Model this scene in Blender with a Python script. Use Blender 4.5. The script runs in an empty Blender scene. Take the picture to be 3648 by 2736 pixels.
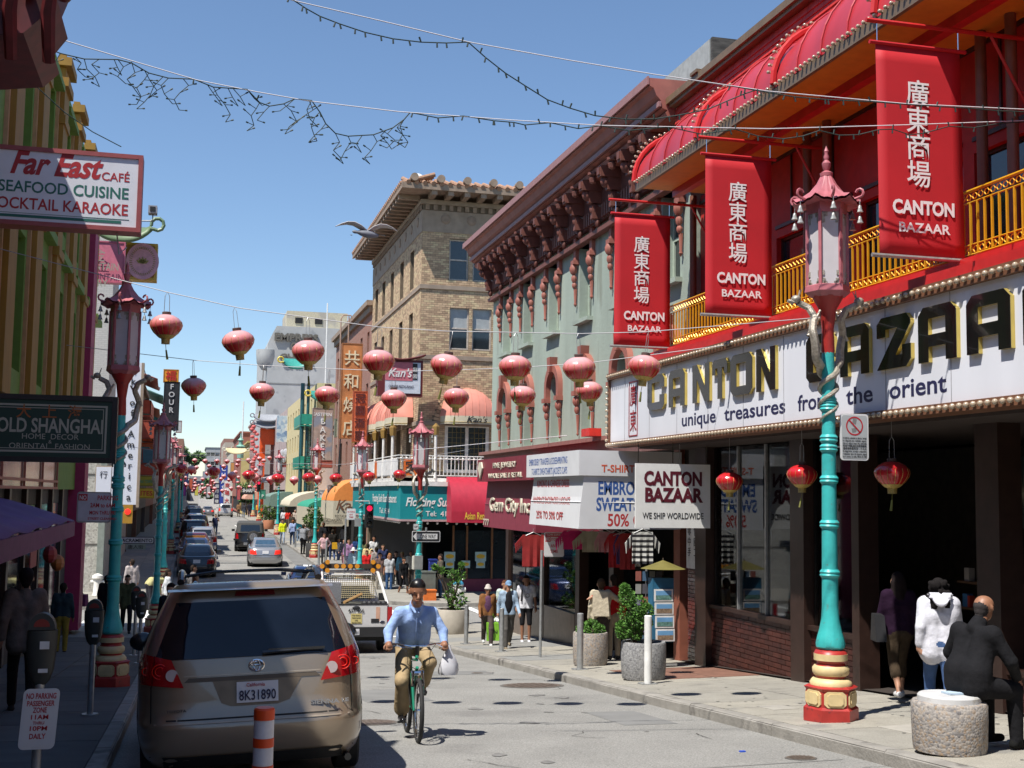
import bpy,math,random
import numpy as np
from mathutils import Vector,Matrix
random.seed(7)
sc=bpy.context.scene
R=math.radians
FPX=4400.0;PW,PH=3648.0,2736.0
yc=Vector((-1144,-382,-FPX)).normalized()
zc=Vector((.0147,1,-(382+1144*.0147)/FPX)).normalized()
zc=(zc-yc*zc.dot(yc)).normalized()
xc=yc.cross(zc)
CM=Matrix((xc,yc,zc))
cam=bpy.data.objects.new('camera',bpy.data.cameras.new('camera'))
sc.collection.objects.link(cam)
cam.matrix_world=CM.to_4x4()
cam.data.sensor_width=36;cam.data.lens=36*FPX/PW
cam.data.clip_start=.1;cam.data.clip_end=5000
sc.camera=cam
SAZ,SEL=57.0,61.0
sd=Vector((math.sin(R(SAZ))*math.cos(R(SEL)),math.cos(R(SAZ))*math.cos(R(SEL)),-math.sin(R(SEL))))
w=bpy.data.worlds.new("World");sc.world=w;w.use_nodes=True
nt=w.node_tree;bg=nt.nodes['Background']
sky=nt.nodes.new('ShaderNodeTexSky');sky.sky_type='NISHITA';sky.sun_disc=False
sky.sun_elevation=R(SEL);sky.sun_rotation=R(SAZ+180)
sky.altitude=30;sky.air_density=1.0;sky.dust_density=0;sky.ozone_density=4.5
nt.links.new(sky.outputs[0],bg.inputs[0]);bg.inputs[1].default_value=.105
sl=bpy.data.lights.new('sun','SUN');sl.energy=5;sl.angle=R(.53);sl.color=(1,.955,.88)
so=bpy.data.objects.new('sun',sl);sc.collection.objects.link(so)
so.rotation_euler=(-sd).to_track_quat('Z','Y').to_euler()
sc.view_settings.view_transform='Standard';sc.view_settings.look='None'
sc.view_settings.exposure=.5;sc.view_settings.gamma=1
try:sc.view_settings.use_curve_mapping=False
except Exception:pass
sc.cycles.max_bounces=6;sc.cycles.glossy_bounces=3;sc.cycles.transmission_bounces=4
sc.cycles.transparent_max_bounces=8;sc.cycles.caustics_reflective=False;sc.cycles.caustics_refractive=False
def ray(x,y):return CM@Vector((x-PW/2,-(y-PH/2),-FPX))
def onX(x,y,X):r=ray(x,y);return r*(X/r[0])
def onY(x,y,Y):r=ray(x,y);return r*(Y/r[1])
GP=[(-60,.4),(-30,.25),(0,-1.76),(10,-2.45),(20,-3.17),(31,-3.97),(36,-4.24),(42,-4.35),(48,-4.33),(55,-4.15),(62,-3.93),(75,-3.72),(110,-3.38),(160,-3.22),(230,-4.2),(300,-4.6),(380,-1.5),(450,2.5),(600,7.2),(900,9),(2500,9)]
GX=[a for a,b in GP];GZ=[b for a,b in GP]
def g(Y):return float(np.interp(Y,GX,GZ))
def gnd(x,y,o=0.0):
 r=ray(x,y);Y=2.0
 while Y<900:
  p=r*(Y/r[1])
  if p[2]<=g(Y)+o:return p
  Y+=.02 if Y<60 else.2
 return p
MATS={}
def M(name,col,rough=.6,metal=0.,var=.12,scale=6.,bump=0.,bscale=40.,emit=0.,spec=.5,trans=0.,alpha=1.,coat=0.,wear=None,detail=3,streak=0.):
 if name in MATS:return MATS[name]
 m=bpy.data.materials.new(name);m.use_nodes=True;t=m.node_tree;n=t.nodes;l=t.links
 b=n['Principled BSDF'];b.inputs['Roughness'].default_value=rough;b.inputs['Metallic'].default_value=metal
 b.inputs['Specular IOR Level'].default_value=spec
 b.inputs['Base Color'].default_value=(*col,1)
 if coat:b.inputs['Coat Weight'].default_value=coat
 if trans:b.inputs['Transmission Weight'].default_value=trans
 if alpha<1:b.inputs['Alpha'].default_value=alpha
 if emit:
  b.inputs['Emission Color'].default_value=(*col,1);b.inputs['Emission Strength'].default_value=emit
 if var or bump or wear:
  tc=n.new('ShaderNodeTexCoord');geo=n.new('ShaderNodeNewGeometry')
  vec=geo.outputs['Position']
  if streak:
   mp=n.new('ShaderNodeMapping');mp.inputs['Scale'].default_value=(1,1,streak);l.new(vec,mp.inputs[0]);vec2=mp.outputs[0]
  else:vec2=vec
  nz=n.new('ShaderNodeTexNoise');nz.inputs['Scale'].default_value=scale;nz.inputs['Detail'].default_value=detail
  l.new(vec2,nz.inputs['Vector'])
  mx=n.new('ShaderNodeMix');mx.data_type='RGBA'
  rp=n.new('ShaderNodeMapRange');rp.inputs[1].default_value=.3;rp.inputs[2].default_value=.7
  l.new(nz.outputs[0],rp.inputs[0]);l.new(rp.outputs[0],mx.inputs[0])
  mx.inputs[6].default_value=(*[c*(1-var)for c in col],1);mx.inputs[7].default_value=(*[min(1,c*(1+var))for c in col],1)
  out=mx.outputs[2]
  if wear:
   wc,th,ws=wear
   n2=n.new('ShaderNodeTexNoise');n2.inputs['Scale'].default_value=ws;n2.inputs['Detail'].default_value=6;l.new(vec2,n2.inputs['Vector'])
   r2=n.new('ShaderNodeMapRange');r2.inputs[1].default_value=th;r2.inputs[2].default_value=th+.08;l.new(n2.outputs[0],r2.inputs[0])
   m2=n.new('ShaderNodeMix');m2.data_type='RGBA';l.new(r2.outputs[0],m2.inputs[0]);l.new(out,m2.inputs[6]);m2.inputs[7].default_value=(*wc,1)
   out=m2.outputs[2]
  l.new(out,b.inputs['Base Color'])
  if bump:
   n3=n.new('ShaderNodeTexNoise');n3.inputs['Scale'].default_value=bscale;n3.inputs['Detail'].default_value=4;l.new(vec,n3.inputs['Vector'])
   bp=n.new('ShaderNodeBump');bp.inputs['Strength'].default_value=bump;bp.inputs['Distance'].default_value=.02
   l.new(n3.outputs[0],bp.inputs['Height']);l.new(bp.outputs[0],b.inputs['Normal'])
 MATS[name]=m;return m
def pebble(name,c1,c2,c3,s=60.):
 if name in MATS:return MATS[name]
 m=M(name,c1,.85,var=0,bump=.001);t=m.node_tree;n=t.nodes;l=t.links;b=n['Principled BSDF']
 geo=n.new('ShaderNodeNewGeometry');v=n.new('ShaderNodeTexVoronoi');v.inputs['Scale'].default_value=s;l.new(geo.outputs['Position'],v.inputs['Vector'])
 cr=n.new('ShaderNodeValToRGB');e=cr.color_ramp.elements;e[0].color=(*c1,1);e[1].color=(*c3,1);e[0].position=.1;x=e.new(.5);x.color=(*c2,1);e[1].position=.45;e[2].position=.9
 l.new(v.outputs['Color'],cr.inputs[0]);l.new(cr.outputs[0],b.inputs['Base Color'])
 bp=n.new('ShaderNodeBump');bp.inputs['Strength'].default_value=.5;bp.inputs['Distance'].default_value=.01;bp.invert=True
 l.new(v.outputs['Distance'],bp.inputs['Height']);l.new(bp.outputs[0],b.inputs['Normal'])
 return m
def glass(name,tint=(.5,.55,.6),rough=.03):
 """window glass: mostly lets you look through, mirrors at a slant"""
 if name in MATS:return MATS[name]
 m=bpy.data.materials.new(name);m.use_nodes=True;t=m.node_tree;n=t.nodes;l=t.links;n.remove(n['Principled BSDF'])
 tr=n.new('ShaderNodeBsdfTransparent');tr.inputs[0].default_value=(*tint,1)
 gl=n.new('ShaderNodeBsdfGlossy');gl.inputs['Roughness'].default_value=rough;gl.inputs[0].default_value=(.9,.93,.96,1)
 fr=n.new('ShaderNodeFresnel');fr.inputs[0].default_value=1.6
 mx=n.new('ShaderNodeMixShader');l.new(fr.outputs[0],mx.inputs[0]);l.new(tr.outputs[0],mx.inputs[1]);l.new(gl.outputs[0],mx.inputs[2])
 l.new(mx.outputs[0],n['Material Output'].inputs[0]);MATS[name]=m;return m
def tag(o,label=None,cat=None,group=None,kind=None):
 if label:o['label']=label
 if cat:o['category']=cat
 if group:o['group']=group
 if kind:o['kind']=kind
 return o
def thing(name,label,cat,loc=(0,0,0),rz=0,group=None):
 o=bpy.data.objects.new(name,None);sc.collection.objects.link(o)
 o.empty_display_size=.1;o.location=loc;o.rotation_euler=(0,0,rz)
 return tag(o,label,cat,group)
def kids(o):return[c for c in KID.get(o.name,[])]
KID={}
def link(o,parent=None):
 sc.collection.objects.link(o)
 if parent is not None:
  o.parent=parent;KID.setdefault(parent.name,[]).append(o)
 return o
def dup(root,loc=None,rz=None,label=None,group=None,parent=None,scale=None):
 r=root.copy();link(r,parent)
 if loc is not None:r.location=loc
 if rz is not None:r.rotation_euler=(0,0,rz)
 if scale is not None:r.scale=(scale,)*3
 if label:r['label']=label
 if group:r['group']=group
 for c in kids(root):dup(c,parent=r)
 return r
class MB:
 def __init__(s):s.v=[];s.f=[];s.m=[];s.cur=0
 def mi(s,i):s.cur=i;return s
 def add(s,vs,fs):
  k=len(s.v);s.v+=[tuple(v)for v in vs];s.f+=[tuple(k+i for i in f)for f in fs];s.m+=[s.cur]*len(fs);return s
 def quad(s,a,b,c,d):return s.add([a,b,c,d],[(0,1,2,3)])
 def box(s,x0,x1,y0,y1,z0,z1):
  return s.add([(x0,y0,z0),(x1,y0,z0),(x1,y1,z0),(x0,y1,z0),(x0,y0,z1),(x1,y0,z1),(x1,y1,z1),(x0,y1,z1)],[(3,2,1,0),(4,5,6,7),(0,1,5,4),(1,2,6,5),(2,3,7,6),(3,0,4,7)])
 def obox(s,c,size,rot=(0,0,0)):
  from mathutils import Euler
  e=Euler(rot).to_matrix();c=Vector(c);h=[a/2 for a in size]
  vs=[c+e@Vector((sx*h[0],sy*h[1],sz*h[2]))for sz in(-1,1)for sx,sy in((-1,-1),(1,-1),(1,1),(-1,1))]
  return s.add(vs,[(3,2,1,0),(4,5,6,7),(0,1,5,4),(1,2,6,5),(2,3,7,6),(3,0,4,7)])
 def tube(s,pts,r,n=8,cap=True,close=False,flat=1.):
  pts=[Vector(p)for p in pts];N=len(pts);rs=r if isinstance(r,(list,tuple))else[r]*N
  vs=[];up=None
  for i,p in enumerate(pts):
   a=pts[i-1]if(i or close)else pts[0];b=pts[(i+1)%N]if(i<N-1 or close)else pts[-1]
   t=(b-a);t=t.normalized()if t.length>1e-9 else Vector((0,0,1))
   if up is None:
    up=Vector((0,0,1))if abs(t.z)<.9 else Vector((0,1,0))
   u=t.cross(up);u=u.normalized()if u.length>1e-6 else t.orthogonal().normalized()
   w_=u.cross(t).normalized();up=w_
   for j in range(n):
    q=2*math.pi*j/n;vs.append(p+(u*math.cos(q)+w_*math.sin(q)*flat)*rs[i])
  fs=[(i*n+j,i*n+(j+1)%n,(i+1)*n+(j+1)%n,(i+1)*n+j)for i in range(N-1)for j in range(n)]
  if close:fs+=[((N-1)*n+j,(N-1)*n+(j+1)%n,(j+1)%n,j)for j in range(n)]
  elif cap:fs+=[tuple(range(n))[::-1],tuple((N-1)*n+j for j in range(n))]
  return s.add(vs,fs)
 def lathe(s,prof,n=16,c=(0,0,0),fl=None,cap=True,ph=0.,sq=(1,1)):
  vs=[];c=Vector(c)
  for r,z in prof:
   for j in range(n):
    q=2*math.pi*j/n+ph;rr=r*(fl(q,z)if fl else 1)
    vs.append(c+Vector((rr*math.cos(q)*sq[0],rr*math.sin(q)*sq[1],z)))
  N=len(prof)
  fs=[(i*n+j,i*n+(j+1)%n,(i+1)*n+(j+1)%n,(i+1)*n+j)for i in range(N-1)for j in range(n)]
  if cap:fs+=[tuple(range(n))[::-1],tuple((N-1)*n+j for j in range(n))]
  return s.add(vs,fs)
 def ball(s,c,r,nu=10,nv=6):
  r=r if isinstance(r,(list,tuple))else(r,r,r);c=Vector(c)
  vs=[c+Vector((0,0,-r[2]))]
  for i in range(1,nv):
   p=math.pi*i/nv
   for j in range(nu):
    q=2*math.pi*j/nu;vs.append(c+Vector((r[0]*math.sin(p)*math.cos(q),r[1]*math.sin(p)*math.sin(q),-r[2]*math.cos(p))))
  vs.append(c+Vector((0,0,r[2])));L=len(vs)-1
  fs=[(0,1+(j+1)%nu,1+j)for j in range(nu)]
  fs+=[(1+i*nu+j,1+i*nu+(j+1)%nu,1+(i+1)*nu+(j+1)%nu,1+(i+1)*nu+j)for i in range(nv-2)for j in range(nu)]
  fs+=[(L,1+(nv-2)*nu+j,1+(nv-2)*nu+(j+1)%nu)for j in range(nu)]
  return s.add(vs,fs)
 def grid(s,fn,nu,nv,flip=False):
  vs=[fn(i/nu,j/nv)for j in range(nv+1)for i in range(nu+1)]
  fs=[(j*(nu+1)+i,j*(nu+1)+i+1,(j+1)*(nu+1)+i+1,(j+1)*(nu+1)+i)for j in range(nv)for i in range(nu)]
  if flip:fs=[f[::-1]for f in fs]
  return s.add(vs,fs)
 def prism(s,poly,o,u,v,d):
  """polygon (a,b) in the plane o + a*u + b*v, pushed out by vector d"""
  o,u,v,d=Vector(o),Vector(u),Vector(v),Vector(d);n=len(poly)
  vs=[o+u*a+v*b for a,b in poly];vs+=[p+d for p in vs]
  return s.add(vs,[tuple(range(n))[::-1],tuple(range(n,2*n))]+[(i,(i+1)%n,n+(i+1)%n,n+i)for i in range(n)])
 def build(s,name,mats,parent=None,smooth=False,world=True,**kw):
  me=bpy.data.meshes.new(name);vs=s.v
  if parent is not None and world:
   mi=Matrix.Translation(parent_loc(parent))@Matrix.Rotation(parent_rz(parent),4,'Z');mi.invert()
   if parent_loc(parent).length>1e-9 or parent_rz(parent):vs=[mi@Vector(v)for v in vs]
  me.from_pydata(vs,[],s.f)
  for m_ in(mats if isinstance(mats,(list,tuple))else[mats]):me.materials.append(m_)
  if any(s.m):me.polygons.foreach_set('material_index',s.m)
  if smooth:
   me.polygons.foreach_set('use_smooth',[True]*len(me.polygons))
   try:me.set_sharp_from_angle(angle=R(smooth if smooth is not True else 40))
   except Exception:pass
  me.update()
  o=bpy.data.objects.new(name,me);link(o,parent);return tag(o,**kw)
def parent_loc(p):
 v=Vector((0,0,0))
 while p is not None:v+=Vector(p.location);p=p.parent
 return v
def parent_rz(p):
 a=0
 while p is not None:a+=p.rotation_euler[2];p=p.parent
 return a
def inst(o,parent,loc=(0,0,0),rz=0,rot=None,scale=None,name=None):
 c=bpy.data.objects.new(name or o.name.split('.')[0],o.data);link(c,parent);c.location=loc
 c.rotation_euler=rot or(0,0,rz)
 if scale:c.scale=scale if isinstance(scale,(tuple,list))else(scale,)*3
 return c
TXT=[]
def text(s,size,m,parent,loc,u=(1,0,0),v=(0,0,1),wid=None,bold=0.,shear=0.,ext=.001,align='CENTER',name='lettering',world=True,xs=1.,**kw):
 """u = reading direction, v = up of the letters; baseline starts at loc"""
 if any(ord(c)>0x2e80 for c in s):bold=min(bold,.7)
 cu=bpy.data.curves.new(name,'FONT');cu.body=s;cu.size=size;cu.align_x=align;cu.extrude=ext;cu.offset=bold*size*.01;cu.shear=shear
 cu.resolution_u=3
 cu.materials.append(m);o=bpy.data.objects.new(name,cu);link(o,parent);tag(o,**kw)
 U=Vector(u).normalized();V=Vector(v).normalized();W=U.cross(V)
 mt=Matrix((U,V,W)).transposed().to_4x4();mt.translation=Vector(loc)
 TXT.append((o,mt,wid,parent,xs,world));return o
def finish_text():
 bpy.context.view_layer.update();dg=bpy.context.evaluated_depsgraph_get()
 for o,mt,wid,parent,xs,world in TXT:
  me=bpy.data.meshes.new_from_object(o.evaluated_get(dg));sx=xs
  if wid and len(me.vertices):
   a=np.empty(len(me.vertices)*3);me.vertices.foreach_get('co',a);a=a.reshape(-1,3)
   ww=a[:,0].max()-a[:,0].min();sx=wid/ww if ww>0 else 1
  sc_=Matrix.Diagonal((sx,1,1,1));T=mt@sc_
  if parent is not None and world:
   T=(Matrix.Translation(parent_loc(parent))@Matrix.Rotation(parent_rz(parent),4,'Z')).inverted()@T
  me.transform(T);nm=o.name;lb={k:o[k]for k in o.keys()if k in('label','category','group','kind')}
  n=bpy.data.objects.new(nm,me);p=o.parent
  if p is not None:n.parent=p
  sc.collection.objects.link(n)
  for k,x in lb.items():n[k]=x
  bpy.data.objects.remove(o);n.name=nm.split('.')[0]
GRP={}
WHITE=M('white_paint',(.75,.75,.73),.5);BLACK=M('black_paint',(.02,.02,.022),.5);DARK=M('dark_void',(.01,.01,.011),.8,var=.3)
STEEL=M('galvanised_steel',(.42,.43,.43),.42,.6,var=.15,scale=14);CHROME=M('chrome',(.75,.75,.76),.12,1.,var=0)
RED=M('red_paint',(.5,.02,.02),.45);GOLD=M('gold_paint',(.62,.34,.035),.38,.35)
RUBBER=M('tyre_rubber',(.02,.02,.02),.8)
# ================================================================ ground
ASPH=M('asphalt',(.245,.24,.225),.9,var=.10,scale=1.1,bump=.3,bscale=120,wear=((.19,.185,.175),.62,.5),detail=8)
def rockify(m,s=260.,amt=.35):
 """fine aggregate speckle mixed over a paving colour"""
 t=m.node_tree;n=t.nodes;l=t.links;b=n['Principled BSDF'];src=b.inputs['Base Color'].links[0].from_socket
 geo=n.new('ShaderNodeNewGeometry');nz=n.new('ShaderNodeTexNoise');nz.inputs['Scale'].default_value=s;nz.inputs['Detail'].default_value=2
 l.new(geo.outputs['Position'],nz.inputs['Vector'])
 rp=n.new('ShaderNodeMapRange');rp.inputs[1].default_value=.35;rp.inputs[2].default_value=.68;rp.inputs[3].default_value=1-amt;rp.inputs[4].default_value=1+amt
 l.new(nz.outputs[0],rp.inputs[0]);mx=n.new('ShaderNodeMix');mx.data_type='RGBA';mx.blend_type='MULTIPLY';mx.inputs[0].default_value=1
 l.new(src,mx.inputs[6]);l.new(rp.outputs[0],mx.inputs[7]);l.new(mx.outputs[2],b.inputs['Base Color'])
rockify(ASPH,60,.3)
CONC=[M('paving_a',(.285,.27,.235),.88,var=.1,scale=2.2,bump=.35,bscale=90,wear=((.2,.19,.17),.6,1.4)),M('paving_b',(.235,.235,.225),.88,var=.1,scale=2.5,bump=.35,bscale=90,wear=((.31,.29,.25),.62,1.2)),M('paving_c',(.32,.3,.255),.88,var=.1,scale=2.8,bump=.35,bscale=90,wear=((.23,.22,.2),.6,1.1))]
for m_ in CONC:rockify(m_,80,.2)
JOINT=M('paving_joint',(.12,.11,.1),.95);KERB=M('kerb_granite',(.27,.255,.23),.8,var=.2,scale=3,bump=.4,bscale=30,wear=((.13,.12,.11),.6,2.2))
GUT=M('gutter_concrete',(.17,.17,.165),.9,var=.15,scale=2,bump=.3)
LINE=M('road_marking',(.7,.69,.66),.8,var=.08,scale=5,wear=((.33,.32,.3),.6,6))
HILLM=M('ground_earth',(.16,.15,.12),.95)
XL,XR,FL,FR=-.65,6.5,-3.3,9.6
ys=sorted(set([-20,-10,0,5,10,15,20,25.5,31,33.5,36,39,42,45,48,51.5,55,58,62,68,75,85,95,110,135,160,185,210,230,260,300,320,350,380,410,450,500,600,750,900,1500,2500]))
mb=MB()
for a,b in zip(ys,ys[1:]):mb.quad((-1500,a,g(a)-.35),(1500,a,g(a)-.35),(1500,b,g(b)-.35),(-1500,b,g(b)-.35))
mb.build('ground',HILLM,kind='structure')
mb=MB()
for a,b in zip(ys,ys[1:]):
 if b>900:break
 for i in range(6):
  x0=XL-.3+(XR+.3-(XL-.3))*i/6;x1=XL-.3+(XR+.6-XL)*(i+1)/6
  mb.quad((x0,a,g(a)),(x1,a,g(a)),(x1,b,g(b)),(x0,b,g(b)))
mb.quad((-70,36,g(36)),(XL-.3,36,g(36)),(XL-.3,39,g(39)),(-70,39,g(39)))
for(a,b)in((39,42),(42,45),(45,48),(48,51.5)):
 mb.quad((-70,a,g(a)),(XL-.3,a,g(a)),(XL-.3,b,g(b)),(-70,b,g(b)));mb.quad((XR+.3,a,g(a)),(90,a,g(a)),(90,b,g(b)),(XR+.3,b,g(b)))
for(a,b)in((33.5,36),(36,39)):mb.quad((XR+.3,a,g(a)),(90,a,g(a)),(90,b,g(b)),(XR+.3,b,g(b)))
mb.build('road',ASPH,kind='structure')
DCON=[M('shade_dark_paving_%d'%i,c,.85,var=.15,scale=2,bump=.3,bscale=90)for i,c in enumerate(((.1,.1,.1),(.085,.088,.09),(.115,.11,.105)))]  # left slabs darker: the deep shade there is put into their colour
def slabs(name,x0,x1,y0,y1,outer,cut=None,cols=2,step=1.55,side=1,mats=None):
 """raised pavement: dark body with slabs and kerb stones on it. outer = x of the kerb face"""
 zf=lambda x,y:g(y)+.14+.02*abs(x-outer)
 n=int(round((y1-y0)/step));mb=MB()
 for k in range(n):
  a,b=y0+(y1-y0)*k/n,y0+(y1-y0)*(k+1)/n
  vs=[(x,y,z)for y in(a,b)for x in(x0,x1)for z in(g(y)-.05,zf(x,y)-.012)]
  mb.add(vs,[(1,3,7,5),(0,1,5,4),(3,2,6,7),(0,2,3,1),(4,5,7,6)])
 base=mb.build(name,JOINT,kind='structure')
 kx=(x0+.16 if side>0 else x1-.16);xa,xb=(kx,x1)if side>0 else(x0,kx)
 for k in range(n):
  for c in range(cols):
   a,b=y0+(y1-y0)*k/n+.008,y0+(y1-y0)*(k+1)/n-.008
   p,q=xa+(xb-xa)*c/cols+.007,xa+(xb-xa)*(c+1)/cols-.007
   if cut and cut((p+q)/2,(a+b)/2):continue
   dz=random.uniform(-.002,.003)
   m=MB();zz=[(x,y,zf(x,y)+dz)for x,y in((p,a),(q,a),(q,b),(p,b))];lo=[(x,y,z-.03)for x,y,z in zz]
   m.add(zz+lo,[(0,1,2,3),(0,4,5,1),(1,5,6,2),(2,6,7,3),(3,7,4,0)])
   m.build('slab',random.choice(mats or CONC),base)
 nk=int((y1-y0)/2.3)
 for k in range(nk):
  a,b=y0+(y1-y0)*k/nk+.006,y0+(y1-y0)*(k+1)/nk-.006
  f0,f1=(x0-.01,x0+.155)if side>0 else(x1-.155,x1+.01)
  m=MB();sub=4;ring=[]
  for j in range(sub+1):
   y=a+(b-a)*j/sub;jz=random.uniform(-.006,.004);jx=random.uniform(-.006,.006)*0.8
   if side>0:pts=[(f0+jx,y,g(y)-.05),(f0+jx,y,g(y)+.115+jz),(f0+.03,y,g(y)+.145+jz),(f1,y,g(y)+.145+jz),(f1,y,g(y)-.05)]
   else:pts=[(f1+jx,y,g(y)-.05),(f1+jx,y,g(y)+.115+jz),(f1-.03,y,g(y)+.145+jz),(f0,y,g(y)+.145+jz),(f0,y,g(y)-.05)]
   ring+=pts
  fs=[(j*5+i,j*5+i+1,(j+1)*5+i+1,(j+1)*5+i)for j in range(sub)for i in range(4)]+[(0,1,2,3,4)[::-1],tuple(sub*5+i for i in range(5))]
  m.add(ring,fs);m.build('kerb_stone',KERB,base)
 return base
slabs('right_pavement',XR,FR+.1,6,34.6,XR,side=1)
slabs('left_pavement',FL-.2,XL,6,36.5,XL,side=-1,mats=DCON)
slabs('far_right_pavement',XR,FR+.1,53.2,100,XR,side=1,step=2.6)
slabs('far_left_pavement',FL-.4,XL,53.2,90,XL,side=-1,step=2.6)
def cornerpave(name,cx,cy,r,q0,q1,rest):
 """rounded street corner: fan of the arc plus the points in rest"""
 pts=[(cx+r*math.cos(R(q0+(q1-q0)*i/16)),cy+r*math.sin(R(q0+(q1-q0)*i/16)))for i in range(17)]+rest
 m=MB();n=len(pts);ins=[]
 m.add([(x,y,g(y)-.05)for x,y in pts]+[(x,y,g(y)+.145)for x,y in pts],[(i,(i+1)%n,n+(i+1)%n,n+i)for i in range(n)])
 m.mi(1);base=len(m.v);cxm=sum(p[0]for p in pts)/n;cym=sum(p[1]for p in pts)/n
 m.add([(x,y,g(y)+.145)for x,y in pts]+[(cxm,cym,g(cym)+.15)],[(i,(i+1)%n,n)for i in range(n)])
 m.build(name,[KERB,CONC[0]],kind='structure')
cornerpave('right_corner_pavement',11.0,36.2,4.5,180,90,[(40,40.7),(40,36.2),(9.5,36.2),(9.5,34.6),(6.5,34.6)])
cornerpave('far_right_corner_pavement',10.3,51.4,3.8,270,180,[(6.5,53.2),(9.7,53.2),(9.7,52.6),(40,52.6),(40,47.6)])
cornerpave('left_corner_pavement',-3.2,38.1,2.55,0,90,[(-40,40.6),(-40,36.5),(-.65,36.5)])
cornerpave('far_left_corner_pavement',-3.4,50.4,2.75,0,-90,[(-40,47.6),(-40,53.2),(-.65,53.2)])
mb=MB()
for x0,x1 in((XR,FR+.2),(FL-1.5,XL)):
 for a,b in zip(ys,ys[1:]):
  a2,b2=max(a,90 if x0<0 else 100),b
  if b2<=a2 or b>900:continue
  mb.quad((x0,a2,g(a2)+.14),(x1,a2,g(a2)+.14),(x1,b2,g(b2)+.14),(x0,b2,g(b2)+.14))
  xx=x0 if x0>0 else x1
  mb.quad((xx,a2,g(a2)),(xx,b2,g(b2)),(xx,b2,g(b2)+.14),(xx,a2,g(a2)+.14))
mb.build('distant_pavement',CONC[0],kind='structure')
def sheet(name,m,quads,h=.004,**kw):
 b=MB()
 for q in quads:b.add([(x,y,g(y)+h if h<.2 else g(y)+.1455+.02*(x-6.5))for x,y in q],[tuple(range(len(q)))])
 return b.build(name,m,kind='structure',**kw)
gq=[]
for a in range(54,130,2):
 gq.append([(5.55,a),(6.49,a),(6.49,a+1.97),(5.55,a+1.97)])
sheet('gutter',GUT,gq)
sheet('crossing_lines',LINE,[[(XL,a),(6.3,a),(6.3,a+.3),(XL,a+.3)]for a in(37.2,39.9,48.6)]+[[(x,41.2),(x+.3,41.2),(x+.3,47.4),(x,47.4)]for x in(7.2,10.4,-1.5,-4.6)]+[[(-3.4,41.0),(-2.4,41.0),(-2.9,43.9),(-3.3,43.9)],[(13,44.1),(30,44.1),(30,44.25),(13,44.25)],[(13,43.7),(30,43.7),(30,43.85),(13,43.85)]])
sheet('bay_lines',LINE,[[(x,y),(x+.1,y),(x+.1,y+6),(x,y+6)]for x,y in((4.35,104),(4.35,112),(4.35,122))]+[[(4.4,y),(6.3,y),(6.3,y+.18),(4.4,y+.18)]for y in(103.8,112,120)],.008)
TAR=M('tar_patch',(.13,.13,.125),.85,var=.15,scale=3)
sheet('tar_seams',TAR,[[(1.6,y),(5.5,y),(5.5,y+w_),(1.6,y+w_)]for y,w_ in((60.5,.12),(68.3,.9),(70,.08),(83,.1),(92,.7))]+[[(1.5,10.7),(6.3,11.2),(6.3,11.22),(1.5,10.72)],[(2.2,9.7),(6.3,10.0),(6.3,10.02),(2.2,9.72)]],.006)
rc=random.Random(11)
PAT=M('asphalt_patch',(.19,.19,.185),.9,var=.1,scale=2,bump=.3,bscale=100)
def quadrot(cx,cy,sx,sy,a):return[(cx+x*math.cos(a)-y*math.sin(a),cy+x*math.sin(a)+y*math.cos(a))for x,y in((-sx,-sy),(sx,-sy),(sx,sy),(-sx,sy))]
sheet('asphalt_patches',PAT,[quadrot(*q)for q in((4.9,9.2,.7,.35,.05),(3.1,19.5,.5,1.1,.02),(5.2,24,.6,.5,-.05),(3.8,30,.9,.3,.03),(5.6,15.4,.35,.8,0),(2.6,56,.6,1.5,0),(4.6,74,.8,.6,0))],.003)
cq=[]
for _ in range(26):
 x,y,a=rc.uniform(2,6.2),rc.uniform(8.5,30),rc.uniform(0,3.14)
 for k in range(rc.randint(4,11)):
  a+=rc.gauss(0,.5);l_=rc.uniform(.06,.2);x2,y2=x+l_*math.cos(a),y+l_*math.sin(a);w_=rc.uniform(.003,.007);nx,ny=-math.sin(a)*w_,math.cos(a)*w_
  cq.append([(x-nx,y-ny),(x2-nx,y2-ny),(x2+nx,y2+ny),(x+nx,y+ny)]);x,y=x2,y2
sheet('road_cracks',M('crack_dark',(.06,.058,.055),.95),cq,.007)
OIL=M('oil_stain',(.185,.18,.17),.6,var=.2,scale=9)
sheet('oil_stains',OIL,[[(cx+r*(1+.35*math.sin(3*a+cx)+.2*math.sin(5*a))*math.cos(a),cy+1.5*r*(1+.3*math.sin(2*a+cy))*math.sin(a))for a in[i*.35 for i in range(18)]]for cx,cy,r in[(rc.uniform(2.2,6),rc.uniform(8.5,33),rc.uniform(.02,.11))for _ in range(34)]],.0055)
sheet('gum_spots',M('gum',(.12,.118,.11),.8),[[(cx+r*math.cos(a),cy+r*math.sin(a))for a in[i*.9 for i in range(7)]]for cx,cy,r in[(rc.uniform(6.8,9.2),rc.uniform(9,30),rc.uniform(.012,.03))for _ in range(120)]],.21)
IRON=M('cast_iron',(.16,.125,.1),.6,.3,var=.35,scale=30,bump=.5,bscale=60)
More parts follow.
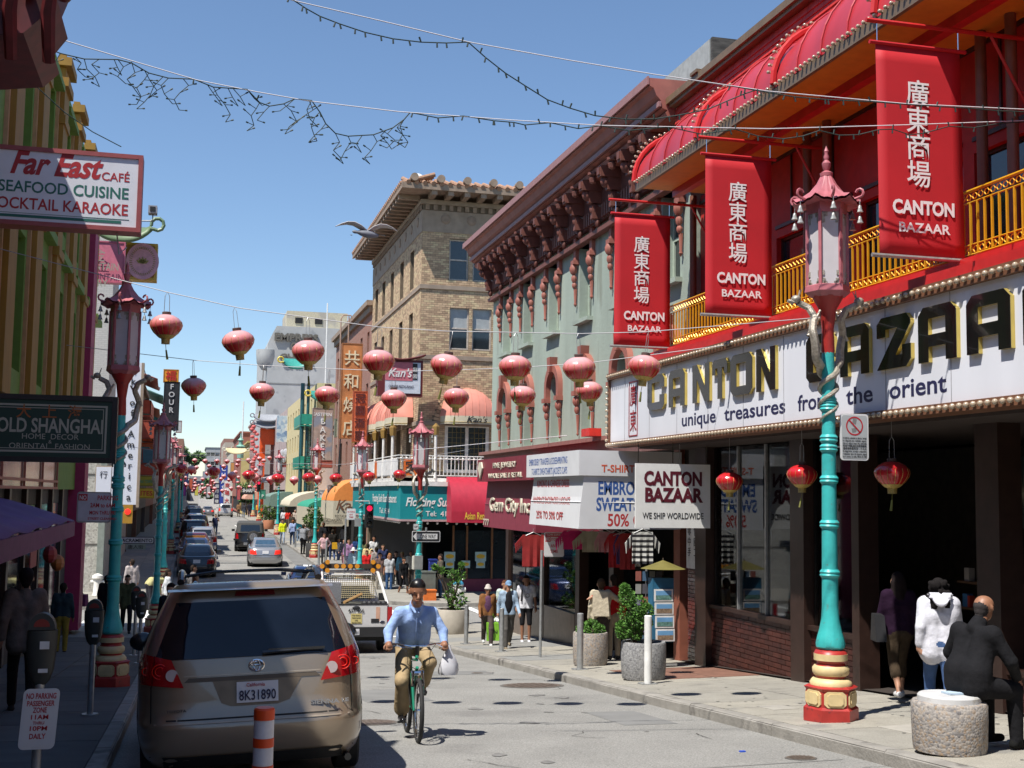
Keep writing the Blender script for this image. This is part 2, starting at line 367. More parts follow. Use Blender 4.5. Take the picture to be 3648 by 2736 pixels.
def cover(p,r,name,label,cat,off=0.):
 t=thing(name,label,cat,(p[0],p[1],g(p[1])+off))
 sl_=(g(p[1]+.1)-g(p[1]-.1))/.2
 def Z(x,y,h):return(p[0]+x,p[1]+y,g(p[1])+off+sl_*y+h)
 n=28
 b=MB();ring=[Z(r*1.0*math.cos(2*math.pi*i/n),r*math.sin(2*math.pi*i/n),.005)for i in range(n)]+[Z(r*.9*math.cos(2*math.pi*i/n),r*.9*math.sin(2*math.pi*i/n),.008)for i in range(n)]
 b.add(ring,[(i,(i+1)%n,n+(i+1)%n,n+i)for i in range(n)]);b.build('frame',JOINT,t)
 b=MB();b.add([Z(r*.89*math.cos(2*math.pi*i/n),r*.89*math.sin(2*math.pi*i/n),.010)for i in range(n)],[tuple(range(n))])
 for k in range(-3,4):
  for j in range(-3,4):
   x,y=k*r*.22,j*r*.22
   if math.hypot(x,y)<r*.78:q=r*.07;b.add([Z(x-q,y-q,.018),Z(x+q,y-q,.018),Z(x+q,y+q,.018),Z(x-q,y+q,.018)],[(0,1,2,3)])
 b.build('lid',IRON,t);return t
cover(gnd(1895,2443),.55,'manhole_cover','large round rusty manhole cover in the road near the right kerb','manhole cover')
cover(gnd(2853,2702),.16,'valve_cover','small round iron cover in the road at the bottom of the picture','valve cover')
cover(gnd(1325,2575),.33,'manhole_cover','round iron cover in the road just right of the parked minivan','manhole cover')
cover(gnd(1700,2399),.12,'valve_cover','tiny round valve cover in the road beyond the cyclist','valve cover')
HATCH=M('rust_hatch',(.2,.1,.07),.7,var=.2,scale=5)
def plate(name,cx,cy,sx,sy,m,label,cat,h=.007):
 b=MB();zf=lambda x,y,k:(x,y,g(y)+.14+.02*(x-6.5)+k)
 x0,x1,y0,y1=cx-sx/2,cx+sx/2,cy-sy/2,cy+sy/2
 b.add([zf(x0,y0,h),zf(x1,y0,h),zf(x1,y1,h),zf(x0,y1,h),zf(x0,y0,-.02),zf(x1,y0,-.02),zf(x1,y1,-.02),zf(x0,y1,-.02)],[(0,1,2,3),(0,4,5,1),(1,5,6,2),(2,6,7,3),(3,7,4,0)])
 tag(b.build(name,m),label,cat)
for(c,s_,lb)in(((7.95,20.4),(1.0,2.3),'rust red steel pavement hatch behind the round planters, the nearer leaf'),((8.99,20.4),(1.0,2.3),'rust red steel pavement hatch behind the round planters, the leaf by the shop')):
 plate('pavement_hatch',*c,*s_,HATCH,lb,'hatch')
PL=M('utility_plate',(.36,.34,.3),.8,var=.1)
for c,s_,lb in(((7.3,14.6),(.35,.5),'pale rectangular utility lid on the pavement left of the turquoise lamp post'),((7.6,12.0),(.45,.75),'pale utility lid set in a frame between the lamp post and the round stone seat'),((7.95,11.5),(.45,.6),'second pale utility lid beside the round stone seat')):
 plate('utility_lid',*c,*s_,PL,lb,'utility lid')
b=MB();p=gnd(2645,2680);b.box(p[0]-.03,p[0]+.03,p[1]-.02,p[1]+.02,p[2],p[2]+.015);tag(b.build('litter',M('blue_litter',(.02,.08,.5),.6)),'scrap of blue litter lying on the road','litter')
# ================================================================ building helpers
def wall(mb,o,u,v,W,H,holes=(),depth=.2):
 """wall in plane o + a*u + b*v (outside = u x v) with openings (a0,a1,b0,b1) and their reveals"""
 o,u,v=Vector(o),Vector(u),Vector(v);n=u.cross(v)
 A=sorted(set([0,W]+[min(max(h[i],0),W)for h in holes for i in(0,1)]));B=sorted(set([0,H]+[min(max(h[i],0),H)for h in holes for i in(2,3)]))
 P=lambda a,b,d=0:o+u*a+v*b-n*d
 for a0,a1 in zip(A,A[1:]):
  for b0,b1 in zip(B,B[1:]):
   ca,cb=(a0+a1)/2,(b0+b1)/2
   if any(h[0]<ca<h[1]and h[2]<cb<h[3]for h in holes):continue
   mb.quad(P(a0,b0),P(a1,b0),P(a1,b1),P(a0,b1))
 for a0,a1,b0,b1 in[h[:4]for h in holes]:
  mb.quad(P(a0,b0),P(a0,b0,depth),P(a1,b0,depth),P(a1,b0));mb.quad(P(a0,b1),P(a1,b1),P(a1,b1,depth),P(a0,b1,depth))
  mb.quad(P(a0,b0),P(a0,b1),P(a0,b1,depth),P(a0,b0,depth));mb.quad(P(a1,b0),P(a1,b0,depth),P(a1,b1,depth),P(a1,b1))
PANE=M('window_pane',(.02,.026,.032),.06,var=.3,scale=.8,spec=.9);BLIND=M('window_blind',(.36,.38,.38),.5,var=.1)
def window(parent,o,u,v,h,depth,fm,pane=PANE,sash=(1,2),fw=.05,blind=0.,name='window'):
 """a window set back in an opening: the frame is the part, its panes sub-parts"""
 o,u,v=Vector(o),Vector(u),Vector(v);n=u.cross(v);a0,a1,b0,b1=h[:4];O=o-n*(depth-.06)
 m=MB();nx,ny=sash
 def bar(p0,p1,q0,q1):m.prism([(p0,q0),(p1,q0),(p1,q1),(p0,q1)],O,u,v,-n*.055)
 bar(a0,a0+fw,b0,b1);bar(a1-fw,a1,b0,b1);bar(a0+fw,a1-fw,b0,b0+fw);bar(a0+fw,a1-fw,b1-fw,b1)
 for i in range(1,nx):x=a0+(a1-a0)*i/nx;bar(x-fw/2,x+fw/2,b0+fw,b1-fw)
 for i in range(1,ny):
  z=b0+(b1-b0)*i/ny
  for k in range(nx):
   xa,xb=a0+(a1-a0)*k/nx+fw*(1 if k==0 else.5),a0+(a1-a0)*(k+1)/nx-fw*(1 if k==nx-1 else.5)
   bar(xa,xb,z-fw/2,z+fw/2)
 f=m.build(name,fm,parent);P=lambda a,b,d:o+u*a+v*b-n*d
 for i in range(nx):
  for j in range(ny):
   x0,x1,z0,z1=a0+(a1-a0)*i/nx,a0+(a1-a0)*(i+1)/nx,b0+(b1-b0)*j/ny,b0+(b1-b0)*(j+1)/ny
   m=MB();d=depth-.02;m.quad(P(x0,z0,d),P(x1,z0,d),P(x1,z1,d),P(x0,z1,d))
   m.build('pane',BLIND if(blind and j==ny-1 and random.random()<blind)else pane,f)
 return f
def bricks(parent,o,u,v,W,H,bw,bh,mats,holes=(),gap=.012,t=.012,keep=300,name='brick',near=None,arches=()):
 """running bond of real bricks standing proud of the mortar; the largest in view are objects, the others one joined part"""
 o,u,v=Vector(o),Vector(u),Vector(v);n=u.cross(v);L=[]
 rows=int(H/bh);bh=H/rows
 for r in range(rows):
  z0=r*bh;x=-bw/2*(r%2)
  while x<W:
   a,b=max(x,0),min(x+bw,W);x+=bw
   if b-a<.03:continue
   ca,cz=(a+b)/2,z0+bh/2
   if any(h[0]-.01<b and a<h[1]+.01 and h[2]-.01<z0+bh and z0<h[3]+.01 for h in holes):
    ok=True
    for h in holes:
     if h[2]<cz<h[3]:
      if a<h[0]<b:b=h[0]
      elif a<h[1]<b:a=h[1]
      elif h[0]<=a and b<=h[1]:ok=False
    if not ok or b-a<.03:continue
   if any((ca-q[0])**2+(cz-q[1])**2<q[2]**2 and cz>q[1]-.02 for q in arches):continue
   L.append((a,b,z0,z0+bh))
 if near is not None:L.sort(key=lambda q:(abs(q[0]-near[0])+abs(q[2]-near[1])*1.0))
 def geo(m,q):
  a,b,c,d=q;g2=gap/2;tt=t*random.uniform(.7,1.3)
  F=[o+u*x+v*z+n*tt for x,z in((a+g2,c+g2),(b-g2,c+g2),(b-g2,d-g2),(a+g2,d-g2))];B_=[p-n*(tt+.02)for p in F]
  m.add(F+B_,[(0,1,2,3),(0,4,5,1),(1,5,6,2),(2,6,7,3),(3,7,4,0)])
 cache={}
 full=[q for q in L[:keep]]
 for q in full:
  key=(round(q[1]-q[0],3),random.randrange(len(mats)))
  if key not in cache:
   m=MB();oo=o;w_,h_=key[0],q[3]-q[2];g2=gap/2
   F=[u*x+v*z+n*t for x,z in((g2,g2),(w_-g2,g2),(w_-g2,h_-g2),(g2,h_-g2))];B_=[p-n*(t+.02)for p in F]
   m.add(F+B_,[(0,1,2,3),(0,4,5,1),(1,5,6,2),(2,6,7,3),(3,7,4,0)])
   me=bpy.data.meshes.new(name);me.from_pydata([tuple(p)for p in m.v],[],m.f);me.materials.append(mats[key[1]]);cache[key]=me
  b_=bpy.data.objects.new(name,cache[key]);link(b_,parent);b_.location=(o+u*q[0]+v*q[2]+n*random.uniform(-.003,.003))-parent_loc(parent)
 if len(L)>keep:
  m=MB()
  for q in L[keep:]:m.mi(random.randrange(len(mats)));geo(m,q)
  tag(m.build(name+'_field',mats,parent),kind='stuff')
UX,UY,UZ=Vector((1,0,0)),Vector((0,-1,0)),Vector((0,0,1))
# ================================================================ Canton Bazaar
BULB=M('clear_bulb',(.42,.33,.23),.12,var=0,spec=1.,coat=.5);BROWN=M('brown_trim',(.17,.075,.04),.5,var=.15);DBROWN=M('dark_brown_post',(.035,.018,.014),.4,var=.2)
ROOFRED=M('red_roof_sheet',(.44,.035,.045),.33,var=.14,scale=1.3,streak=.3);TILE=M('red_tile',(.48,.03,.02),.5,var=.2,scale=3)
SOFF=M('soffit_orange',(.62,.23,.02),.6,var=.08);REDW=M('red_wall',(.42,.018,.014),.6,var=.12);YRAIL=M('gold_rail',(.7,.36,.015),.3,.25,var=.1)
PANEL=M('sign_panel_white',(.72,.73,.78),.35,var=.05,scale=1.5,wear=((.5,.47,.42),.68,1.3),streak=.15);SOOT=M('maroon_tile',(.055,.016,.013),.35,var=.3,scale=5)
bld=thing('bazaar_building','red shop building with curved red awning roof and gold balcony above the long white sign','building',(FR,15,0))
Y0,Y1=6.5,22.9
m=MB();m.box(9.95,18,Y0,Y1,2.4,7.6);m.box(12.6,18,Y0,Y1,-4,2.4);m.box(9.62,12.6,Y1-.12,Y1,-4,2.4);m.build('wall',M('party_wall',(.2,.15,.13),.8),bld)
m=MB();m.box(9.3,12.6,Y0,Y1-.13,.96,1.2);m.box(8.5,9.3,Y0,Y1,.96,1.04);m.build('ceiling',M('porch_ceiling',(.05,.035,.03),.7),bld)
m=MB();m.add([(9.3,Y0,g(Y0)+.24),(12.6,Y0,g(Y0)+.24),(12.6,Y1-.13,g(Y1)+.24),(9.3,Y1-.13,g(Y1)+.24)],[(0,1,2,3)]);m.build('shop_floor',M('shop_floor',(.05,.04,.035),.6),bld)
def col(y0,y1,x0=9.28,x1=9.6,m_=DBROWN):b=MB();b.box(x0,x1,y0,y1,g(y0)+.1,.96);return b.build('post',m_,bld)
for a,b in((21.45,21.95),(17.65,18.1),(16.0,16.2),(12.8,13.25)):col(a,b)
fl=lambda y:g(y)+.22
def bulk(y0,y1,keep):
 m=MB();m.box(9.42,9.6,y0,y1,g(y1)-.1,-2.0);m.build('bulkhead',JOINT,bld)
 m=MB();m.box(9.34,9.62,y0,y1,-2.0,-1.93);m.build('sill',DBROWN,bld)
 zb=g(y1)+.2;bricks(bld,(9.42,y1,zb),UY,UZ,y1-y0,-2.0-zb,.31,.078,[SOOT,M('maroon_tile_b',(.07,.02,.015),.35,var=.3),M('maroon_tile_c',(.045,.013,.011),.35,var=.3)],keep=keep,name='tile',t=.02)
bulk(18.1,21.45,160);bulk(16.2,17.65,80)
bulk(7.5,12.8,0)
m=MB();m.box(9.5,9.62,21.95,Y1-.12,g(22)-.3,.96);m.build('pier',JOINT,bld)
bricks(bld,(9.5,Y1-.1,g(22.9)+.2),UY,UZ,.85,3.0,.21,.075,[M('glazed_brick',(.13,.02,.015),.15,var=.3,coat=.5),M('glazed_brick_b',(.1,.018,.014),.15,var=.3,coat=.5)],keep=60,name='brick')
GL=glass('shop_glass',(.62,.66,.66))
for a,b in((20.35,21.42),(19.25,20.3),(18.12,19.2),(16.22,17.62)):
 m=MB();m.box(9.44,9.455,a,b,-1.93,.94);m.build('shop_window',GL,bld)
 m=MB();m.box(9.40,9.46,a-.045,a,-1.93,.94);m.build('mullion',STEEL,bld)
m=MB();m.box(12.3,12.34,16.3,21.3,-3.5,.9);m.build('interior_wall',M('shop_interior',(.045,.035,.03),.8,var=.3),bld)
for(y,z,s,m_,tx)in((20.7,.55,'SALE',M('orange_sign',(.75,.16,.02),.5),1),(19.75,.55,'SALE',MATS['orange_sign'],1),(18.5,.55,'SALE',MATS['orange_sign'],1)):
 t=thing('window_poster',{20.7:'narrow orange sale poster hanging in the bazaar window nearest the hanging white sign',19.75:'middle of the three narrow orange sale posters in the bazaar window',18.5:'narrow orange sale poster in the bazaar window nearest the turquoise lamp post'}[y],'poster',(9.5,y,z),group='orange sale posters in the shop window')
 b=MB();b.box(9.5,9.515,y-.11,y+.11,z-.42,z+.3);b.build('card',m_,t)
 text(s,.19,M('lime_print',(.45,.7,.05),.5),t,(9.497,y-.07,z-.05+.32),(0,0,-1),(0,-1,0),wid=.6,bold=3,align='LEFT')
t=thing('window_poster','large dark sale poster with white letters in the window behind the turquoise lamp post','poster',(9.5,16.7,-.2))
b=MB();b.box(9.52,9.54,16.22,17.3,-1.3,.3);b.build('card',M('purple_card',(.025,.006,.015),.6),t)
text('sale',.5,WHITE,t,(9.515,17.2,-.2),UY,UZ,wid=.95,bold=2,align='LEFT');text('60% OFF',.2,WHITE,t,(9.515,16.8,-1.05),UY,UZ,wid=.7,bold=1)
for(y,z,c,lb)in((13.9,-.55,(.02,.03,.12),'open dark blue paper parasol hanging in the bazaar doorway'),(13.5,.1,(.22,.02,.02),'open red paper parasol hanging high in the bazaar doorway'),(14.9,.15,(.05,.07,.07),'open grey green paper parasol behind the red lantern in the doorway')):
 t=thing('paper_parasol',lb,'parasol',(11.3,y,z));b=MB();n=20
 b.add([(11.2,y,z)]+[(11.45,y+.62*math.cos(2*math.pi*i/n),z+.62*math.sin(2*math.pi*i/n))for i in range(n)],[(0,1+i,1+(i+1)%n)for i in range(n)]);b.build('canopy',M('parasol_%d'%(y*10),c,.6),t)
 for i in range(n):q=2*math.pi*i/n;r_=MB();r_.tube([(11.18,y,z),(11.43,y+.63*math.cos(q),z+.63*math.sin(q))],.006,4);r_.build('rib',M('parasol_rib',(.3,.28,.22),.6),t)
t=thing('folding_screen','dark green folding screen standing inside the bazaar doorway','screen',(11.5,14.3,fl(14.3)));b=MB();b.box(11.6,11.65,13.4,15.2,fl(14.3),fl(14.3)+2.2);b.build('screen_panel',M('screen_green',(.02,.05,.01),.6),t)
t=thing('mannequin_dress','teal blue silk dress on a stand deep in the bazaar doorway','dress',(11.0,12.9,fl(13)));b=MB();b.lathe([(.2,.3),(.17,.8),(.12,1.1),(.17,1.35),(.08,1.5),(.04,1.52)],12,(10.9,13.5,fl(13)));b.build('dress',M('teal_silk',(.01,.06,.09),.4),t,smooth=True);b=MB();b.tube([(10.9,13.5,fl(13)),(10.9,13.5,fl(13)+1.7)],.02,6);b.build('stand',STEEL,t)
t=thing('display_rack','shelf of souvenirs standing in the dark bazaar doorway','rack',(10.9,14.6,fl(14.6)))
for k in range(4):b=MB();b.box(10.6,11.1,13.6,15.6,fl(14.6)+.35+k*.36,fl(14.6)+.38+k*.36);b.build('shelf',M('shelf_wood',(.12,.06,.03),.6),t)
for k in range(40):
 y,z=random.uniform(13.7,15.5),fl(14.6)+.38+random.randrange(4)*.36;s=random.uniform(.05,.1)
 b=MB();b.obox((10.62+random.random()*.1,y,z+s),(s,s*1.2,s*2));b.build('souvenir',random.choice([M('goods_%d'%j,c,.4)for j,c in enumerate([(.4,.05,.03),(.5,.35,.05),(.05,.15,.3),(.35,.32,.28),(.08,.25,.1)])]),t)
sg=thing('bazaar_sign','long white fascia sign with black and gold block letters above the shop front','sign',(8.2,15,1.0))
ys0,ys1=7.0,23.75
m=MB();m.box(8.2,8.5,ys0,ys1,1.11,2.37);m.build('panel',PANEL,sg)
for z0,z1 in((2.372,2.50),(1.0,1.108)):m=MB();m.box(8.13,8.5,ys0,ys1+.05,z0,z1);m.build('trim',BROWN,sg)
m=MB();m.box(8.15,8.5,ys1+.002,ys1+.07,1.11,2.37);m.build('trim',BROWN,sg)
for k in range(12):y=22.9-k*1.35;m=MB();m.box(8.195,8.199,y,y+.008,1.115,2.365);m.build('panel_seam',M('seam_grey',(.3,.3,.32),.6),sg)
bm=MB();bm.ball((0,0,0),(.034,.034,.034),8,5);bm.add([(.02,-.02,-.02),(.02,.02,-.02),(.02,.02,.02),(.02,-.02,.02),(.06,-.02,-.02),(.06,.02,-.02),(.06,.02,.02),(.06,-.02,.02)],[(0,1,5,4),(1,2,6,5),(2,3,7,6),(3,0,4,7)])
b0=bm.build('bulb',BULB,sg,smooth=60,world=False);L0=parent_loc(sg);b0.location=Vector((8.1,23.7,2.435))-L0
k=0
for zz in(2.435,1.055):
 y=23.7
 while y>8.4:
  if k:inst(b0,sg,Vector((8.1,y,zz))-L0)
  k+=1;y-=.125
for z in[1.15+.12*i for i in range(10)]:inst(b0,sg,Vector((8.12,23.78,z))-L0)
LT={'A':[[(0,0),(.27,0),(.27,1),(.14,1),(0,.86)],[(.73,0),(1,0),(1,.86),(.86,1),(.73,1)],[(.27,.78),(.73,.78),(.73,1),(.27,1)],[(.27,.27),(.73,.27),(.73,.49),(.27,.49)]],'C':[[(0,.14),(.14,0),(.27,0),(.27,1),(.14,1),(0,.86)],[(.27,0),(.86,0),(1,.14),(1,.42),(.73,.42),(.73,.22),(.27,.22)],[(.27,.78),(.73,.78),(.73,.62),(1,.62),(1,.86),(.86,1),(.27,1)]],'N':[[(0,0),(.26,0),(.26,1),(0,1)],[(.74,0),(1,0),(1,1),(.74,1)],[(.26,1),(.26,.62),(.74,0),(.74,.38)]],'T':[[(.36,0),(.66,0),(.66,.78),(.36,.78)],[(0,.62),(.2,.62),(.2,.78),(.8,.78),(.8,.62),(1,.62),(1,.88),(.88,1),(.12,1),(0,.88)]],'O':[[(0,.14),(.14,0),(.28,0),(.28,1),(.14,1),(0,.86)],[(.72,0),(.86,0),(1,.14),(1,.86),(.86,1),(.72,1)],[(.28,0),(.72,0),(.72,.22),(.28,.22)],[(.28,.78),(.72,.78),(.72,1),(.28,1)]],'B':[[(0,.12),(.12,0),(.25,0),(.25,1),(.12,1),(0,.88)],[(.75,0),(.88,0),(1,.14),(1,.42),(.93,.5),(1,.58),(1,.86),(.88,1),(.75,1)],[(.25,0),(.75,0),(.75,.2),(.25,.2)],[(.25,.8),(.75,.8),(.75,1),(.25,1)],[(.25,.4),(.75,.4),(.75,.6),(.25,.6)]],'Z':[[(0,.62),(.26,.62),(.26,.76),(.62,.76),(.62,1),(.14,1),(0,.88)],[(.62,1),(.62,.76),(.0,0),(.36,0),(1,.8),(1,.86),(.88,1)],[(.36,0),(.86,0),(1,.14),(1,.42),(.76,.42),(.76,.24),(.55,.24)]],'R':[[(0,0),(.27,0),(.27,1),(.14,1),(0,.88)],[(.27,.78),(.73,.78),(.73,1),(.27,1)],[(.27,.36),(.73,.36),(.73,.56),(.27,.56)],[(.73,.36),(.9,.36),(1,.48),(1,.88),(.88,1),(.73,1)],[(.4,.36),(.72,0),(1,0),(.72,.36)]]}
GSIDE=M('letter_gold',(.66,.5,.13),.22,.55,var=.08);LBLK=M('letter_black',(.006,.006,.007),.12,var=0,coat=.6)
def letter(ch,ya,yb,za,zb,xf=8.15):
 w_,h_=ya-yb,zb-za;t=MB()
 for pc in LT[ch]:
  P=[(a*w_,b*h_)for a,b in pc];t.mi(0).prism(P,(8.199,ya,za),UY,UZ,(xf-8.199,0,0));t.mi(1).prism(P,(xf-.001,ya,za),UY,UZ,(-.006,0,0))
 o=t.build('letter',[GSIDE,LBLK],sg);return o
for ch,ya,yb in(('C',21.52,20.68),('A',20.46,19.73),('N',19.38,18.68),('T',18.56,17.98),('O',17.86,17.08),('N',16.94,16.32),('B',15.38,14.62),('A',14.46,13.75),('Z',13.56,12.82),('A',12.66,11.92),('A',11.73,10.98),('R',10.78,10.0)):
 letter(ch,ya,yb,1.60,2.24)
NAVY=M('navy_print',(.02,.02,.07),.5,var=0)
for s,ya,yb in(('unique',19.98,18.55),('treasures',18.2,16.1),('from',15.72,14.85),('the',14.4,13.75),('orient',13.38,12.2)):
 text(s,.31,NAVY,sg,(8.1975,(ya+yb)/2,1.245),UY,UZ,wid=ya-yb,bold=1.5)
m=MB();rr=.012
for p in((22.66,22.66-rr*2,1.18,2.24),(22.2,22.2-rr*2,1.18,2.24),(22.66,22.2,1.18,1.2),(22.66,22.2,2.22,2.24)):m.box(8.19,8.198,p[1],p[0],p[2],p[3])
SEALR=M('seal_red',(.3,.02,.03),.5);m.build('seal_frame',SEALR,sg)
text('廣',.44,SEALR,sg,(8.195,22.42,1.8),UY,UZ,wid=.36,bold=1.5);text('東',.44,SEALR,sg,(8.195,22.42,1.31),UY,UZ,wid=.36,bold=1.5)
m=MB();m.box(8.4,9.95,Y0,Y1,2.5,2.62);m.box(8.28,8.39,Y0,Y1+.1,2.505,2.66);m.box(8.7,8.82,Y0,Y1+.1,2.625,2.86);m.build('balcony',RED,bld)
RX=8.87;rl=thing('balcony_railing','gold painted iron railing along the red balcony above the big sign','railing',(RX,15,2.85))
for z,r_ in((3.7,.022),(3.56,.012),(3.05,.012),(2.93,.016)):m=MB();m.tube([(RX,Y0,z),(RX,Y1,z)],r_,6);m.build('rail',YRAIL,rl)
m=MB()
for z in(3.63,2.99):
 y=Y1-.1
 while y>9.5:m.tube([(RX,y+.045*math.cos(a),z+.038*math.sin(a))for a in[2*math.pi*i/6 for i in range(6)]],.008,3,close=True);y-=.115
tag(m.build('scroll_band',YRAIL,rl),kind='stuff')
bm=MB();bm.box(-.012,.012,-.012,.012,0,.64);q0=bm.build('baluster',YRAIL,rl,world=False);q0.location=Vector((RX,Y1-.05,2.93))-parent_loc(rl)
for i in range(1,104):inst(q0,rl,Vector((RX,Y1-.05-i*.136,2.93))-parent_loc(rl))
XW=9.8;m=MB();holes=[]
yy=22.4;k=0
while yy>8:holes.append((Y1-yy,Y1-yy+1.18,0.15,1.95));yy-=1.42
wall(m,(XW,Y1,2.62),UY,UZ,Y1-Y0,3.5,holes,.15);m.build('balcony_wall',REDW,bld)
LAV=M('curtained_pane',(.16,.15,.19),.15,var=.25,scale=1.2,spec=.8)
for i,h in enumerate(holes):window(bld,(XW,Y1,2.62),UY,UZ,h,.15,DBROWN,LAV if i%2 else PANE,(1,1),.05)
m=MB()
for i,h in enumerate(holes):m.box(XW-.03,XW-.002,Y1-h[1],Y1-h[0],2.62+2.1,2.62+2.16);m.box(XW-.03,XW-.002,Y1-h[1]+.56,Y1-h[1]+.6,2.62+2.17,2.62+3.3)
m.box(XW-.03,XW-.002,Y0,Y1,2.62+3.32,2.62+3.38);m.build('wall_trim',DBROWN,bld)
bm=MB();bm.lathe([(.07,0),(.07,3.4)],10);c0=bm.build('column',M('brown_column',(.2,.075,.04),.5),bld,smooth=True,world=False);L1=parent_loc(bld)
pts=[17.95,17.3,13.35,12.75,22.7,21.9,10.0,9.2];c0.location=Vector((9.55,pts[0],2.65))-L1
for y in pts[1:]:inst(c0,bld,Vector((9.55,y,2.65))-L1)
EZ,EX=6.08,8.15
m=MB();m.box(8.22,9.8,Y0,22.25,6.0,6.04);m.build('soffit',SOFF,bld)
m=MB();m.box(8.9,9.05,Y0,22.2,5.86,6.0);m.build('soffit_beam',RED,bld)
m=MB();m.box(8.16,8.22,Y0,22.27,5.94,6.12);m.build('gutter',M('bronze_gutter',(.16,.11,.07),.5),bld)
ribs=[22.25,19.2,16.3,13.5,10.7,7.9]
for a,b in zip(ribs,ribs[1:]):
 def P(s,t_,a=a,b=b):
  k_=1-.16*(2*s-1)**2 if True else 1;q=t_*math.pi/2;y=a+(b-a)*s
  rr=.02*abs(math.sin(s*math.pi*4));return(EX+1.07*(1-math.cos(q))*1.0+rr,y,EZ+(1.12*k_)*math.sin(q))
 m=MB();m.grid(P,16,8);m.build('awning_bay',ROOFRED,bld,smooth=30)
 for i in(4,8,12):m=MB();m.tube([Vector(P(i/16,j/8))+Vector((-.012,0,.01))for j in range(9)],.014,5);m.build('seam',ROOFRED,bld)
for a in ribs:
 m=MB();m.tube([(EX+1.07*(1-math.cos(t_*math.pi/16))-.03,a,EZ+1.0*math.sin(t_*math.pi/16)+.05)for t_ in range(9)],.05,6);m.build('rib',RED,bld)
m=MB();m.add([(EX,22.26,EZ)]+[(EX+1.07*(1-math.cos(t_*math.pi/16)),22.26,EZ+.95*math.sin(t_*math.pi/16))for t_ in range(9)]+[(9.22,22.26,EZ)],[tuple(range(11))]);m.build('awning_end',RED,bld)
bl=[Vector((EX-.03,y,EZ+.03))for y in np.arange(22.2,8.5,-.13)]
for a in ribs[:4]:bl+=[Vector((EX+1.07*(1-math.cos(t_*math.pi/28))-.1,a+.02,EZ+1.0*math.sin(t_*math.pi/28)+.12))for t_ in range(1,14)]
for p in bl:inst(b0,bld,p-L1,scale=.8)
m=MB();m.box(9.27,9.95,Y0,Y1,6.9,7.9);m.build('parapet',RED,bld)
L=[]
for r_ in range(9):
 z=6.95+r_*.1;m=MB()
 n=40
 for k in range(n):
  y=Y1-(Y1-8.9)*k/n-(.17 if r_%2 else 0);m.obox((9.255-.0,y-.17,z+.05),(.03,.34,.12),(0,.22,0))
 tag(m.build('tile_course',TILE,bld),kind='stuff')
m=MB();m.box(9.12,9.95,Y0,Y1+.02,7.9,7.97);m.box(9.06,9.2,Y0,Y1+.06,7.97,8.1);m.box(9.02,9.3,21.3,21.62,8.1,8.16);m.build('coping',M('bronze_coping',(.2,.13,.07),.45,.2),bld)
def banner(y,k,label):
 t=thing('banner',label,'banner',(8.5,y,5.8),group='red Chinese banners over the bazaar sign')
 BR=M('banner_red',(.5,.012,.02),.7,var=.06,scale=2)
 x0,x1,z0,z1=7.63,8.76,2.83,5.4
 def P(s,t_):wv=.005*math.sin(s*3.1)*(1-t_)+.003*math.sin(t_*5+k);return(x0+(x1-x0)*s+.05*(1-t_)*(k-1)*.5,y+wv,z0+(z1-z0)*t_)
 m=MB();m.grid(P,8,12);f=m.build('cloth',BR,t,smooth=True)
 sol=f.modifiers.new('s','SOLIDIFY');sol.thickness=.006
 for z in(z0+.02,z1):m=MB();m.tube([(x0-.08,y,z),(x1+.08,y,z)],.025,8);m.build('rod',BR if z>4 else STEEL,t)
 m=MB();m.tube([(x0-.12,y,5.66),(9.75,y,5.66)],.028,6);m.tube([(9.2,y,5.64),(9.75,y,4.7)],.02,6);m.build('arm',RED,t)
 for x in(x0+.02,x1-.02):m=MB();m.tube([(x,y,5.64),(x,y,z1)],.006,4);m.build('hanger',CHROME,t)
 yy=y-.0125
 for i,c in enumerate('廣東商場'):text(c,.34,M('banner_white',(.82,.8,.79),.6,var=0),t,((x0+x1)/2-.02,yy,4.7-.325*i),UX,UZ,wid=.31,bold=.7)
 text('CANTON',.225,MATS['banner_white'],t,((x0+x1)/2+.04,yy,3.37),UX,UZ,wid=.82,bold=3.5)
 text('BAZAAR',.16,MATS['banner_white'],t,((x0+x1)/2+.04,yy,3.15),UX,UZ,wid=.68,bold=2)
 return t
banner(21.95,1,'red Canton Bazaar banner farthest from the camera, beside the pale green house');banner(17.65,1,'middle of the three red Canton Bazaar banners');banner(12.65,2,'nearest and largest red Canton Bazaar banner, right of the turquoise lamp post')
m=MB();m.box(10.6,12.6,24.3,27.3,7,10.0);ch=tag(m.build('stair_tower',M('grey_render',(.3,.32,.32),.8,var=.15)),'grey rendered roof box behind the red parapet','roof box')
m=MB();m.box(10.62,12.6,24.2,24.29,9.25,10.02)
m.build('timber_cladding',M('blackened_timber',(.06,.055,.05),.8,var=.5,scale=4,streak=6),ch)
t=thing('hanging_sign','square white hanging sign reading Canton Bazaar under the end of the big sign','sign',(8.7,20.3,.3))
p,q=onY(2266,1650,20.4),onY(2530,1882,20.4)
m=MB();m.box(p[0],q[0],20.4,20.46,q[2],p[2]);m.build('board',M('sign_board_white',(.74,.74,.72),.5,var=.04),t)
cx=(p[0]+q[0])/2;W_=q[0]-p[0];MAR=M('maroon_print',(.1,.008,.02),.5,var=0)
text('CANTON',.33,MAR,t,(cx,20.3965,p[2]-.37),UX,UZ,wid=W_*.78,bold=4.5);text('BAZAAR',.33,MAR,t,(cx,20.3965,p[2]-.66),UX,UZ,wid=W_*.78,bold=4.5)
text('WE SHIP WORLDWIDE',.15,BLACK,t,(cx,20.3965,q[2]+.16),UX,UZ,wid=W_*.82,bold=1)
for x in(p[0]+.05,cx,q[0]-.05):m=MB();m.tube([(x,20.43,p[2]),(x,20.43,.98)],.008,5);m.build('hanger',CHROME,t)
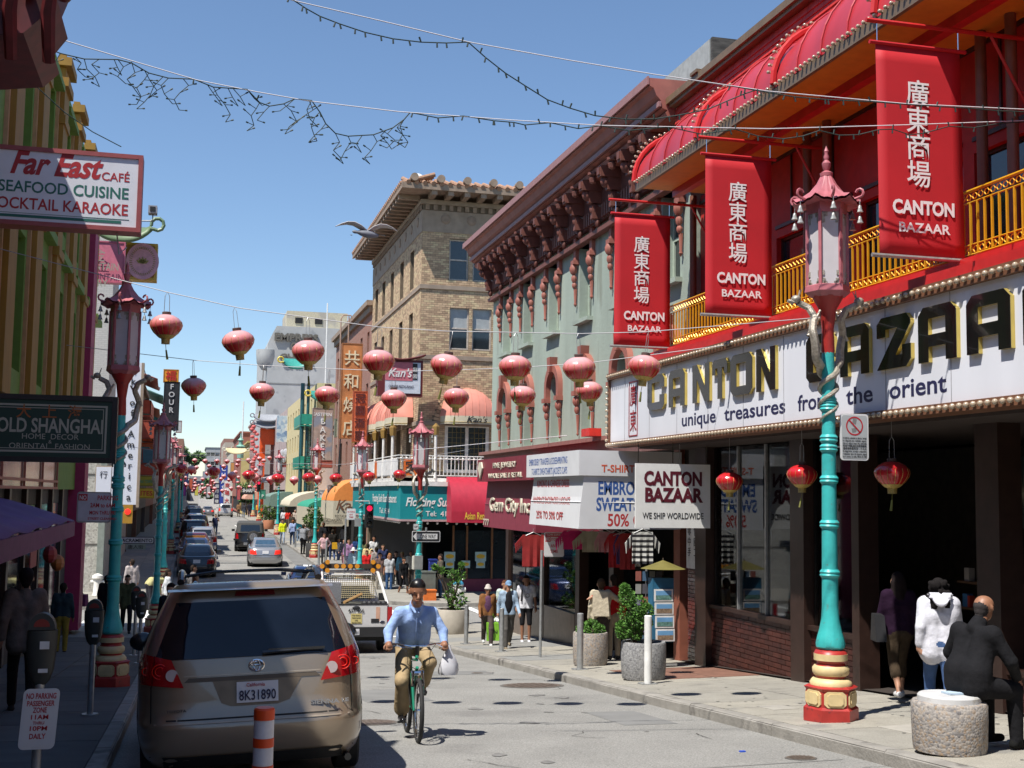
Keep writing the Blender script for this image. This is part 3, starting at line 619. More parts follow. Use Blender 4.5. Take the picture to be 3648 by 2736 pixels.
t=thing('wall_plaque','white plaque with Chinese characters on the dark pillar beside the shop window','sign',(9.45,22.4,-.9))
m=MB();m.box(9.44,9.46,22.1,22.75,-1.35,-.25);m.build('board',WHITE,t)
for i in range(4):
 for j,c in enumerate(['批發','零售','中國','手工'][i]):text(c,.18,BLACK,t,(9.435,22.6-.3*j,-.5-.2*i),UY,UZ)
rr_=thing('right_rear_sky_blocker','unseen block added behind the camera on the right side, shutting off low sky light','building',(9.6,-20,0));m=MB();m.box(9.6,20,-60,6.45,-2.6,8.0);m.build('wall',M('buff_wall',(.3,.22,.16),.8,var=.15),rr_)  # unseen block added to keep low sky light out of the street
rr_=thing('end_sky_blocker','unseen block added far behind the camera, shutting off low sky light','building',(3,-64,0));m=MB();m.box(-20,24,-70,-62,-2,10);m.build('wall',MATS['buff_wall'],rr_)  # second unseen block, added to close off the sky behind
# ================================================================ pale green house
GRN=M('pale_green_wall',(.34,.4,.34),.75,var=.13,scale=1.1,bump=.3,bscale=9,wear=((.25,.28,.23),.6,1.6),streak=.18,detail=6);PK=M('terracotta_trim',(.33,.115,.085),.6,var=.15,scale=3);PKD=M('brown_trim_dark',(.16,.055,.04),.6,var=.15);PKL=M('mauve_fascia',(.32,.16,.15),.55,var=.1)
vb=thing('green_house','pale green Victorian building with heavy terracotta cornice and narrow tall windows','building',(9.6,31.4,0))
YA,YB=22.95,39.9;o_=Vector((9.6,YB,1.35));Wd=YB-YA
ups=[35.45,32.7,29.85,27.0,24.0,38.0];hs=[]
for c in ups:hs.append((YB-c-.5,YB-c+.5,3.2,5.1))
lows=[38.0,35.3,32.45,29.65,26.9,24.0];hl=[]
for c in lows:hl.append((YB-c-.45,YB-c+.45,.15,1.95))
m=MB();wall(m,o_,UY,UZ,Wd,6.3,hs+hl,.32);m.box(9.93,20,YA,YB,1.35,8.4);m.quad((9.6,YA,1.35),(9.93,YA,1.35),(9.93,YA,8.4),(9.6,YA,8.4));m.quad((9.93,YB,1.35),(9.6,YB,1.35),(9.6,YB,8.4),(9.93,YB,8.4));m.build('wall',GRN,vb)
for h in hs+hl:window(vb,o_,UY,UZ,h,.3,M('green_frame',(.4,.46,.38),.6),PANE,(1,2),.06,blind=.4)
m0=MB();m0.box(-.16,0,-.62,.62,-.1,0);s0=m0.build('sill',GRN,vb,world=False);Lv=parent_loc(vb);s0.location=Vector((9.6,ups[0],4.53))-Lv
for c in ups[1:]:inst(s0,vb,Vector((9.6,c,4.53))-Lv)
m0=MB();A=[(-.68,0)]+[(-.68*math.cos(math.pi*i/12),.35+.62*math.sin(math.pi*i/12))for i in range(13)]+[(.68,0)]
I=[(.5,0)]+[(.5*math.cos(math.pi*i/12),.3+.47*math.sin(math.pi*i/12))for i in range(13)]+[(-.5,0)]
vs=[(0,a,b)for a,b in A]+[(0,-a,b)for a,b in I][::1]
na=len(A);outer=[Vector((-.14,a,b))for a,b in A];inner=[Vector((-.14,-a,b))for a,b in I]
m0.add(outer+inner,[(i,i+1,na+i+1,na+i)for i in range(na-1)]);m0.add([p for p in outer]+[p+Vector((.14,0,0))for p in outer],[(i,i+1,na+i+1,na+i)for i in range(na-1)])
m0.add([p for p in inner]+[p+Vector((.14,0,0))for p in inner],[(i,na+i,na+i+1,i+1)for i in range(na-1)])
m0.prism([(-.1,.75),(.1,.75),(.16,1.16),(-.16,1.16)],(0,0,0),(0,1,0),(0,0,1),(-.22,0,0))
for s in(-1,1):
 m0.box(-.2,0,s*.6-.115,s*.6+.115,-.06,.06);m0.ball((-.1,s*.6,-.2),(.1,.1,.14),8,5);m0.ball((-.08,s*.6,-.42),(.07,.07,.12),8,5);m0.lathe([(.05,-.55),(.02,-1.0),(.035,-1.05),(.0,-1.1)],6,(-.05,s*.6,0))
h0=m0.build('window_hood',PK,vb,smooth=30,world=False);h0.location=Vector((9.6,lows[0],2.65))-Lv
for c in lows[1:]:inst(h0,vb,Vector((9.6,c,2.65))-Lv)
m0=MB();m0.add([(0,a,b)for a,b in[(-.5,.3)]+[(-.5*math.cos(math.pi*i/12),.3+.47*math.sin(math.pi*i/12))for i in range(13)]+[(.5,.8),(-.5,.8)]],[tuple(range(16))])
m0=MB();m0.box(-.1,0,-.09,.09,.35,1.7);m0.box(-.16,0,-.13,.13,.25,.36);m0.ball((-.12,0,.12),(.11,.11,.15),8,5);m0.ball((-.1,0,-.12),(.08,.08,.12),8,5);m0.ball((-.09,0,-.3),(.07,.07,.09),8,5)
m0.lathe([(.05,-.38),(.03,-.75),(.045,-.8),(.0,-.88)],6,(-.06,0,0));d0=m0.build('pendant',PK,vb,smooth=30,world=False)
dl=[c+s*.68 for c in ups for s in(-1,1)];d0.location=Vector((9.6,dl[0],5.8))-Lv
for y in dl[1:]:
 if YA+.2<y<YB-.1:inst(d0,vb,Vector((9.6,y,5.8))-Lv)
m=MB();m.box(9.48,9.93,YA,YB,6.75,7.75);m.box(9.4,9.93,YA,YB,6.45,6.56);m.build('frieze',PKD,vb)
m0=MB();m0.box(-.62,0,-.15,.15,.55,.85);m0.box(-.4,0,-.12,.12,.2,.55);m0.ball((-.42,0,.42),(.17,.12,.17),10,6);m0.ball((-.2,0,.02),(.16,.12,.18),10,6);m0.box(-.3,0,-.1,.1,-.25,.1);m0.ball((-.12,0,-.35),(.1,.1,.14),8,5)
m0.box(-.66,-.6,-.1,.1,.6,.8)
m0.v=[(x*.85,y*.8,z*.85+.1)for x,y,z in m0.v]
k0=m0.build('bracket',PKD,vb,smooth=30,world=False);bl_=[YB-.35-1.4*i for i in range(12)];k0.location=Vector((9.5,bl_[0],6.9))-Lv
for y in bl_[1:]:
 if y>YA+.1:inst(k0,vb,Vector((9.5,y,6.9))-Lv)
m0=MB();m0.lathe([(0,-.16),(.08,-.12),(.1,-.02),(.06,.02),(.13,.06),(.13,.12)],8);p0=m0.build('drop',PKD,vb,smooth=30,world=False);p0.location=Vector((9.05,bl_[0]-.7,7.62))-Lv
for y in bl_[1:-1]:inst(p0,vb,Vector((9.05,y-.7,7.62))-Lv)
m0=MB()
for j in range(5):m0.box(-.08,0,-.4+j*.18,-.3+j*.18,-.2,.12)
t0=m0.build('dentil_block',PKD,vb,world=False);t0.location=Vector((9.48,bl_[0]-.72,6.98))-Lv
for y in bl_[1:-1]:inst(t0,vb,Vector((9.48,y-.72,6.98))-Lv)
prof=[(9.93,7.72),(9.1,7.72),(9.06,7.8),(9.1,7.86),(8.98,7.9),(8.96,8.05),(8.86,8.15),(8.8,8.3),(8.72,8.33),(8.7,8.44),(8.7,8.5),(9.93,8.52)]
YE=YB+.7;m=MB();n=len(prof)
def ringp(y,off):return[(x,y,z)for x,z in prof]
mit=[(x,YE-(x-8.7)*.0,z)for x,z in prof]
m.add([(x,YA+.02,z)for x,z in prof]+mit,[(i,n+i,n+(i+1)%n,(i+1)%n)for i in range(n-1)]+[tuple(range(n)),tuple(range(n,2*n))[::-1]])
m.build('cornice',PK,vb);m=MB();m.box(8.66,8.699,YA+.01,YE+.05,8.36,8.53);m.box(8.9,8.955,YA,YE,7.92,8.03);m.build('fascia_strip',PKL,vb)
m=MB();m.box(9.35,9.93,YA,YB,1.0,1.32);m.box(9.2,9.93,YA,YB+.1,1.322,1.42);m.build('string_course',M('mauve_band',(.27,.12,.1),.6),vb)
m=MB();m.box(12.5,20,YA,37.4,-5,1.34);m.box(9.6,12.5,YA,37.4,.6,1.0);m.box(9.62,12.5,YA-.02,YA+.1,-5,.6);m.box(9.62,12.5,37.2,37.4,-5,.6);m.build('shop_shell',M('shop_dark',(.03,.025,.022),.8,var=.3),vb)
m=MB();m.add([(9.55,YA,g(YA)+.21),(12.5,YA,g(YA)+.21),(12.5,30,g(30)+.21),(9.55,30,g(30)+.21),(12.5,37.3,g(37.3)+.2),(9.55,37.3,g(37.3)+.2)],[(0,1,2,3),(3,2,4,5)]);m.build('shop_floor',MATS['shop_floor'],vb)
for y in(23.4,27.4,30.0,33.2,37.2):m=MB();m.box(9.5,9.75,y-.16,y+.16,g(y),.98);m.build('post',DBROWN if y>26 else M('orange_post',(.24,.08,.05),.6),vb)
for a,b in((30.2,33.0),(33.4,35.2),(35.3,37.0)):
 m=MB();m.box(9.5,9.7,a,b,g(b),g(a)+.95);m.build('bulkhead',M('brown_marble',(.13,.09,.07),.3,var=.3,scale=5),vb)
 m=MB();m.box(9.58,9.6,a,b,g(a)+.95,.95);m.build('shop_window',GL,vb)
def awn(name,label,y0,y1,xf,z1,zm,z0,mt,mband,xw=9.5,inset=.22):
 t=thing(name,label,'awning',(xf,(y0+y1)/2,z0))
 m=MB();m.box(xf,xw,y0,y1,zm+.002,z1);m.build('band',mband,t)
 xi=xf+inset;m=MB()
 pr=[(xi,zm),(xi-.04,(zm+z0)/2+.1),(xi-.06,(zm+z0)/2),(xi-.1,z0)]
 ve=[(x,y,z)for y in(y0+.05,y1-.25)for x,z in pr]+[(xw,y,z)for y in(y0+.05,y1-.25)for z in(zm,z0)]
 m.add(ve,[(0,1,5,4),(1,2,6,5),(2,3,7,6),(0,8,9,3,2,1),(4,5,6,7,11,10)]);o=m.build('skirt',mt,t)
 s=o.modifiers.new('s','SOLIDIFY');s.thickness=.012
 m=MB();zz=(zm+z0)/2;m.tube([(xi-.07,y1-.25,zz),(xi-.07,y0+.05,zz),(xw,y0+.03,zz)],.014,5);m.build('seam',mt,t);return t
CANV=M('white_canvas',(.62,.63,.65),.8,var=.06,scale=2);BLU=M('blue_print',(.03,.09,.3),.7,var=0);RDP=M('red_print',(.42,.03,.03),.7,var=0)
ta=awn('shop_awning','dirty white shop awning with blue and red lettering left of the hanging sign',23.15,27.1,7.35,.92,.42,-.62,CANV,CANV,inset=.12)
text('EMBROIDERY TRANSFER & SCREENPRINTING',.2,BLU,ta,(7.3475,25.4,.68),UY,UZ,wid=2.9);text('T-SHIRTS SWEATSHIRTS JACKETS CAPS',.2,BLU,ta,(7.3475,25.3,.47),UY,UZ,wid=2.7)
text('KIMONO & CHINESE DRESS',.22,RDP,ta,(7.438,25.3,.2),UY,UZ,wid=2.4);text('HANDBAGS BACKPACKS LUGGAGE',.24,RDP,ta,(7.398,25.3,-.17),UY,UZ,wid=2.8,bold=1);text('25% TO 50% OFF',.24,RDP,ta,(7.37,25.3,-.48),UY,UZ,wid=2.0,bold=1)
text('T-SHIRTS',.2,M('orange_print',(.6,.1,.04),.7),ta,(8.2,23.147,.5),UX,UZ,wid=.78,bold=2);text('2 FOR 10',.2,MATS['orange_print'],ta,(9.0,23.147,.5),UX,UZ,wid=.55,bold=2)
text('EMBROIDERY',.36,BLU,ta,(7.75,23.19,.06),UX,UZ,bold=3,align='LEFT',xs=.66);text('SWEATSHIRTS',.36,BLU,ta,(7.72,23.19,-.26),UX,UZ,bold=3,align='LEFT',xs=.66);text('50% OFF',.34,RDP,ta,(7.95,23.19,-.56),UX,UZ,bold=2,align='LEFT',xs=.8)
tb=awn('shop_awning','maroon jewellery shop awning with raised cream letters on the green house',28.0,33.6,7.7,.98,.38,-.85,M('maroon_awning',(.21,.028,.05),.6,var=.1),M('maroon_band',(.2,.02,.035),.5),inset=.25)
CRM=M('cream_letters',(.6,.56,.45),.6)
text('FINE JEWELRY',.2,CRM,tb,(7.68,30.5,.72),UY,UZ,wid=2.4,ext=.008);text('WHOLE SALE & RETAIL',.18,CRM,tb,(7.69,30.5,.46),UY,UZ,wid=3.5,ext=.008)
text('Gem City Inc.',.5,CRM,tb,(7.86,30.6,-.4),UY,UZ,wid=4.2,ext=.02,bold=1);text('777',.24,CRM,tb,(7.82,33.0,-.8),UY,UZ,wid=.7,bold=2)
m=MB();m.prism([(0,0),(.25,.28),(.12,.45),(-.12,.45),(-.25,.28)],(7.69,33.1,.46),UY,UZ,(-.04,0,0));m.build('diamond_emblem',CRM,tb)
b=MB();b.box(8.9,9.2,27.3,27.9,1.42,1.6);tag(b.build('plastic_crate',M('bright_red_plastic',(.6,.03,.02),.4)),'small bright red crate on the ledge over the white awning','crate')
def garment(name,x,y,z,w_,h_,m_,label,stripe=None,turn=0,legs=False):
 t=thing(name,label,'shirt',(x,y,z),turn);n=12;k=MB()
 def P(s,t_):
  a=(s-.5);ww=w_*(1 if t_<.72 else 1);fold=.03*math.sin(s*17+h_*9)*(1-t_);return(x+a*ww,y+fold,z-h_*(1-t_))
 k.mi(0)
 for j in range(n):
  k.mi(j%2 if stripe else 0);k.grid(lambda s,t_,j=j:P(s,(j+t_)/n),6,1)
 for s in(-1,1):
  for j in range(4):
   k.mi(j%2 if stripe else 0);xa=x+s*w_/2
   k.quad((xa+s*w_*.09*j,y,z-.02-.05*j),(xa+s*w_*.09*(j+1),y,z-.02-.05*(j+1)),(xa+s*w_*.09*(j+1)-s*.03,y+.01,z-.22-.05*(j+1)),(xa+s*w_*.09*j,y+.01,z-.22-.05*j))
 o=k.build('cloth',[m_,stripe or m_],t,world=False)if False else k.build('cloth',[m_,stripe or m_],t)
 s=o.modifiers.new('s','SOLIDIFY');s.thickness=.02
 k=MB();k.tube([(x-.18,y,z-.02),(x,y,z+.06),(x+.18,y,z-.02)],.008,4);k.tube([(x,y,z+.06),(x,y,z+.14)],.006,4);k.build('hanger',STEEL,t);return t
SH=lambda n,c:M('cloth_'+n,c,.85,var=.15,scale=8)
for(px_,py,Y,w_,h_,c,st,lb)in((2290,1895,22.9,.42,.62,(.02,.02,.025),(.55,.55,.52),'black and white striped top hanging under the hanging sign'),(2195,1900,24.3,.3,.7,(.45,.02,.03),None,'bright red shirt hanging between the striped tops'),(2235,1900,23.6,.3,.72,(.3,.02,.02),None,'dark red shirt hanging just left of the striped top'),(2155,1895,24.6,.26,.42,(.5,.25,.28),None,'short pink shirt hanging under the white awning'),(2048,1890,25.4,.5,.4,(.5,.01,.12),None,'crimson silk top hanging low under the white awning'),(2125,1893,25.2,.62,.44,(.36,.33,.24),None,'beige skirt hanging under the white awning'),(1900,1905,27.4,.5,.72,(.13,.11,.1),None,'grey brown printed T-shirt hanging at the end of the white awning'),(2260,1905,23.9,.24,.7,(.02,.02,.025),(.5,.5,.48),'narrow striped sleeve top hanging behind the red shirts'),(2215,1905,24.0,.2,.6,(.08,.04,.15),None,'dark purple shirt hanging behind the red shirts')):
 p=onY(px_,py,Y);garment('hanging_shirt',p[0],p[1],p[2],w_,h_,SH('%03d'%int(sum(c)*999),c),lb,SH('stripe',st)if st else None)
# ================================================================ ochre brick building on the far corner
def Mtex_brick(name,c1,c2,mortar,bw=.22,bh=.075,axis='X'):
 if name in MATS:return MATS[name]
 m=M(name,c1,.85,var=.01);t=m.node_tree;n=t.nodes;l=t.links;b=n['Principled BSDF']
 geo=n.new('ShaderNodeNewGeometry');sx=n.new('ShaderNodeSeparateXYZ');l.new(geo.outputs['Position'],sx.inputs[0])
 ad=n.new('ShaderNodeMath');ad.operation='ADD';l.new(sx.outputs[0],ad.inputs[0]);l.new(sx.outputs[1],ad.inputs[1])
 cb=n.new('ShaderNodeCombineXYZ');l.new(ad.outputs[0],cb.inputs[0]);l.new(sx.outputs[2],cb.inputs[1])
 br=n.new('ShaderNodeTexBrick');br.inputs['Scale'].default_value=1;br.inputs['Brick Width'].default_value=bw;br.inputs['Row Height'].default_value=bh;br.inputs['Mortar Size'].default_value=.008
 br.inputs['Color1'].default_value=(*c1,1);br.inputs['Color2'].default_value=(*c2,1);br.inputs['Mortar'].default_value=(*mortar,1)
 l.new(cb.outputs[0],br.inputs['Vector']);l.new(br.outputs[0],b.inputs['Base Color']);return m
OCH=[M('ochre_brick_a',(.54,.38,.24),.85,var=.12),M('ochre_brick_b',(.48,.335,.21),.85,var=.12),M('ochre_brick_c',(.58,.45,.27),.85,var=.1),M('ochre_brick_d',(.38,.26,.165),.85,var=.12)]
OMORT=M('brick_mortar',(.17,.13,.09),.95);STONE=M('brown_stone',(.3,.235,.18),.8,var=.15,scale=3);STONED=M('cornice_stone',(.27,.2,.15),.8,var=.2,scale=4)
BX,BY=9.3,52.0;bb=thing('ochre_brick_building','four storey ochre brick corner building with tiled overhanging cornice and pink dome awnings','building',(BX,BY,0))
oS=Vector((BX,BY,-4.3));oW=Vector((BX,67.0,-4.3));HS=17.0;ZB=-4.3
def zb(*h):return(h[0],h[1],h[2]-ZB,h[3]-ZB)
sh=[zb(1.2,2.05,9.3,11.1),zb(2.25,3.1,9.3,11.1),zb(4.4,5.2,9.3,11.1),zb(1.27,2.12,6.28,8.12),zb(2.28,3.13,6.28,8.12),zb(4.5,5.3,6.28,8.12)]
door=zb(1.15,3.1,.95,3.05)
shopS=zb(.15,6.4,-3.5,.3)
wy=[54.4,57.2,60.1,62.9,65.4]
wh=[zb(67-y-.55,67-y+.45,9.2,10.95)for y in wy]+[zb(67-y-.55,67-y+.45,6.1,8.1)for y in wy]
wd=[zb(67-y-.6,67-y+.6,.95,3.1)for y in wy];shopW=zb(.3,14.7,-3.9,.2)
m=MB();wall(m,oS,UX,UZ,12,HS+.1,sh+[door,shopS],.35);wall(m,oW,UY,UZ,15,HS+.1,wh+wd+[shopW],.35);m.quad((BX,67,-4.3),(BX+12,67,-4.3),(BX+12,67,12.8),(BX,67,12.8));m.quad((BX+12,67,-4.3),(BX+12,52,-4.3),(BX+12,52,12.8),(BX+12,67,12.8));m.build('wall',OMORT,bb)
bricks(bb,Vector((BX,BY,1.0)),UX,UZ,6.2,10.4,.235,.092,OCH,[(h[0],h[1],h[2]-5.3,h[3]-5.3)for h in sh+[door]],keep=300,near=(2,5),arches=[(2.12,2.0,1.5)])
bricks(bb,Vector((BX,67.0,1.0)),UY,UZ,15,10.4,.26,.092,OCH,[(h[0],h[1],h[2]-5.3,h[3]-5.3)for h in wh+wd],keep=0,name='street_face_brick')
WF=M('worn_white_frame',(.5,.44,.38),.7,var=.25,scale=12)
for h in sh:window(bb,oS,UX,UZ,h,.14,WF,PANE,(1,2),.06,blind=.75)
for h in wh:window(bb,oW,UY,UZ,h,.34,WF,PANE,(1,2),.06,blind=.5)
for h in wd:window(bb,oW,UY,UZ,h,.3,WF,PANE,(2,1),.06)
d=window(bb,oS,UX,UZ,door,.07,M('cream_frame',(.72,.69,.64),.6),PANE,(2,1),.14,name='french_door')
m=MB();LAT=M('brass_lattice',(.28,.2,.06),.5)
for k in range(2):
 x0=BX+1.15+.14+k*.975;
 for i in range(1,4):m.box(x0+i*.19,x0+i*.19+.014,BY+.04,BY+.048,1.1,2.9)
 for j in range(1,8):m.box(x0,x0+.72,BY+.032,BY+.0395,1.1+j*.225,1.1+j*.225+.014)
m.build('lattice',LAT,bb)
for i in range(27):
 q=math.pi*(i+.5)/27;m=MB();c=Vector((BX+2.12+1.31*math.cos(q),BY-.03,3.0+1.31*math.sin(q)))
 m.obox(c,(.34,.06,.13),(0,-q,0));m.build('arch_brick',OCH[i%4],bb)
for z in(8.95,5.9,3.05):m=MB();m.box(BX-.07,BX+6.5,BY-.07,BY-.001,z-.09,z+.09);m.box(BX-.069,BX-.001,BY,67,z-.088,z+.088);m.build('string_course',STONE,bb)
m=MB();m.box(BX-.04,BX+6.5,BY-.04,BY-.001,11.35,12.3);m.box(BX-.039,BX-.001,BY,67,11.351,12.299);m.build('frieze',STONE,bb)
for i in range(5):
 m=MB();m.ball((BX+1.0+i*1.15,BY-.05,11.95),(.22,.05,.22),10,6);m.build('rosette',STONED,bb,smooth=True)
for i in range(9):m=MB();m.ball((BX-.05,BY+1+i*1.6,11.95),(.05,.22,.22),10,6);m.build('rosette',STONED,bb,smooth=True)
m=MB()
for i in range(40):m.box(BX-.1,BX-.041,BY+.1+i*.37,BY+.27+i*.37,12.32,12.55)
for i in range(18):m.box(BX+.1+i*.35,BX+.27+i*.35,BY-.1,BY-.041,12.32,12.55)
tag(m.build('dentils',STONED,bb),kind='stuff')
m=MB();m.box(BX-.12,BX+7,BY-.12,BY-.001,12.56,12.75);m.box(BX-.119,BX-.001,BY,67,12.561,12.749);m.build('cornice_bed',STONE,bb)
OV=1.05
m=MB();m.box(BX-OV,BX+8,BY-OV,67.6,12.98,13.1);m.box(BX-OV-.06,BX+8,BY-OV-.06,BY-OV,12.95,13.2);m.box(BX-OV-.06,BX-OV,BY-OV,67.66,12.95,13.2);m.build('eave',STONED,bb)
b0_=MB();b0_.box(-OV+.12,0,-.12,.12,-.22,0);mo=b0_.build('modillion',STONED,bb,world=False);Lb=parent_loc(bb);mo.location=Vector((BX-.12,BY+.3,12.975))-Lb
for i in range(1,21):inst(mo,bb,Vector((BX-.12,BY+.3+i*.72,12.975))-Lb)
for i in range(9):inst(mo,bb,Vector((BX+.3+i*.72,BY-.12,12.975))-Lb,rz=math.pi/2)
TT=M('clay_tile',(.33,.19,.12),.8,var=.25,scale=6)
t0_=MB();t0_.tube([(0,0,0),(1.5,0,.5)],.1,8);to=t0_.build('roof_tile',TT,bb,world=False,smooth=True);to.location=Vector((BX-OV-.1,BY-OV+.3,13.2))-Lb
for i in range(1,46):inst(to,bb,Vector((BX-OV-.1,BY-OV+.3+i*.36,13.2))-Lb)
for i in range(22):inst(to,bb,Vector((BX-OV+.2+i*.36,BY-OV-.1,13.2))-Lb,rz=math.pi/2)
m=MB()
for i in range(8):
 x=BX-.6+i*1.15;m.lathe([(.17,-.1),(.17,.1)],12,(x,BY-OV-.02,13.45))
 for p in():pass
fin=MB();fin.tube([(0,-.14,0),(0,.14,0)],.17,12);fo=fin.build('roof_boss',STONED,bb,world=False,smooth=True);fo.location=Vector((BX-.6,BY-OV-.05,13.42))-Lb
for i in range(1,8):inst(fo,bb,Vector((BX-.6+i*1.15,BY-OV-.05,13.42))-Lb)
m=MB();m.add([(BX-OV,BY-OV,13.1),(BX+8,BY-OV,13.1),(BX+8,BY+1,13.7),(BX+1,BY+1,13.7),(BX+1,66,13.7),(BX-OV,67.6,13.1)],[(0,1,2,3),(0,3,4,5)]);m.build('roof_slope',TT,bb)
PKA=M('pink_awning',(.62,.24,.18),.7,var=.08,scale=2);CRV=M('cream_valance',(.58,.52,.38),.7,var=.08)
def dome(name,label,c,u,out,W_,H_,D_,name_txt=None):
 t=thing(name,label,'awning',c);c=Vector(c);u=Vector(u);out=Vector(out)
 def P(s,t_):
  a=math.pi*s;x=-math.cos(a)*W_/2;h_=math.sin(a);q=t_*math.pi/2
  return c+u*(x)+out*(D_*math.sin(q)*(.25+.75*h_**.6))+Vector((0,0,1))*(H_*h_**.85*math.cos(q)*1.0)
 m=MB();n=12
 for k in range(n):
  pass
 def Q(s,t_):
  x=(s-.5)*W_;hw=math.sqrt(max(0,1-(2*s-1)**2));top=H_*hw;q=t_*math.pi/2
  return c+u*x+out*(D_*math.sin(q)*max(hw,.02)**.35)+Vector((0,0,1))*(top*math.cos(q))
 m.grid(Q,16,7);m.build('canopy',PKA,t,smooth=50)
 for k in range(1,8):r_=MB();s=k/8;r_.tube([Q(s,j/7)+out*.012 for j in range(8)],.012,4);r_.build('seam',PKA,t)
 m=MB();f=[Q(i/16,1)for i in range(17)];m.add(f+[p-Vector((0,0,.34))for p in f],[(i,i+1,17+i+1,17+i)for i in range(16)]);m.build('valance',CRV,t)
 m=MB();m.tube([p-Vector((0,0,.27))for p in f],.015,4);m.build('valance_piping',M('gold_piping',(.3,.2,.05),.6),t)
 return t
kt=dome('dome_awning',"pink dome awning with a cream Kan's valance over the balcony doors",(BX+2.12,BY-.03,3.35),(1,0,0),(0,-1,0),2.45,1.25,1.0)
text("Kan's",.36,BLACK,kt,(BX+2.3,BY-1.05,3.08),UX,UZ,wid=.9,bold=1.5,shear=.3,ext=.004)
lbls=['nearest the corner','second from the corner','third from the corner','fourth from the corner','farthest along the street']
for k,y in enumerate(wy):dome('dome_awning','pink dome awning on the street side of the brick building, '+lbls[k],(BX-.03,y+.1,3.35),(0,-1,0),(-1,0,0),2.7,1.3,1.0)
WI=M('white_iron',(.72,.7,.66),.5);m=MB();m.box(8.3,9.3,50.9,67,.55,.7);m.box(8.3,15.5,50.9,BY-.001,.551,.701);m.build('balcony_floor',WI,bb)
rb=thing('balcony_balustrade','white balustrade wrapping round the first floor of the brick building','railing',(8.3,51,.7))
for z in(.8,1.62,1.5):m=MB();m.tube([(8.3,67,z),(8.3,50.9,z),(15.5,50.9,z)],.025,6);m.build('rail',WI,rb)
bm=MB();bm.box(-.015,.015,-.015,.015,0,.8);q0=bm.build('baluster',WI,rb,world=False);q0.location=Vector((8.45,50.9,.8))-parent_loc(rb)
for i in range(1,44):inst(q0,rb,Vector((8.45+i*.16,50.9,.8))-parent_loc(rb))
m=MB()
for i in range(30):m.ball((8.4+i*.24,50.86,1.5),.05,6,4)
tag(m.build('rail_bosses',WI,rb),kind='stuff')
m=MB();m.box(8.27,8.33,51.2,66.8,.82,1.48);m.build('rail_panel',M('white_panel',(.7,.69,.67),.6,wear=((.3,.28,.25),.64,3)),rb)
OPN=M('orange_panel',(.62,.13,.02),.5,var=.1)
for(x,y,sx,sy)in((8.85,50.84,.34,.02),(12.45,50.84,.4,.02)):
 m=MB();m.box(x-sx,x+sx,y-sy,y,.78,1.46);m.build('orange_panel',OPN,rb);text('家',.6,BLACK,rb,(x,y-sy-.01,.9),UX,UZ,bold=2)
for y in(57,60):m=MB();m.box(8.2,8.26,y-.16,y+.16,.72,1.5);m.build('orange_panel',OPN,rb)
for k,(x,y)in enumerate([(8.3,52.6),(8.3,55.2),(8.3,57.8),(8.3,60.4),(8.3,63),(8.3,65.6),(9.85,50.9)]):
 t=thing('balcony_lamp',['first','second','third','fourth','fifth','farthest'][k]+' square lamp standing on the street side of the white balcony' if k<6 else 'white lamp post standing at the front of the white balcony left of the doors','lamp',(x,y,.7),group='lamps on the white balcony')
 m=MB();m.tube([(x,y,.7),(x,y,2.5)],.06,8);m.build('post',WI,t)
 m=MB();m.lathe([(.12,2.5),(.16,2.85),(.02,3.0)],4,(x,y,0));m.build('lantern',M('amber_glass',(.25,.15,.04),.3),t)
TEAL=M('teal_awning',(.0,.23,.25),.6,var=.06,scale=2);tf=thing('restaurant_fascia','teal wrap-round restaurant fascia with white lettering below the white balcony','awning',(8.4,50.7,-1))
m=MB();m.box(8.35,15,50.5,BY,-1.02,.35);m.build('front',TEAL,tf);m=MB();m.box(8.349,9.3,BY+.001,66,-1.02,.35);m.build('side',TEAL,tf)
m=MB();m.box(8.3,15,50.45,50.6,-1.1,-1.021);m.box(8.3,8.45,50.6,66,-1.1,-1.021);m.build('valance',M('pinkish_trim',(.45,.3,.3),.6),tf)
m=MB();m.box(8.3,15,50.4,51,.36,.54);m.box(8.25,9.3,51.001,66,.36,.54);m.build('eave',WI,tf)
text('Floating Sushi',.5,WHITE,tf,(9.62,50.49,-.47),UX,UZ,bold=2,shear=.25,wid=2.15,ext=.005);text('Tel:  415',.3,WHITE,tf,(9.95,50.49,-.88),UX,UZ,bold=1,wid=1.05,ext=.005)
text('Floating Sushi Boat Restaurant',.5,WHITE,tf,(8.34,55,-.35),UY,UZ,wid=7,bold=1);text('Tel. 834',.34,WHITE,tf,(8.34,54.8,-.85),UY,UZ,wid=3)
bm=MB();bm.ball((0,0,0),.055,8,5);q0=bm.build('globe',WI,tf,smooth=True,world=False);Lt=parent_loc(tf);q0.location=Vector((8.7,50.6,-1.17))-Lt
for i in range(1,12):inst(q0,tf,Vector((8.7+i*.41,50.6,-1.17))-Lt)
for i in range(30):inst(q0,tf,Vector((8.4,51+i*.48,-1.15))-Lt)
m=MB();m.box(10.2,15,BY+2.2,BY+2.3,-4.3,.5);m.box(9.4,9.5,BY+.5,66,-4.3,.4);m.build('shop_void',DARK,bb)
PUR=M('purple_plinth',(.2,.03,.07),.6)
m=MB();m.box(10.9,15.3,BY-.06,BY+.1,-4.3,-3.55);m.build('plinth',PUR,bb)
m=MB();m.box(10.9,15.3,BY-.02,BY,-3.54,-1.5);m.build('shop_pane',PANE,bb)
for x in(10.9,11.5,12.6,13.4,14.6):m=MB();m.box(x-.04,x+.04,BY-.08,BY-.021,-3.54,-1.3);m.build('mullion',M('wood_mullion',(.2,.08,.03),.5),bb)
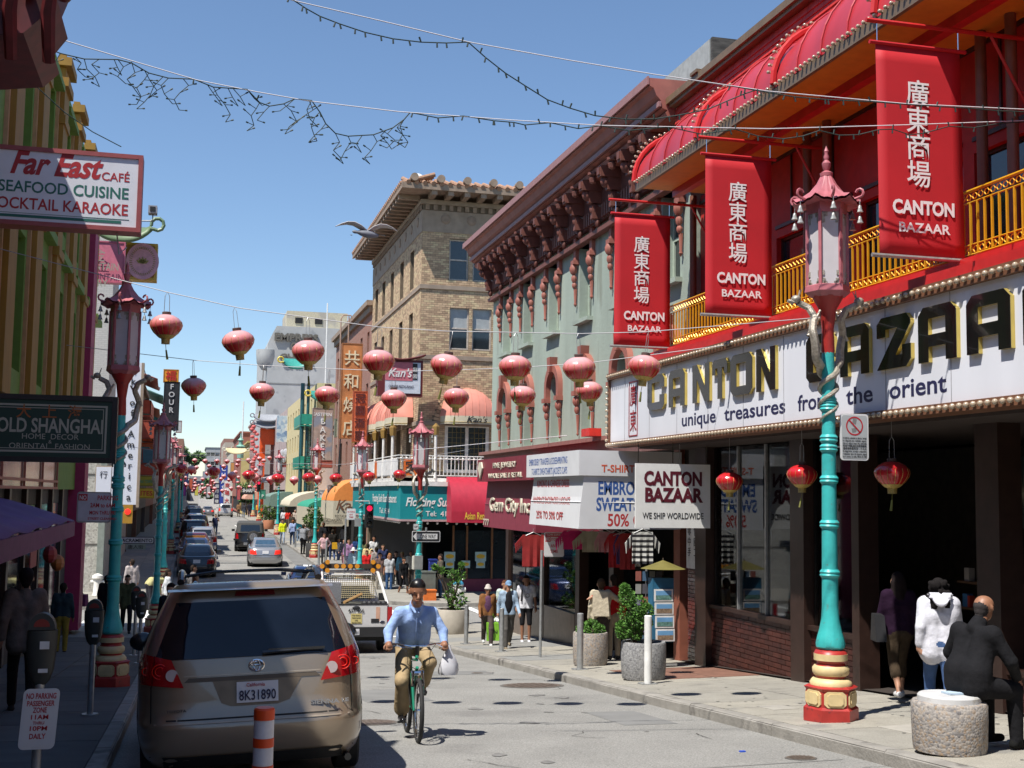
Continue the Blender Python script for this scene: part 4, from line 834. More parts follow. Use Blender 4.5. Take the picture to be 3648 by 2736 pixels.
for k,(px_,py)in enumerate([(1602,1982),(1712,1982),(1602,2010),(1659,2010),(1712,2010),(1555,2010)]):
 p=onY(px_,py,BY-.1);t=thing('menu_poster',['upper left','upper right','second in the lower row','third in the lower row','fourth in the lower row','leftmost in the lower row'][k]+' menu poster on the dark restaurant window','poster',(p[0],p[1],p[2]))
 s=.24 if k<2 else.19;m=MB();m.box(p[0]-s,p[0]+s,p[1]-.01,p[1],p[2]-s*.85,p[2]+s*.8);m.build('sheet',M('poster_blue',(.35,.5,.55),.6),t)
 m=MB();m.ball((p[0],p[1]-.012,p[2]),(s*.8,.004,s*.4),10,6);m.build('oval_print',M('yellow_print',(.65,.4,.03),.6),t)
RA=M('red_awning',(.42,.02,.045),.5,var=.1,streak=.2);t=thing('barrel_awning','red barrel awning with yellow lettering at the right end of the teal fascia','awning',(12.3,49.6,-.6))
p0,p1=onY(1608,1860,49.5),onY(1775,1700,49.5);m=MB()
x0,z0,z1=p0[0],p0[2]-.02,p1[2]
m.grid(lambda s,q:(x0+.35*(1-math.sin(q*math.pi/2))*(0)+s*3.2,49.5+1.2*(1-math.cos(q*math.pi/2)),z0+.45+(z1-z0-.45)*math.sin(q*math.pi/2)),8,8)
m.quad((x0,49.5,z0),(x0+3.2,49.5,z0),(x0+3.2,49.5,z0+.45),(x0,49.5,z0+.45));m.add([(x0,49.5,z0),(x0,49.5,z0+.45)]+[(x0,49.5+1.2*(1-math.cos(q*math.pi/16)),z0+.45+(z1-z0-.45)*math.sin(q*math.pi/16))for q in range(1,9)]+[(x0,50.7,z0)],[tuple(range(11))])
m.build('canopy',RA,t,smooth=50);text('Asian Renaissance',.42,M('yellow_letters',(.75,.5,.06),.5),t,(x0+1.3,49.49,z0+.14),UX,UZ,bold=1,wid=1.5,ext=.004)
t=thing('neon_sign',"red framed pink and white Kan's restaurant sign projecting from the brick corner",'sign',(8.3,50.8,4.7))
a,b=onY(1372,1283,50.7),onY(1503,1412,50.7);FRM=M('oxblood_frame',(.14,.02,.02),.5)
m=MB();m.box(a[0]-.28,b[0]+.02,50.7,51.3,b[2]-.02,a[2]+.05);m.build('frame',FRM,t);m=MB();m.grid(lambda s,q:(a[0]-.4+s*(b[0]-a[0]+.5),50.55+q*.9,a[2]+.08+.22*abs(2*s-1)**1.5),12,2);s_=m.build('curved_roof',FRM,t,smooth=True);s_.modifiers.new('s','SOLIDIFY').thickness=.06
m=MB();m.box(a[0]+.02,b[0]-.08,50.67,50.699,b[2]+.1,a[2]-.06);m.build('face',M('pale_enamel',(.6,.62,.68),.4),t)
m=MB();m.box(a[0]+.02,b[0]-.42,50.66,50.669,b[2]+.62,a[2]-.06);m.build('pink_field',M('pink_enamel',(.55,.15,.18),.4),t)
m=MB();m.box(b[0]-.42,b[0]-.22,50.655,50.668,b[2]+.68,a[2]-.1);m.build('name_block',BLACK,t)
text("Kan's",.5,WHITE,t,((a[0]+b[0])/2-.18,50.64,b[2]+.78),UX,UZ,wid=1.0,bold=1,shear=.3);text('CHINESE RESTAURANT',.14,NAVY,t,((a[0]+b[0])/2-.1,50.65,b[2]+.33),UX,UZ,wid=1.05,bold=2);text('冠',.2,WHITE,t,(b[0]-.32,50.64,b[2]+1.02),UX,UZ);text('園',.2,WHITE,t,(b[0]-.32,50.64,b[2]+.75),UX,UZ)
def vsign(name,label,px0,py0,px1,py1,Y,m_,txt,tm,dz=.25,size=None,bold=2,cat='sign',latin=False,ext=.03):
 a,b=onY(px0,py0,Y),onY(px1,py1,Y);t=thing(name,label,cat,((a[0]+b[0])/2,Y,b[2]))
 m=MB();m.box(a[0],b[0],Y,Y+dz,b[2],a[2]);m.build('board',m_,t)
 m=MB();w_=.05;X0,X1,Z0,Z1=a[0]-w_,b[0]+w_,b[2]-w_,a[2]+w_
 for q in((X0,X0+w_-.002,Z0,Z1),(X1-w_+.002,X1,Z0,Z1),(X0+w_,X1-w_,Z0,Z0+w_-.002),(X0+w_,X1-w_,Z1-w_+.002,Z1)):m.box(q[0],q[1],Y-.02,Y+dz+.02,q[2],q[3])
 m.build('frame',M(name+'_edge',tuple(c*.6 for c in m_.node_tree.nodes['Principled BSDF'].inputs['Base Color'].default_value[:3]),.6),t)
 n=len(txt);H_=(a[2]-b[2]);W_=b[0]-a[0]
 for i,c in enumerate(txt):
  if c==' ':continue
  s=size or min(W_*.85,H_/n*.95);text(c,s,tm,t,((a[0]+b[0])/2,Y-.01,a[2]-H_*(i+.85)/n),UX,UZ,bold=bold,ext=ext)
 return t
ORG=M('rusty_orange_sign',(.5,.2,.07),.6,var=.25,scale=2);CR2=M('cream_letter',(.66,.6,.42),.6)
t=vsign('tall_neon_sign','tall rusty orange sign with raised cream Chinese characters on a pipe frame',1222,1225,1281,1560,62,ORG,'共和燒店',CR2,.4)
m=MB();a=onY(1217,1120,62);b=onY(1245,1120,62);m.tube([(a[0],62.2,2.0),(a[0],62.2,a[2]-.2),(a[0]+.12,62.2,a[2]),(b[0]+.1,62.2,a[2]),(b[0]+.2,62.2,a[2]-.25)],.035,6);m.tube([(b[0],62.2,a[2]-.05),(b[0],62.2,7.6)],.035,6);m.build('pipe_frame',M('pinkish_pipe',(.4,.28,.22),.6),t)
vsign('vertical_sign','vermilion vertical sign with dark characters beside the dome awnings',1262,1396,1303,1572,60,M('vermilion',(.6,.13,.05),.6,var=.05),'冠園酒家',M('dark_red_print',(.1,.02,.02),.6),.12)
t=vsign('pennant_sign','grey green pennant shaped cafe sign below the tall orange sign',1197,1495,1258,1556,64,M('sage_sign',(.3,.33,.24),.6,var=.1),'',WHITE,.3)
p=onY(1228,1520,63.99);text('REPUBLIC',.2,CR2,t,p,UX,UZ,wid=.75,bold=4,ext=.02);text('CAFE',.26,CR2,t,(p[0],p[1],p[2]-.38),UX,UZ,wid=.6,bold=4,ext=.02)
t=vsign('bakery_sign','long weathered bakery sign with white letters in a column',1118,1455,1180,1665,80,M('rusted_panel',(.4,.3,.25),.6,var=.3,scale=2,wear=((.25,.27,.32),.5,1.2)),' BAKERY',WHITE,.5,latin=True)
p=onY(1148,1482,79.99);text('EASTERN',.3,WHITE,t,p,UX,UZ,wid=1.2,bold=2)
vsign('red_small_sign','small red lettered sign at the foot of the bakery sign',1145,1642,1182,1664,79,M('rust_red',(.4,.09,.06),.6),'',WHITE,.3)
dd=onY(1488,645,55);t=thing('satellite_dish','white satellite dish on the roof edge of the brick building','satellite dish',dd)
m=MB();vs=[]
def DP(s,q):a=2*math.pi*s;r_=.38*q;return dd+Vector((r_*math.cos(a),-.25+.25*q*q,0))+Vector((0,-.35,1)).normalized()*0+Vector((0,.35*r_*math.sin(a),r_*math.sin(a)))
m.grid(DP,20,5);o=m.build('dish',WHITE,t,smooth=True);o.modifiers.new('s','SOLIDIFY').thickness=.02
m=MB();m.tube([dd+Vector((0,0,-.3)),dd+Vector((0,-.55,-.05))],.015,5);m.build('feed_arm',STEEL,t);m=MB();m.tube([dd+Vector((0,.02,-.1)),dd+Vector((0,.05,-.55))],.03,6);m.build('mast',STEEL,t)
gp=onY(1307,833,24);t=thing('gull','grey and white gull gliding with raised wings in front of the cornice','bird',gp)
m=MB();G=lambda x,y,z:gp+Vector((x,y,z))
m.lathe([(.0,-.26),(.035,-.22),(.075,-.1),(.085,0),(.06,.12),(.03,.2),(.035,.25),(.025,.29),(0,.31)],10);m.v=[tuple(gp+Vector((-z*.95-.0,x*.9,y-.0+.1*z)))for x,y,z in m.v]
GRF=M('gull_grey',(.2,.21,.24),.7);GWF=M('gull_white',(.5,.48,.48),.7);m.build('body',GRF,t,smooth=True)
for s,nm in((-1,'wing'),(1,'wing')):
 m=MB();sp=[(0,.02,.13,.03),(.12,.11,.15,.0),(.25,.17,.14,-.02),(.38,.18,.11,.02),(.5,.15,.07,.06),(.6,.11,.02,.1)]
 F=[G(s*a+.0,-c*.5+d_*.3,b_+c*.25)for a,b_,c,d_ in sp];B_=[G(s*a+.02*s,c*.5+d_*.3,b_-c*.12)for a,b_,c,d_ in sp]
 n=len(sp);m.add(F+B_,[(i,i+1,n+i+1,n+i)for i in range(n-1)]);o=m.build('wing',GWF,t,smooth=True);o.modifiers.new('s','SOLIDIFY').thickness=.012
m=MB();m.add([G(.2,0,.0),G(.36,-.06,-.01),G(.37,.06,-.01)],[(0,1,2)]);m.build('tail',GRF,t);m=MB();m.lathe([(.012,0),(0,.05)],6);m.v=[tuple(gp+Vector((-.29-z,x,y-.045)))for x,y,z in m.v];m.build('beak',BLACK,t)
# ================================================================ the buildings further along
def house(name,label,x0,x1,y0,y1,top,mw,floors=2,cols=4,base=-3.9,wtop=None,z1=.8,wm=WF,cornice=None,front=True,side=True,ww=.9,wh_=1.5,cm=None,shop=True,fcols=2):
 """row house: walls with real openings towards the street and towards the camera"""
 t=thing(name,label,'building',(x0,y0,base));m=MB();right=x0>3
 xs=x0 if right else x1;L=y1-y0;H=top-base;fh=(top-.6-z1)/floors
 hs=[];hf=[]
 for f in range(floors):
  for c in range(cols):
   a=L*(c+.5)/cols;b=z1+fh*f+fh*.25-base;hs.append((a-ww/2,a+ww/2,b,b+min(wh_,fh*.6)))
  for c in range(fcols):
   a=(x1-x0)*(c+.5)/fcols;b=z1+fh*f+fh*.25-base;hf.append((a-ww/2,a+ww/2,b,b+min(wh_,fh*.6)))
 sp=[(.3,L-.3,.3,z1-.9-base)]if shop else[]
 if not side:hs,sp2=[],[]
 uu=UY if right else-UY;oo=Vector((xs,y1 if right else y0,base))
 wall(m,oo,uu,UZ,L,H,hs+sp,.3);ho=hf if front else[]
 wall(m,(x0,y0,base),UX,UZ,x1-x0,H,ho,.3)
 m.quad((x0,y1,base),(x1,y1,base),(x1,y1,top),(x0,y1,top));m.quad((x0,y0,top),(x1,y0,top),(x1,y1,top),(x0,y1,top));m.build('wall',mw,t)
 for h in hs:window(t,oo,uu,UZ,h,.3,wm,PANE,(1,2),.07,blind=.3)
 for h in ho:window(t,(x0,y0,base),UX,UZ,h,.3,wm,PANE,(1,2),.07,blind=.3)
 if shop:n_=uu.cross(UZ);m=MB();P=lambda a,b:oo+uu*a+UZ*b-n_*.28;h=sp[0];m.quad(P(h[0],h[2]),P(h[1],h[2]),P(h[1],h[3]),P(h[0],h[3]));m.build('shopfront',DARK,t)
 if cornice:
  e=cornice;m=MB();m.box(x0-(e if right else 0),x1+(0 if right else e),y0-e*.6,y1,top-.002,top+.28);m.box(x0-(e*.5 if right else 0),x1+(0 if right else e*.5),y0-e*.3,y1,top-.35,top-.004);m.build('cornice',cm or mw,t)
 return t
RB=Mtex_brick('red_brick',(.33,.13,.09),(.25,.1,.07),(.3,.25,.2));PBR=Mtex_brick('pale_brick',(.42,.36,.3),(.36,.31,.26),(.3,.28,.25));
house('red_brick_building','weathered red brick building with rows of small windows left of the ochre one',9.3,20,67.05,84.5,10.3,RB,3,6,cornice=.35,z1=1.0,front=False,cm=STONED)
house('tan_building','narrow pinkish tan building behind the bakery sign',9.3,20,84.6,97,4.6,M('tan_render',(.45,.33,.27),.8,var=.15),1,4,z1=1.0,cornice=.25)
yb_=house('yellow_building','pale yellow building with green fire balconies and pagoda eaves',9.3,20,97.2,128,8.6,M('pale_yellow',(.6,.5,.27),.8,var=.08),3,10,z1=.8,ww=1.1,wh_=1.9)
GB=M('green_iron',(.02,.25,.17),.5,var=.15)
for z in(1.9,5.2):
 t=thing('fire_balcony',('lower' if z<3 else 'upper')+' green iron fire balcony on the pale yellow building','balcony',(8.6,100,z));m=MB();m.box(8.1,9.29,97.4,104,z,z+.1);m.build('floor',GB,t)
 m=MB();m.box(8.1,8.14,97.4,104,z+.15,z+.95);m.box(8.1,9.29,97.4,97.44,z+.15,z+.95);m.build('balustrade',GB,t)
 m=MB()
 for s in(0,.45):m.tube([(8.5+s,97.35,z-3.1),(8.5+s,97.35,z+.1)],.03,5)
 for k in range(10):m.tube([(8.5,97.35,z-3+.32*k),(8.95,97.35,z-3+.32*k)],.02,4)
 m.build('ladder',DARK,t)
def pagoda_eave(name,label,x0,x1,y0,y1,z,m1,m2,cat='roof'):
 t=thing(name,label,cat,(x0,y0,z));m=MB()
 def P(s,q):u_=x0+(x1-x0)*s;lift=.45*abs(2*s-1)**2.5;return(u_,y0+(y1-y0)*q,z+lift*(1-q)+(.9*q**.7))
 m.grid(P,14,5);o=m.build('tiles',m1,t,smooth=True);o.modifiers.new('s','SOLIDIFY').thickness=.12
 for s,x in((-1,x0),(1,x1)):
  m=MB();pts=[(x+s*.0,y0,z+.45)]+[(x+s*(.25+.22*math.cos(a)),y0,z+.62+.22*math.sin(a))for a in[-2.2+i*.7 for i in range(9)]];m.tube(pts,.07,6);m.build('scroll',m2,t)
 return t
YS=M('yellow_scroll',(.62,.48,.06),.5);p=onY(1045,1320,99)
pagoda_eave('pagoda_eave','yellow and green curled pagoda eave sticking out above the green balcony',p[0]-.9,p[0]+1.0,97.0,98.5,p[2],M('jade_tile',(.05,.3,.24),.4),YS)
p=onY(1150,1400,99);pagoda_eave('pagoda_eave','second jade green pagoda eave above the bakery sign',p[0]-1.2,p[0]+1.2,96.0,97.1,p[2]-.9,MATS['jade_tile'],YS)
m=MB();p=onY(1075,1500,98);m.tube([(p[0],97.9,-.5),(p[0],97.9,8.6)],.16,8);m.tube([(p[0]+.45,97.9,-.5),(p[0]+.45,97.9,8.6)],.12,8);tag(m.build('column_pair',M('dark_teal',(.02,.09,.1),.5)),'pair of dark teal columns carrying the curled pagoda eave','column')
ep=thing('grey_tower','tall grey concrete tower with large dark raised letters','building',(10.5,150,-3));GC=M('grey_concrete',(.4,.41,.41),.85,var=.1,scale=.6,wear=((.3,.31,.32),.6,.9))
m=MB();m.box(8.3,30,150,175,-4,17.8);m.add([(8.3,150,17.8),(8.9,150,19.2),(9.3,150,20.0),(30,150,20.0),(30,150,17.8),(8.3,175,17.8),(8.9,175,19.2),(9.3,175,20.0),(30,175,20.0),(30,175,17.8)],[(0,4,3,2,1),(0,1,6,5),(1,2,7,6),(2,3,8,7),(3,4,9,8)]);m.build('tower_wall',GC,ep)
m=MB();m.box(10.6,18,152,160,20.0,22.2);m.build('penthouse',M('cream_render',(.5,.45,.33),.8,wear=((.38,.35,.3),.5,.5)),ep)
for x in(11.6,14.0):m=MB();m.box(x,x+.9,151.9,151.99,20.7,21.4);m.build('vent',DARK,ep)
m=MB();m.lathe([(0,0),(.6,.1),(1.2,.9),(1.3,2.0),(1.3,2.5),(0,2.6)],18,(8.3,151.0,14.6));m.build('bay_pod',GC,ep,smooth=40)
for z in(4.5,9.0,13.0):m=MB();m.box(8.25,18,149.95,149.999,z,z+.12);m.build('band',M('band_grey',(.25,.26,.26),.8),ep)
LG=M('bronze_letters',(.13,.12,.1),.5)
for s,px_,py,w_ in(('EMPRESS',1055,1215,5.2),('OF',1055,1246,1.4),('CHINA',1055,1288,4.0)):p=onY(px_,py,149.8);text(s,1.25,LG,ep,p,UX,UZ,wid=w_,bold=4,ext=.12)
m=MB();p=onY(1167,1080,140);m.tube([(p[0],140,4),(p[0],140,p[2])],.07,6);m.tube([(p[0],140,4),(p[0],140,7)],.3,8);m.build('mast',WHITE,thing('flag_mast','thin white mast standing before the grey tower','mast',(p[0],140,4)))
house('grey_mural_building','grey and pink building with a patterned wall panel below the grey tower',9.3,20,128.2,149,8.6,M('grey_pink',(.42,.33,.31),.8,var=.2,scale=1),2,5,z1=1.2,front=False)
t=thing('blue_mural','blue and white speckled mural panel on the building below the grey tower','mural',(9.8,128.1,4));a,b=onY(987,1480,128),onY(1028,1575,128);m=MB();m.box(a[0],b[0],128.0,128.15,b[2],a[2]);m.build('panel',pebble('mural_paint',(.1,.18,.35),(.4,.5,.6),(.6,.6,.6),3),t)
t=thing('stone_carving','pale rounded relief on a dark red panel at the end of the yellow building','relief',(9.9,127.5,0));a,b=onY(990,1603,127.5),onY(1022,1665,127.5);m=MB();m.box(a[0],b[0],127.4,127.6,b[2],a[2]);m.build('panel',M('dark_red_panel',(.25,.05,.05),.7),t)
for k in range(5):m=MB();m.ball(((a[0]*(5-k)+b[0]*(k+.5))/5.5,127.35,(a[2]+b[2])/2+random.uniform(-.5,.6)),(.28,.1,.45),8,5);m.build('stone',M('pale_stone',(.5,.5,.55),.8),t)
fr=[(149.1,172,7.6,'salmon_building','salmon coloured restaurant building hung with lantern strings',(.45,.28,.24),2),(172.1,205,10.3,'brown_building','flat topped brown building with a green spire beside it',(.36,.22,.19),3),(205.1,240,8.0,'mustard_building','mustard coloured shop building far down the street',(.45,.34,.12),2),(240.1,285,11.2,'brick_red_building','plain brick red building far down the street on the right',(.3,.11,.08),3),(285.1,340,10.0,'cream_block','cream coloured block beyond the brick red building',(.5,.45,.36),3)]
for y0,y1,tp,nm,lb,c,f in fr:house(nm,lb,9.0,22,y0,y1,tp,M(nm+'_wall',c,.8,var=.12),f,6,z1=0,cornice=.4,ww=1.4,fcols=3)
ORN=M('neon_orange',(.8,.1,.01),.5);p=onY(946,1560,151)
t=thing('pagoda_shop','bright orange pagoda shopfront with tiered grey roofs far down the street','storefront',(p[0],148,0));m=MB();m.box(p[0]-.8,p[0]-.2,147.5,149,-3,7.5);m.box(p[0]-.2,p[0]+1.0,147.5,149,5.6,7.4);m.build('frame',ORN,t)
for z in(8.3,7.5,1.2):pagoda_eave('tiered_roof',{8.3:'topmost grey curled roof of the orange shopfront',7.5:'second grey curled roof of the orange shopfront',1.2:'lowest grey curled roof of the orange shopfront'}[z],p[0]-1.6,p[0]+1.4,146.5,148.5,z,M('roof_grey',(.3,.31,.33),.6),M('roof_grey_d',(.2,.2,.22),.6))
m=MB();q=onY(923,1700,146);bmn=0
for k in range(26):
 a=onY(905+random.uniform(-8,12),1520+k*9,146);t=thing('small_lantern','one of the small lanterns strung down the orange pagoda front','lantern',a,group='lanterns strung down the orange front');b_=MB();b_.ball(a,(.28,.28,.2),8,5);b_.build('shade',M('far_lantern',(.6,.13,.12),.5),t,smooth=True)
p=onY(858,1575,200);t=thing('green_spire','small green pagoda spire on a far roof','spire',p);m=MB();m.lathe([(.5,-2.5),(.5,-.9),(.8,-.7),(.35,-.4),(.3,.2),(.5,.3),(.15,.7),(.03,1.5)],8,p);m.build('spire_body',M('verdigris',(.2,.4,.33),.6),t)
p2=onY(868,1430,200);m=MB();m.tube([(p2[0],200,p[2]),(p2[0],200,p2[2])],.09,6);m.build('flagpole',WHITE,thing('flagpole','tall thin white flagpole above the far roofs','flagpole',(p2[0],200,p[2])))
p=onY(838,1605,190);pagoda_eave('pagoda_eave','cream coloured pagoda eave jutting over the street far away',p[0]-1.4,p[0]+1.6,189,191,p[2]-.5,M('cream_tile',(.6,.52,.3),.6),M('cream_tile_e',(.6,.55,.42),.6))
house('far_grey_block','pale grey block closing the far end of the street',5.5,16,520,560,17.8,M('far_grey',(.38,.39,.4),.85,var=.06),3,5,base=0,z1=6,shop=False,fcols=6,ww=1.6,cornice=.4)
house('far_white_block','small white block left of the grey one at the end of the street',-4.5,-.8,560,580,17,M('far_white',(.5,.5,.48),.85),2,3,base=0,z1=6,shop=False,fcols=3,ww=1.2)
for k,(x,w_,h_,c)in enumerate([(-9,7,20,(.35,.25,.2)),(-16,7,22,(.4,.36,.33)),(-24,7,24,(.3,.2,.17)),(26,8,18,(.4,.35,.3)),(35,9,21,(.45,.42,.4)),(45,8,17,(.35,.2,.16))]):
 house('hill_house',['brown hill house left of the street end','pale hill house further left at the street end','dark hill house at the left edge of the street end','buff hill house right of the grey block','white hill house further right','red hill house at the far right'][k],x,x+w_,530+k*6,545+k*6,h_-4+random.random()*3,M('hill_%d'%k,c,.85),3,3,base=2,z1=9,shop=False,fcols=3,ww=1.2)
for k,(x0,x1,y0,y1,tp,c)in enumerate([(-16,-4,262,300,3.5,(.2,.13,.1)),(-16,-4.2,301,345,4.5,(.3,.22,.18)),(-16,-4,346,392,8,(.22,.2,.2)),(-16,-3.6,393,440,13,(.35,.28,.22)),(-16,-3,441,500,18,(.25,.14,.1)),(9,22,341,385,12,(.33,.2,.15)),(9.5,22,386,430,15,(.4,.36,.3)),(10.2,22,431,480,18,(.28,.15,.12))]):
 house('hill_row_house',['low brown house starting the far left row','buff house second in the far left row','grey house in the middle of the far left row','tan house high in the far left row','dark red house at the top of the far left row','reddish house starting the far right row','pale house in the far right row','brick house at the top of the far right row'][k],x0,x1,y0,y1,tp,M('hillrow_%d'%k,c,.85),2,4,base=g(y0)-1,z1=g(y1)+2.5,shop=False,ww=1.6,wh_=1.8)
for k,(px_,py,Y,c)in enumerate([(664,1700,190,(.02,.03,.12)),(680,1725,210,(.5,.1,.05)),(700,1745,230,(.6,.55,.1)),(722,1735,240,(.05,.2,.12)),(742,1752,200,(.5,.5,.5)),(752,1720,250,(.35,.04,.04)),(834,1700,220,(.5,.12,.1)),(846,1720,190,(.08,.25,.2)),(656,1745,150,(.3,.05,.3)),(672,1762,170,(.02,.02,.02)),(828,1668,260,(.6,.3,.1)),(850,1760,140,(.5,.1,.1)),(728,1700,300,(.3,.3,.35))]):
 vsign('far_signboard',['navy','scarlet','yellow','dark green','pale grey','crimson','salmon','sea green','purple','black','amber','bright red','slate'][k]+' signboard jutting over the street far away',px_-5,py-20,px_+5,py+20,Y,M('far_sign_%d'%k,c,.6),'',WHITE,.3)
LEAF=[M('leaf_dark',(.035,.075,.02),.7,var=.3),M('leaf_mid',(.07,.14,.03),.7,var=.3),M('leaf_light',(.14,.24,.05),.7,var=.3)]
BARK=M('bark',(.1,.07,.05),.9)
def tree(name,label,c,r,h,n,leaf=.2,trunk=.1,seed=0,mats=None,cat='tree',shape=1.0):
 rnd=random.Random(seed);c=Vector(c);t=thing(name,label,cat,c);m=MB()
 m.tube([c,c+Vector((.02,0,h*.3)),c+Vector((0,.03,h*.62))],[trunk,trunk*.8,trunk*.45],6)
 for k in range(5):a=rnd.random()*6.28;e=c+Vector((r*.6*math.cos(a),r*.6*math.sin(a),h*(.6+.25*rnd.random())));m.tube([c+Vector((0,0,h*.35)),(c+e)/2+Vector((0,0,h*.18)),e],[trunk*.5,trunk*.3,trunk*.12],5)
 m.build('trunk',BARK,t);m=MB();cl=[(rnd.random()*6.28,rnd.uniform(.15,.75)*r,h*(.45+.5*rnd.random()),r*rnd.uniform(.28,.5))for _ in range(9)]
 for i in range(n):
  a,rr,z,s=rnd.choice(cl);v=Vector((rnd.gauss(0,1),rnd.gauss(0,1),rnd.gauss(0,1)*shape)).normalized()*s*rnd.random()**.4
  p=c+Vector((rr*math.cos(a),rr*math.sin(a),z))+v;d1=Vector((rnd.gauss(0,1),rnd.gauss(0,1),rnd.gauss(0,1))).normalized();d2=d1.orthogonal().normalized();l_=leaf*rnd.uniform(.6,1.3)
  m.mi(min(2,max(0,int(rnd.gauss(1.0+v.z/s*.8,.7)))));m.add([p-d1*l_,p+d2*l_*.35,p+d1*l_,p-d2*l_*.35],[(0,1,2,3)])
 m.build('crown',mats or LEAF,t);return t
tree('hill_tree','broad green tree on the hill at the left of the street end',onY(695,1690,500),5,8,1500,.7,.4,3)
p=onY(655,1640,520);tree('hill_tree','small tree on the skyline beside the left roofs',(p[0],520,8),3,10,500,.6,.3,4)
p=onY(800,1590,560);tree('hill_tree','dark tree on the skyline behind the grey block',(p[0]+5,575,14),3.5,8,500,.7,.3,5)
tree('street_tree','green tree hanging over the far roadway',(3.4,262,-4.4),1.8,7,700,.35,.2,6);tree('street_tree','leafy young tree on the right pavement beyond the cars',(7.4,172,-3.1),1.6,4.2,500,.3,.1,8)
BLUS=M('deep_blue_sign',(.03,.06,.32),.5);p=None
vsign('blue_bank_sign','tall blue vertical bank sign far down the street',784,1658,806,1794,170,BLUS,'CHASE ',WHITE,.4)
vsign('white_vertical_sign','white vertical sign with red characters beside the tall blue sign',800,1712,818,1794,165,WHITE,'商場大',M('sign_red',(.5,.03,.03),.6),.3)
vsign('navy_vertical_sign','narrow navy vertical sign with white characters left of the tall blue sign',766,1722,780,1794,160,NAVY,'銀行店樓',WHITE,.3)
t=vsign('street_sign_far','white lettered sign with a yellow bottom strip hanging over the right pavement',863,1738,904,1760,120,BLACK,'',WHITE,.2);p=onY(883,1753,119.99);text('SHARP',.45,WHITE,t,p,UX,UZ,wid=1.0,bold=3)
def slope_awn(name,label,px,Ya,Yb,z1,z0,xf,m1,m2=None,xw=9.4,band=.5):
 t=thing(name,label,'awning',(xf,Ya,z0));m=MB();m.grid(lambda s,q:(xw+(xf-xw)*math.sin(q*math.pi/2),Ya+(Yb-Ya)*s,z0+band+(z1-z0-band)*math.cos(q*math.pi/2)),2,6)
 m.add([(xw,Ya,z0+band)]+[(xw+(xf-xw)*math.sin(q*math.pi/12),Ya,z0+band+(z1-z0-band)*math.cos(q*math.pi/12))for q in range(7)],[tuple(range(8))]);m.build('canopy',m1,t,smooth=40)
 m=MB();m.box(xf,xw,Ya,Yb,z0,z0+band-.004);m.build('valance',m2 or m1,t);return t
CRA=M('cream_awning',(.55,.5,.38),.7,var=.06);ORA=M('orange_awning',(.75,.26,.06),.6,var=.06);GRA=M('green_awning',(.03,.28,.17),.6)
k1=slope_awn('barrel_awning','orange and cream barrel awning left of the teal fascia',0,67.5,74,.85,-1.4,7.5,ORA,CRA,band=1.0)
text('Kan',.8,M('brown_print',(.15,.06,.03),.6),k1,(8.2,67.45,-.9),UX,UZ,wid=1.2,bold=1,shear=.3);text('RESTAURANT SNACKS',.2,BLACK,k1,(8.4,67.45,-1.3),UX,UZ,wid=1.6,bold=1)
k2=slope_awn('barrel_awning','green and cream restaurant awning beside the orange one',0,76,84,-.25,-2.0,6.9,GRA,CRA,band=1.15)
text('HOME STYLE COOKING',.24,BLACK,k2,(8.0,75.95,-1.35),UX,UZ,wid=1.9,bold=1);text('FRESH VEGETARIAN',.24,BLACK,k2,(8.0,75.95,-1.7),UX,UZ,wid=1.9,bold=1)
t=vsign('garden_sign','white framed sign with large green letters above the green awning',1170,1730,1202,1798,72,WHITE,'',GRA,.15);p=onY(1190,1757,71.99);text('S',.75,MATS['green_awning'],t,p,UX,UZ,bold=3);p=onY(1187,1792,71.99);text('GA',.6,MATS['green_awning'],t,p,UX,UZ,bold=3)
t=vsign('wok_sign','small white shop sign left of the green lettered sign',1138,1748,1168,1775,86,WHITE,'',NAVY,.15);p=onY(1152,1762,85.99);text('the WOK',.3,NAVY,t,p,UX,UZ,wid=.7)
slope_awn('canvas_awning','wide cream canvas awning in the middle of the right pavement',0,88,97,.15,-.95,6.7,CRA,band=.08);slope_awn('box_awning','grey green awning beyond the cream canvas one',0,118,128,.1,-1.3,7.2,M('grey_green_awning',(.16,.24,.2),.6),band=.9)
slope_awn('canvas_awning','salmon awning with pale stripes far along the right pavement',0,160,170,.2,-.9,6.6,M('salmon_awning',(.65,.35,.25),.6),band=.1)
t=vsign('parking_sign','green and white parking sign above the right pavement',928,1746,944,1776,118,M('parking_green',(.05,.25,.17),.5),'P',WHITE,.05,bold=2)
# ================================================================ left side of the street
YEL=M('ochre_wall',(.3,.16,.02),.7,var=.12,streak=.3);LIME=M('lime_wall',(.14,.24,.035),.7,var=.1);PEACH=M('peach_trim',(.5,.28,.14),.7,var=.1);MAG=M('magenta_wall',(.35,.02,.09),.6,var=.08)
yl=thing('ochre_green_building','ochre and lime green building with stepped piers and a magenta end pier','building',(-3.2,30,0))
X_=-3.25;m=MB();wins=[]
for k in range(5):wins.append((3.75+k*3.55,5.0+k*3.55,6.2,8.8));wins.append((3.75+k*3.55,5.0+k*3.55,2.2,4.8))
wall(m,(X_,20,.0),-UY,UZ,18.9,9.3,wins,.25);m.box(-14,X_-.26,20,38.9,-4.2,9.3);m.quad((-14,38.9,-4.2),(X_,38.9,-4.2),(X_,38.9,9.3),(-14,38.9,9.3));m.build('wall',LIME,yl)
for h in wins:window(yl,(X_,20,0),-UY,UZ,h,.25,M('green_trim',(.1,.25,.03),.6),PANE,(1,2),.06)
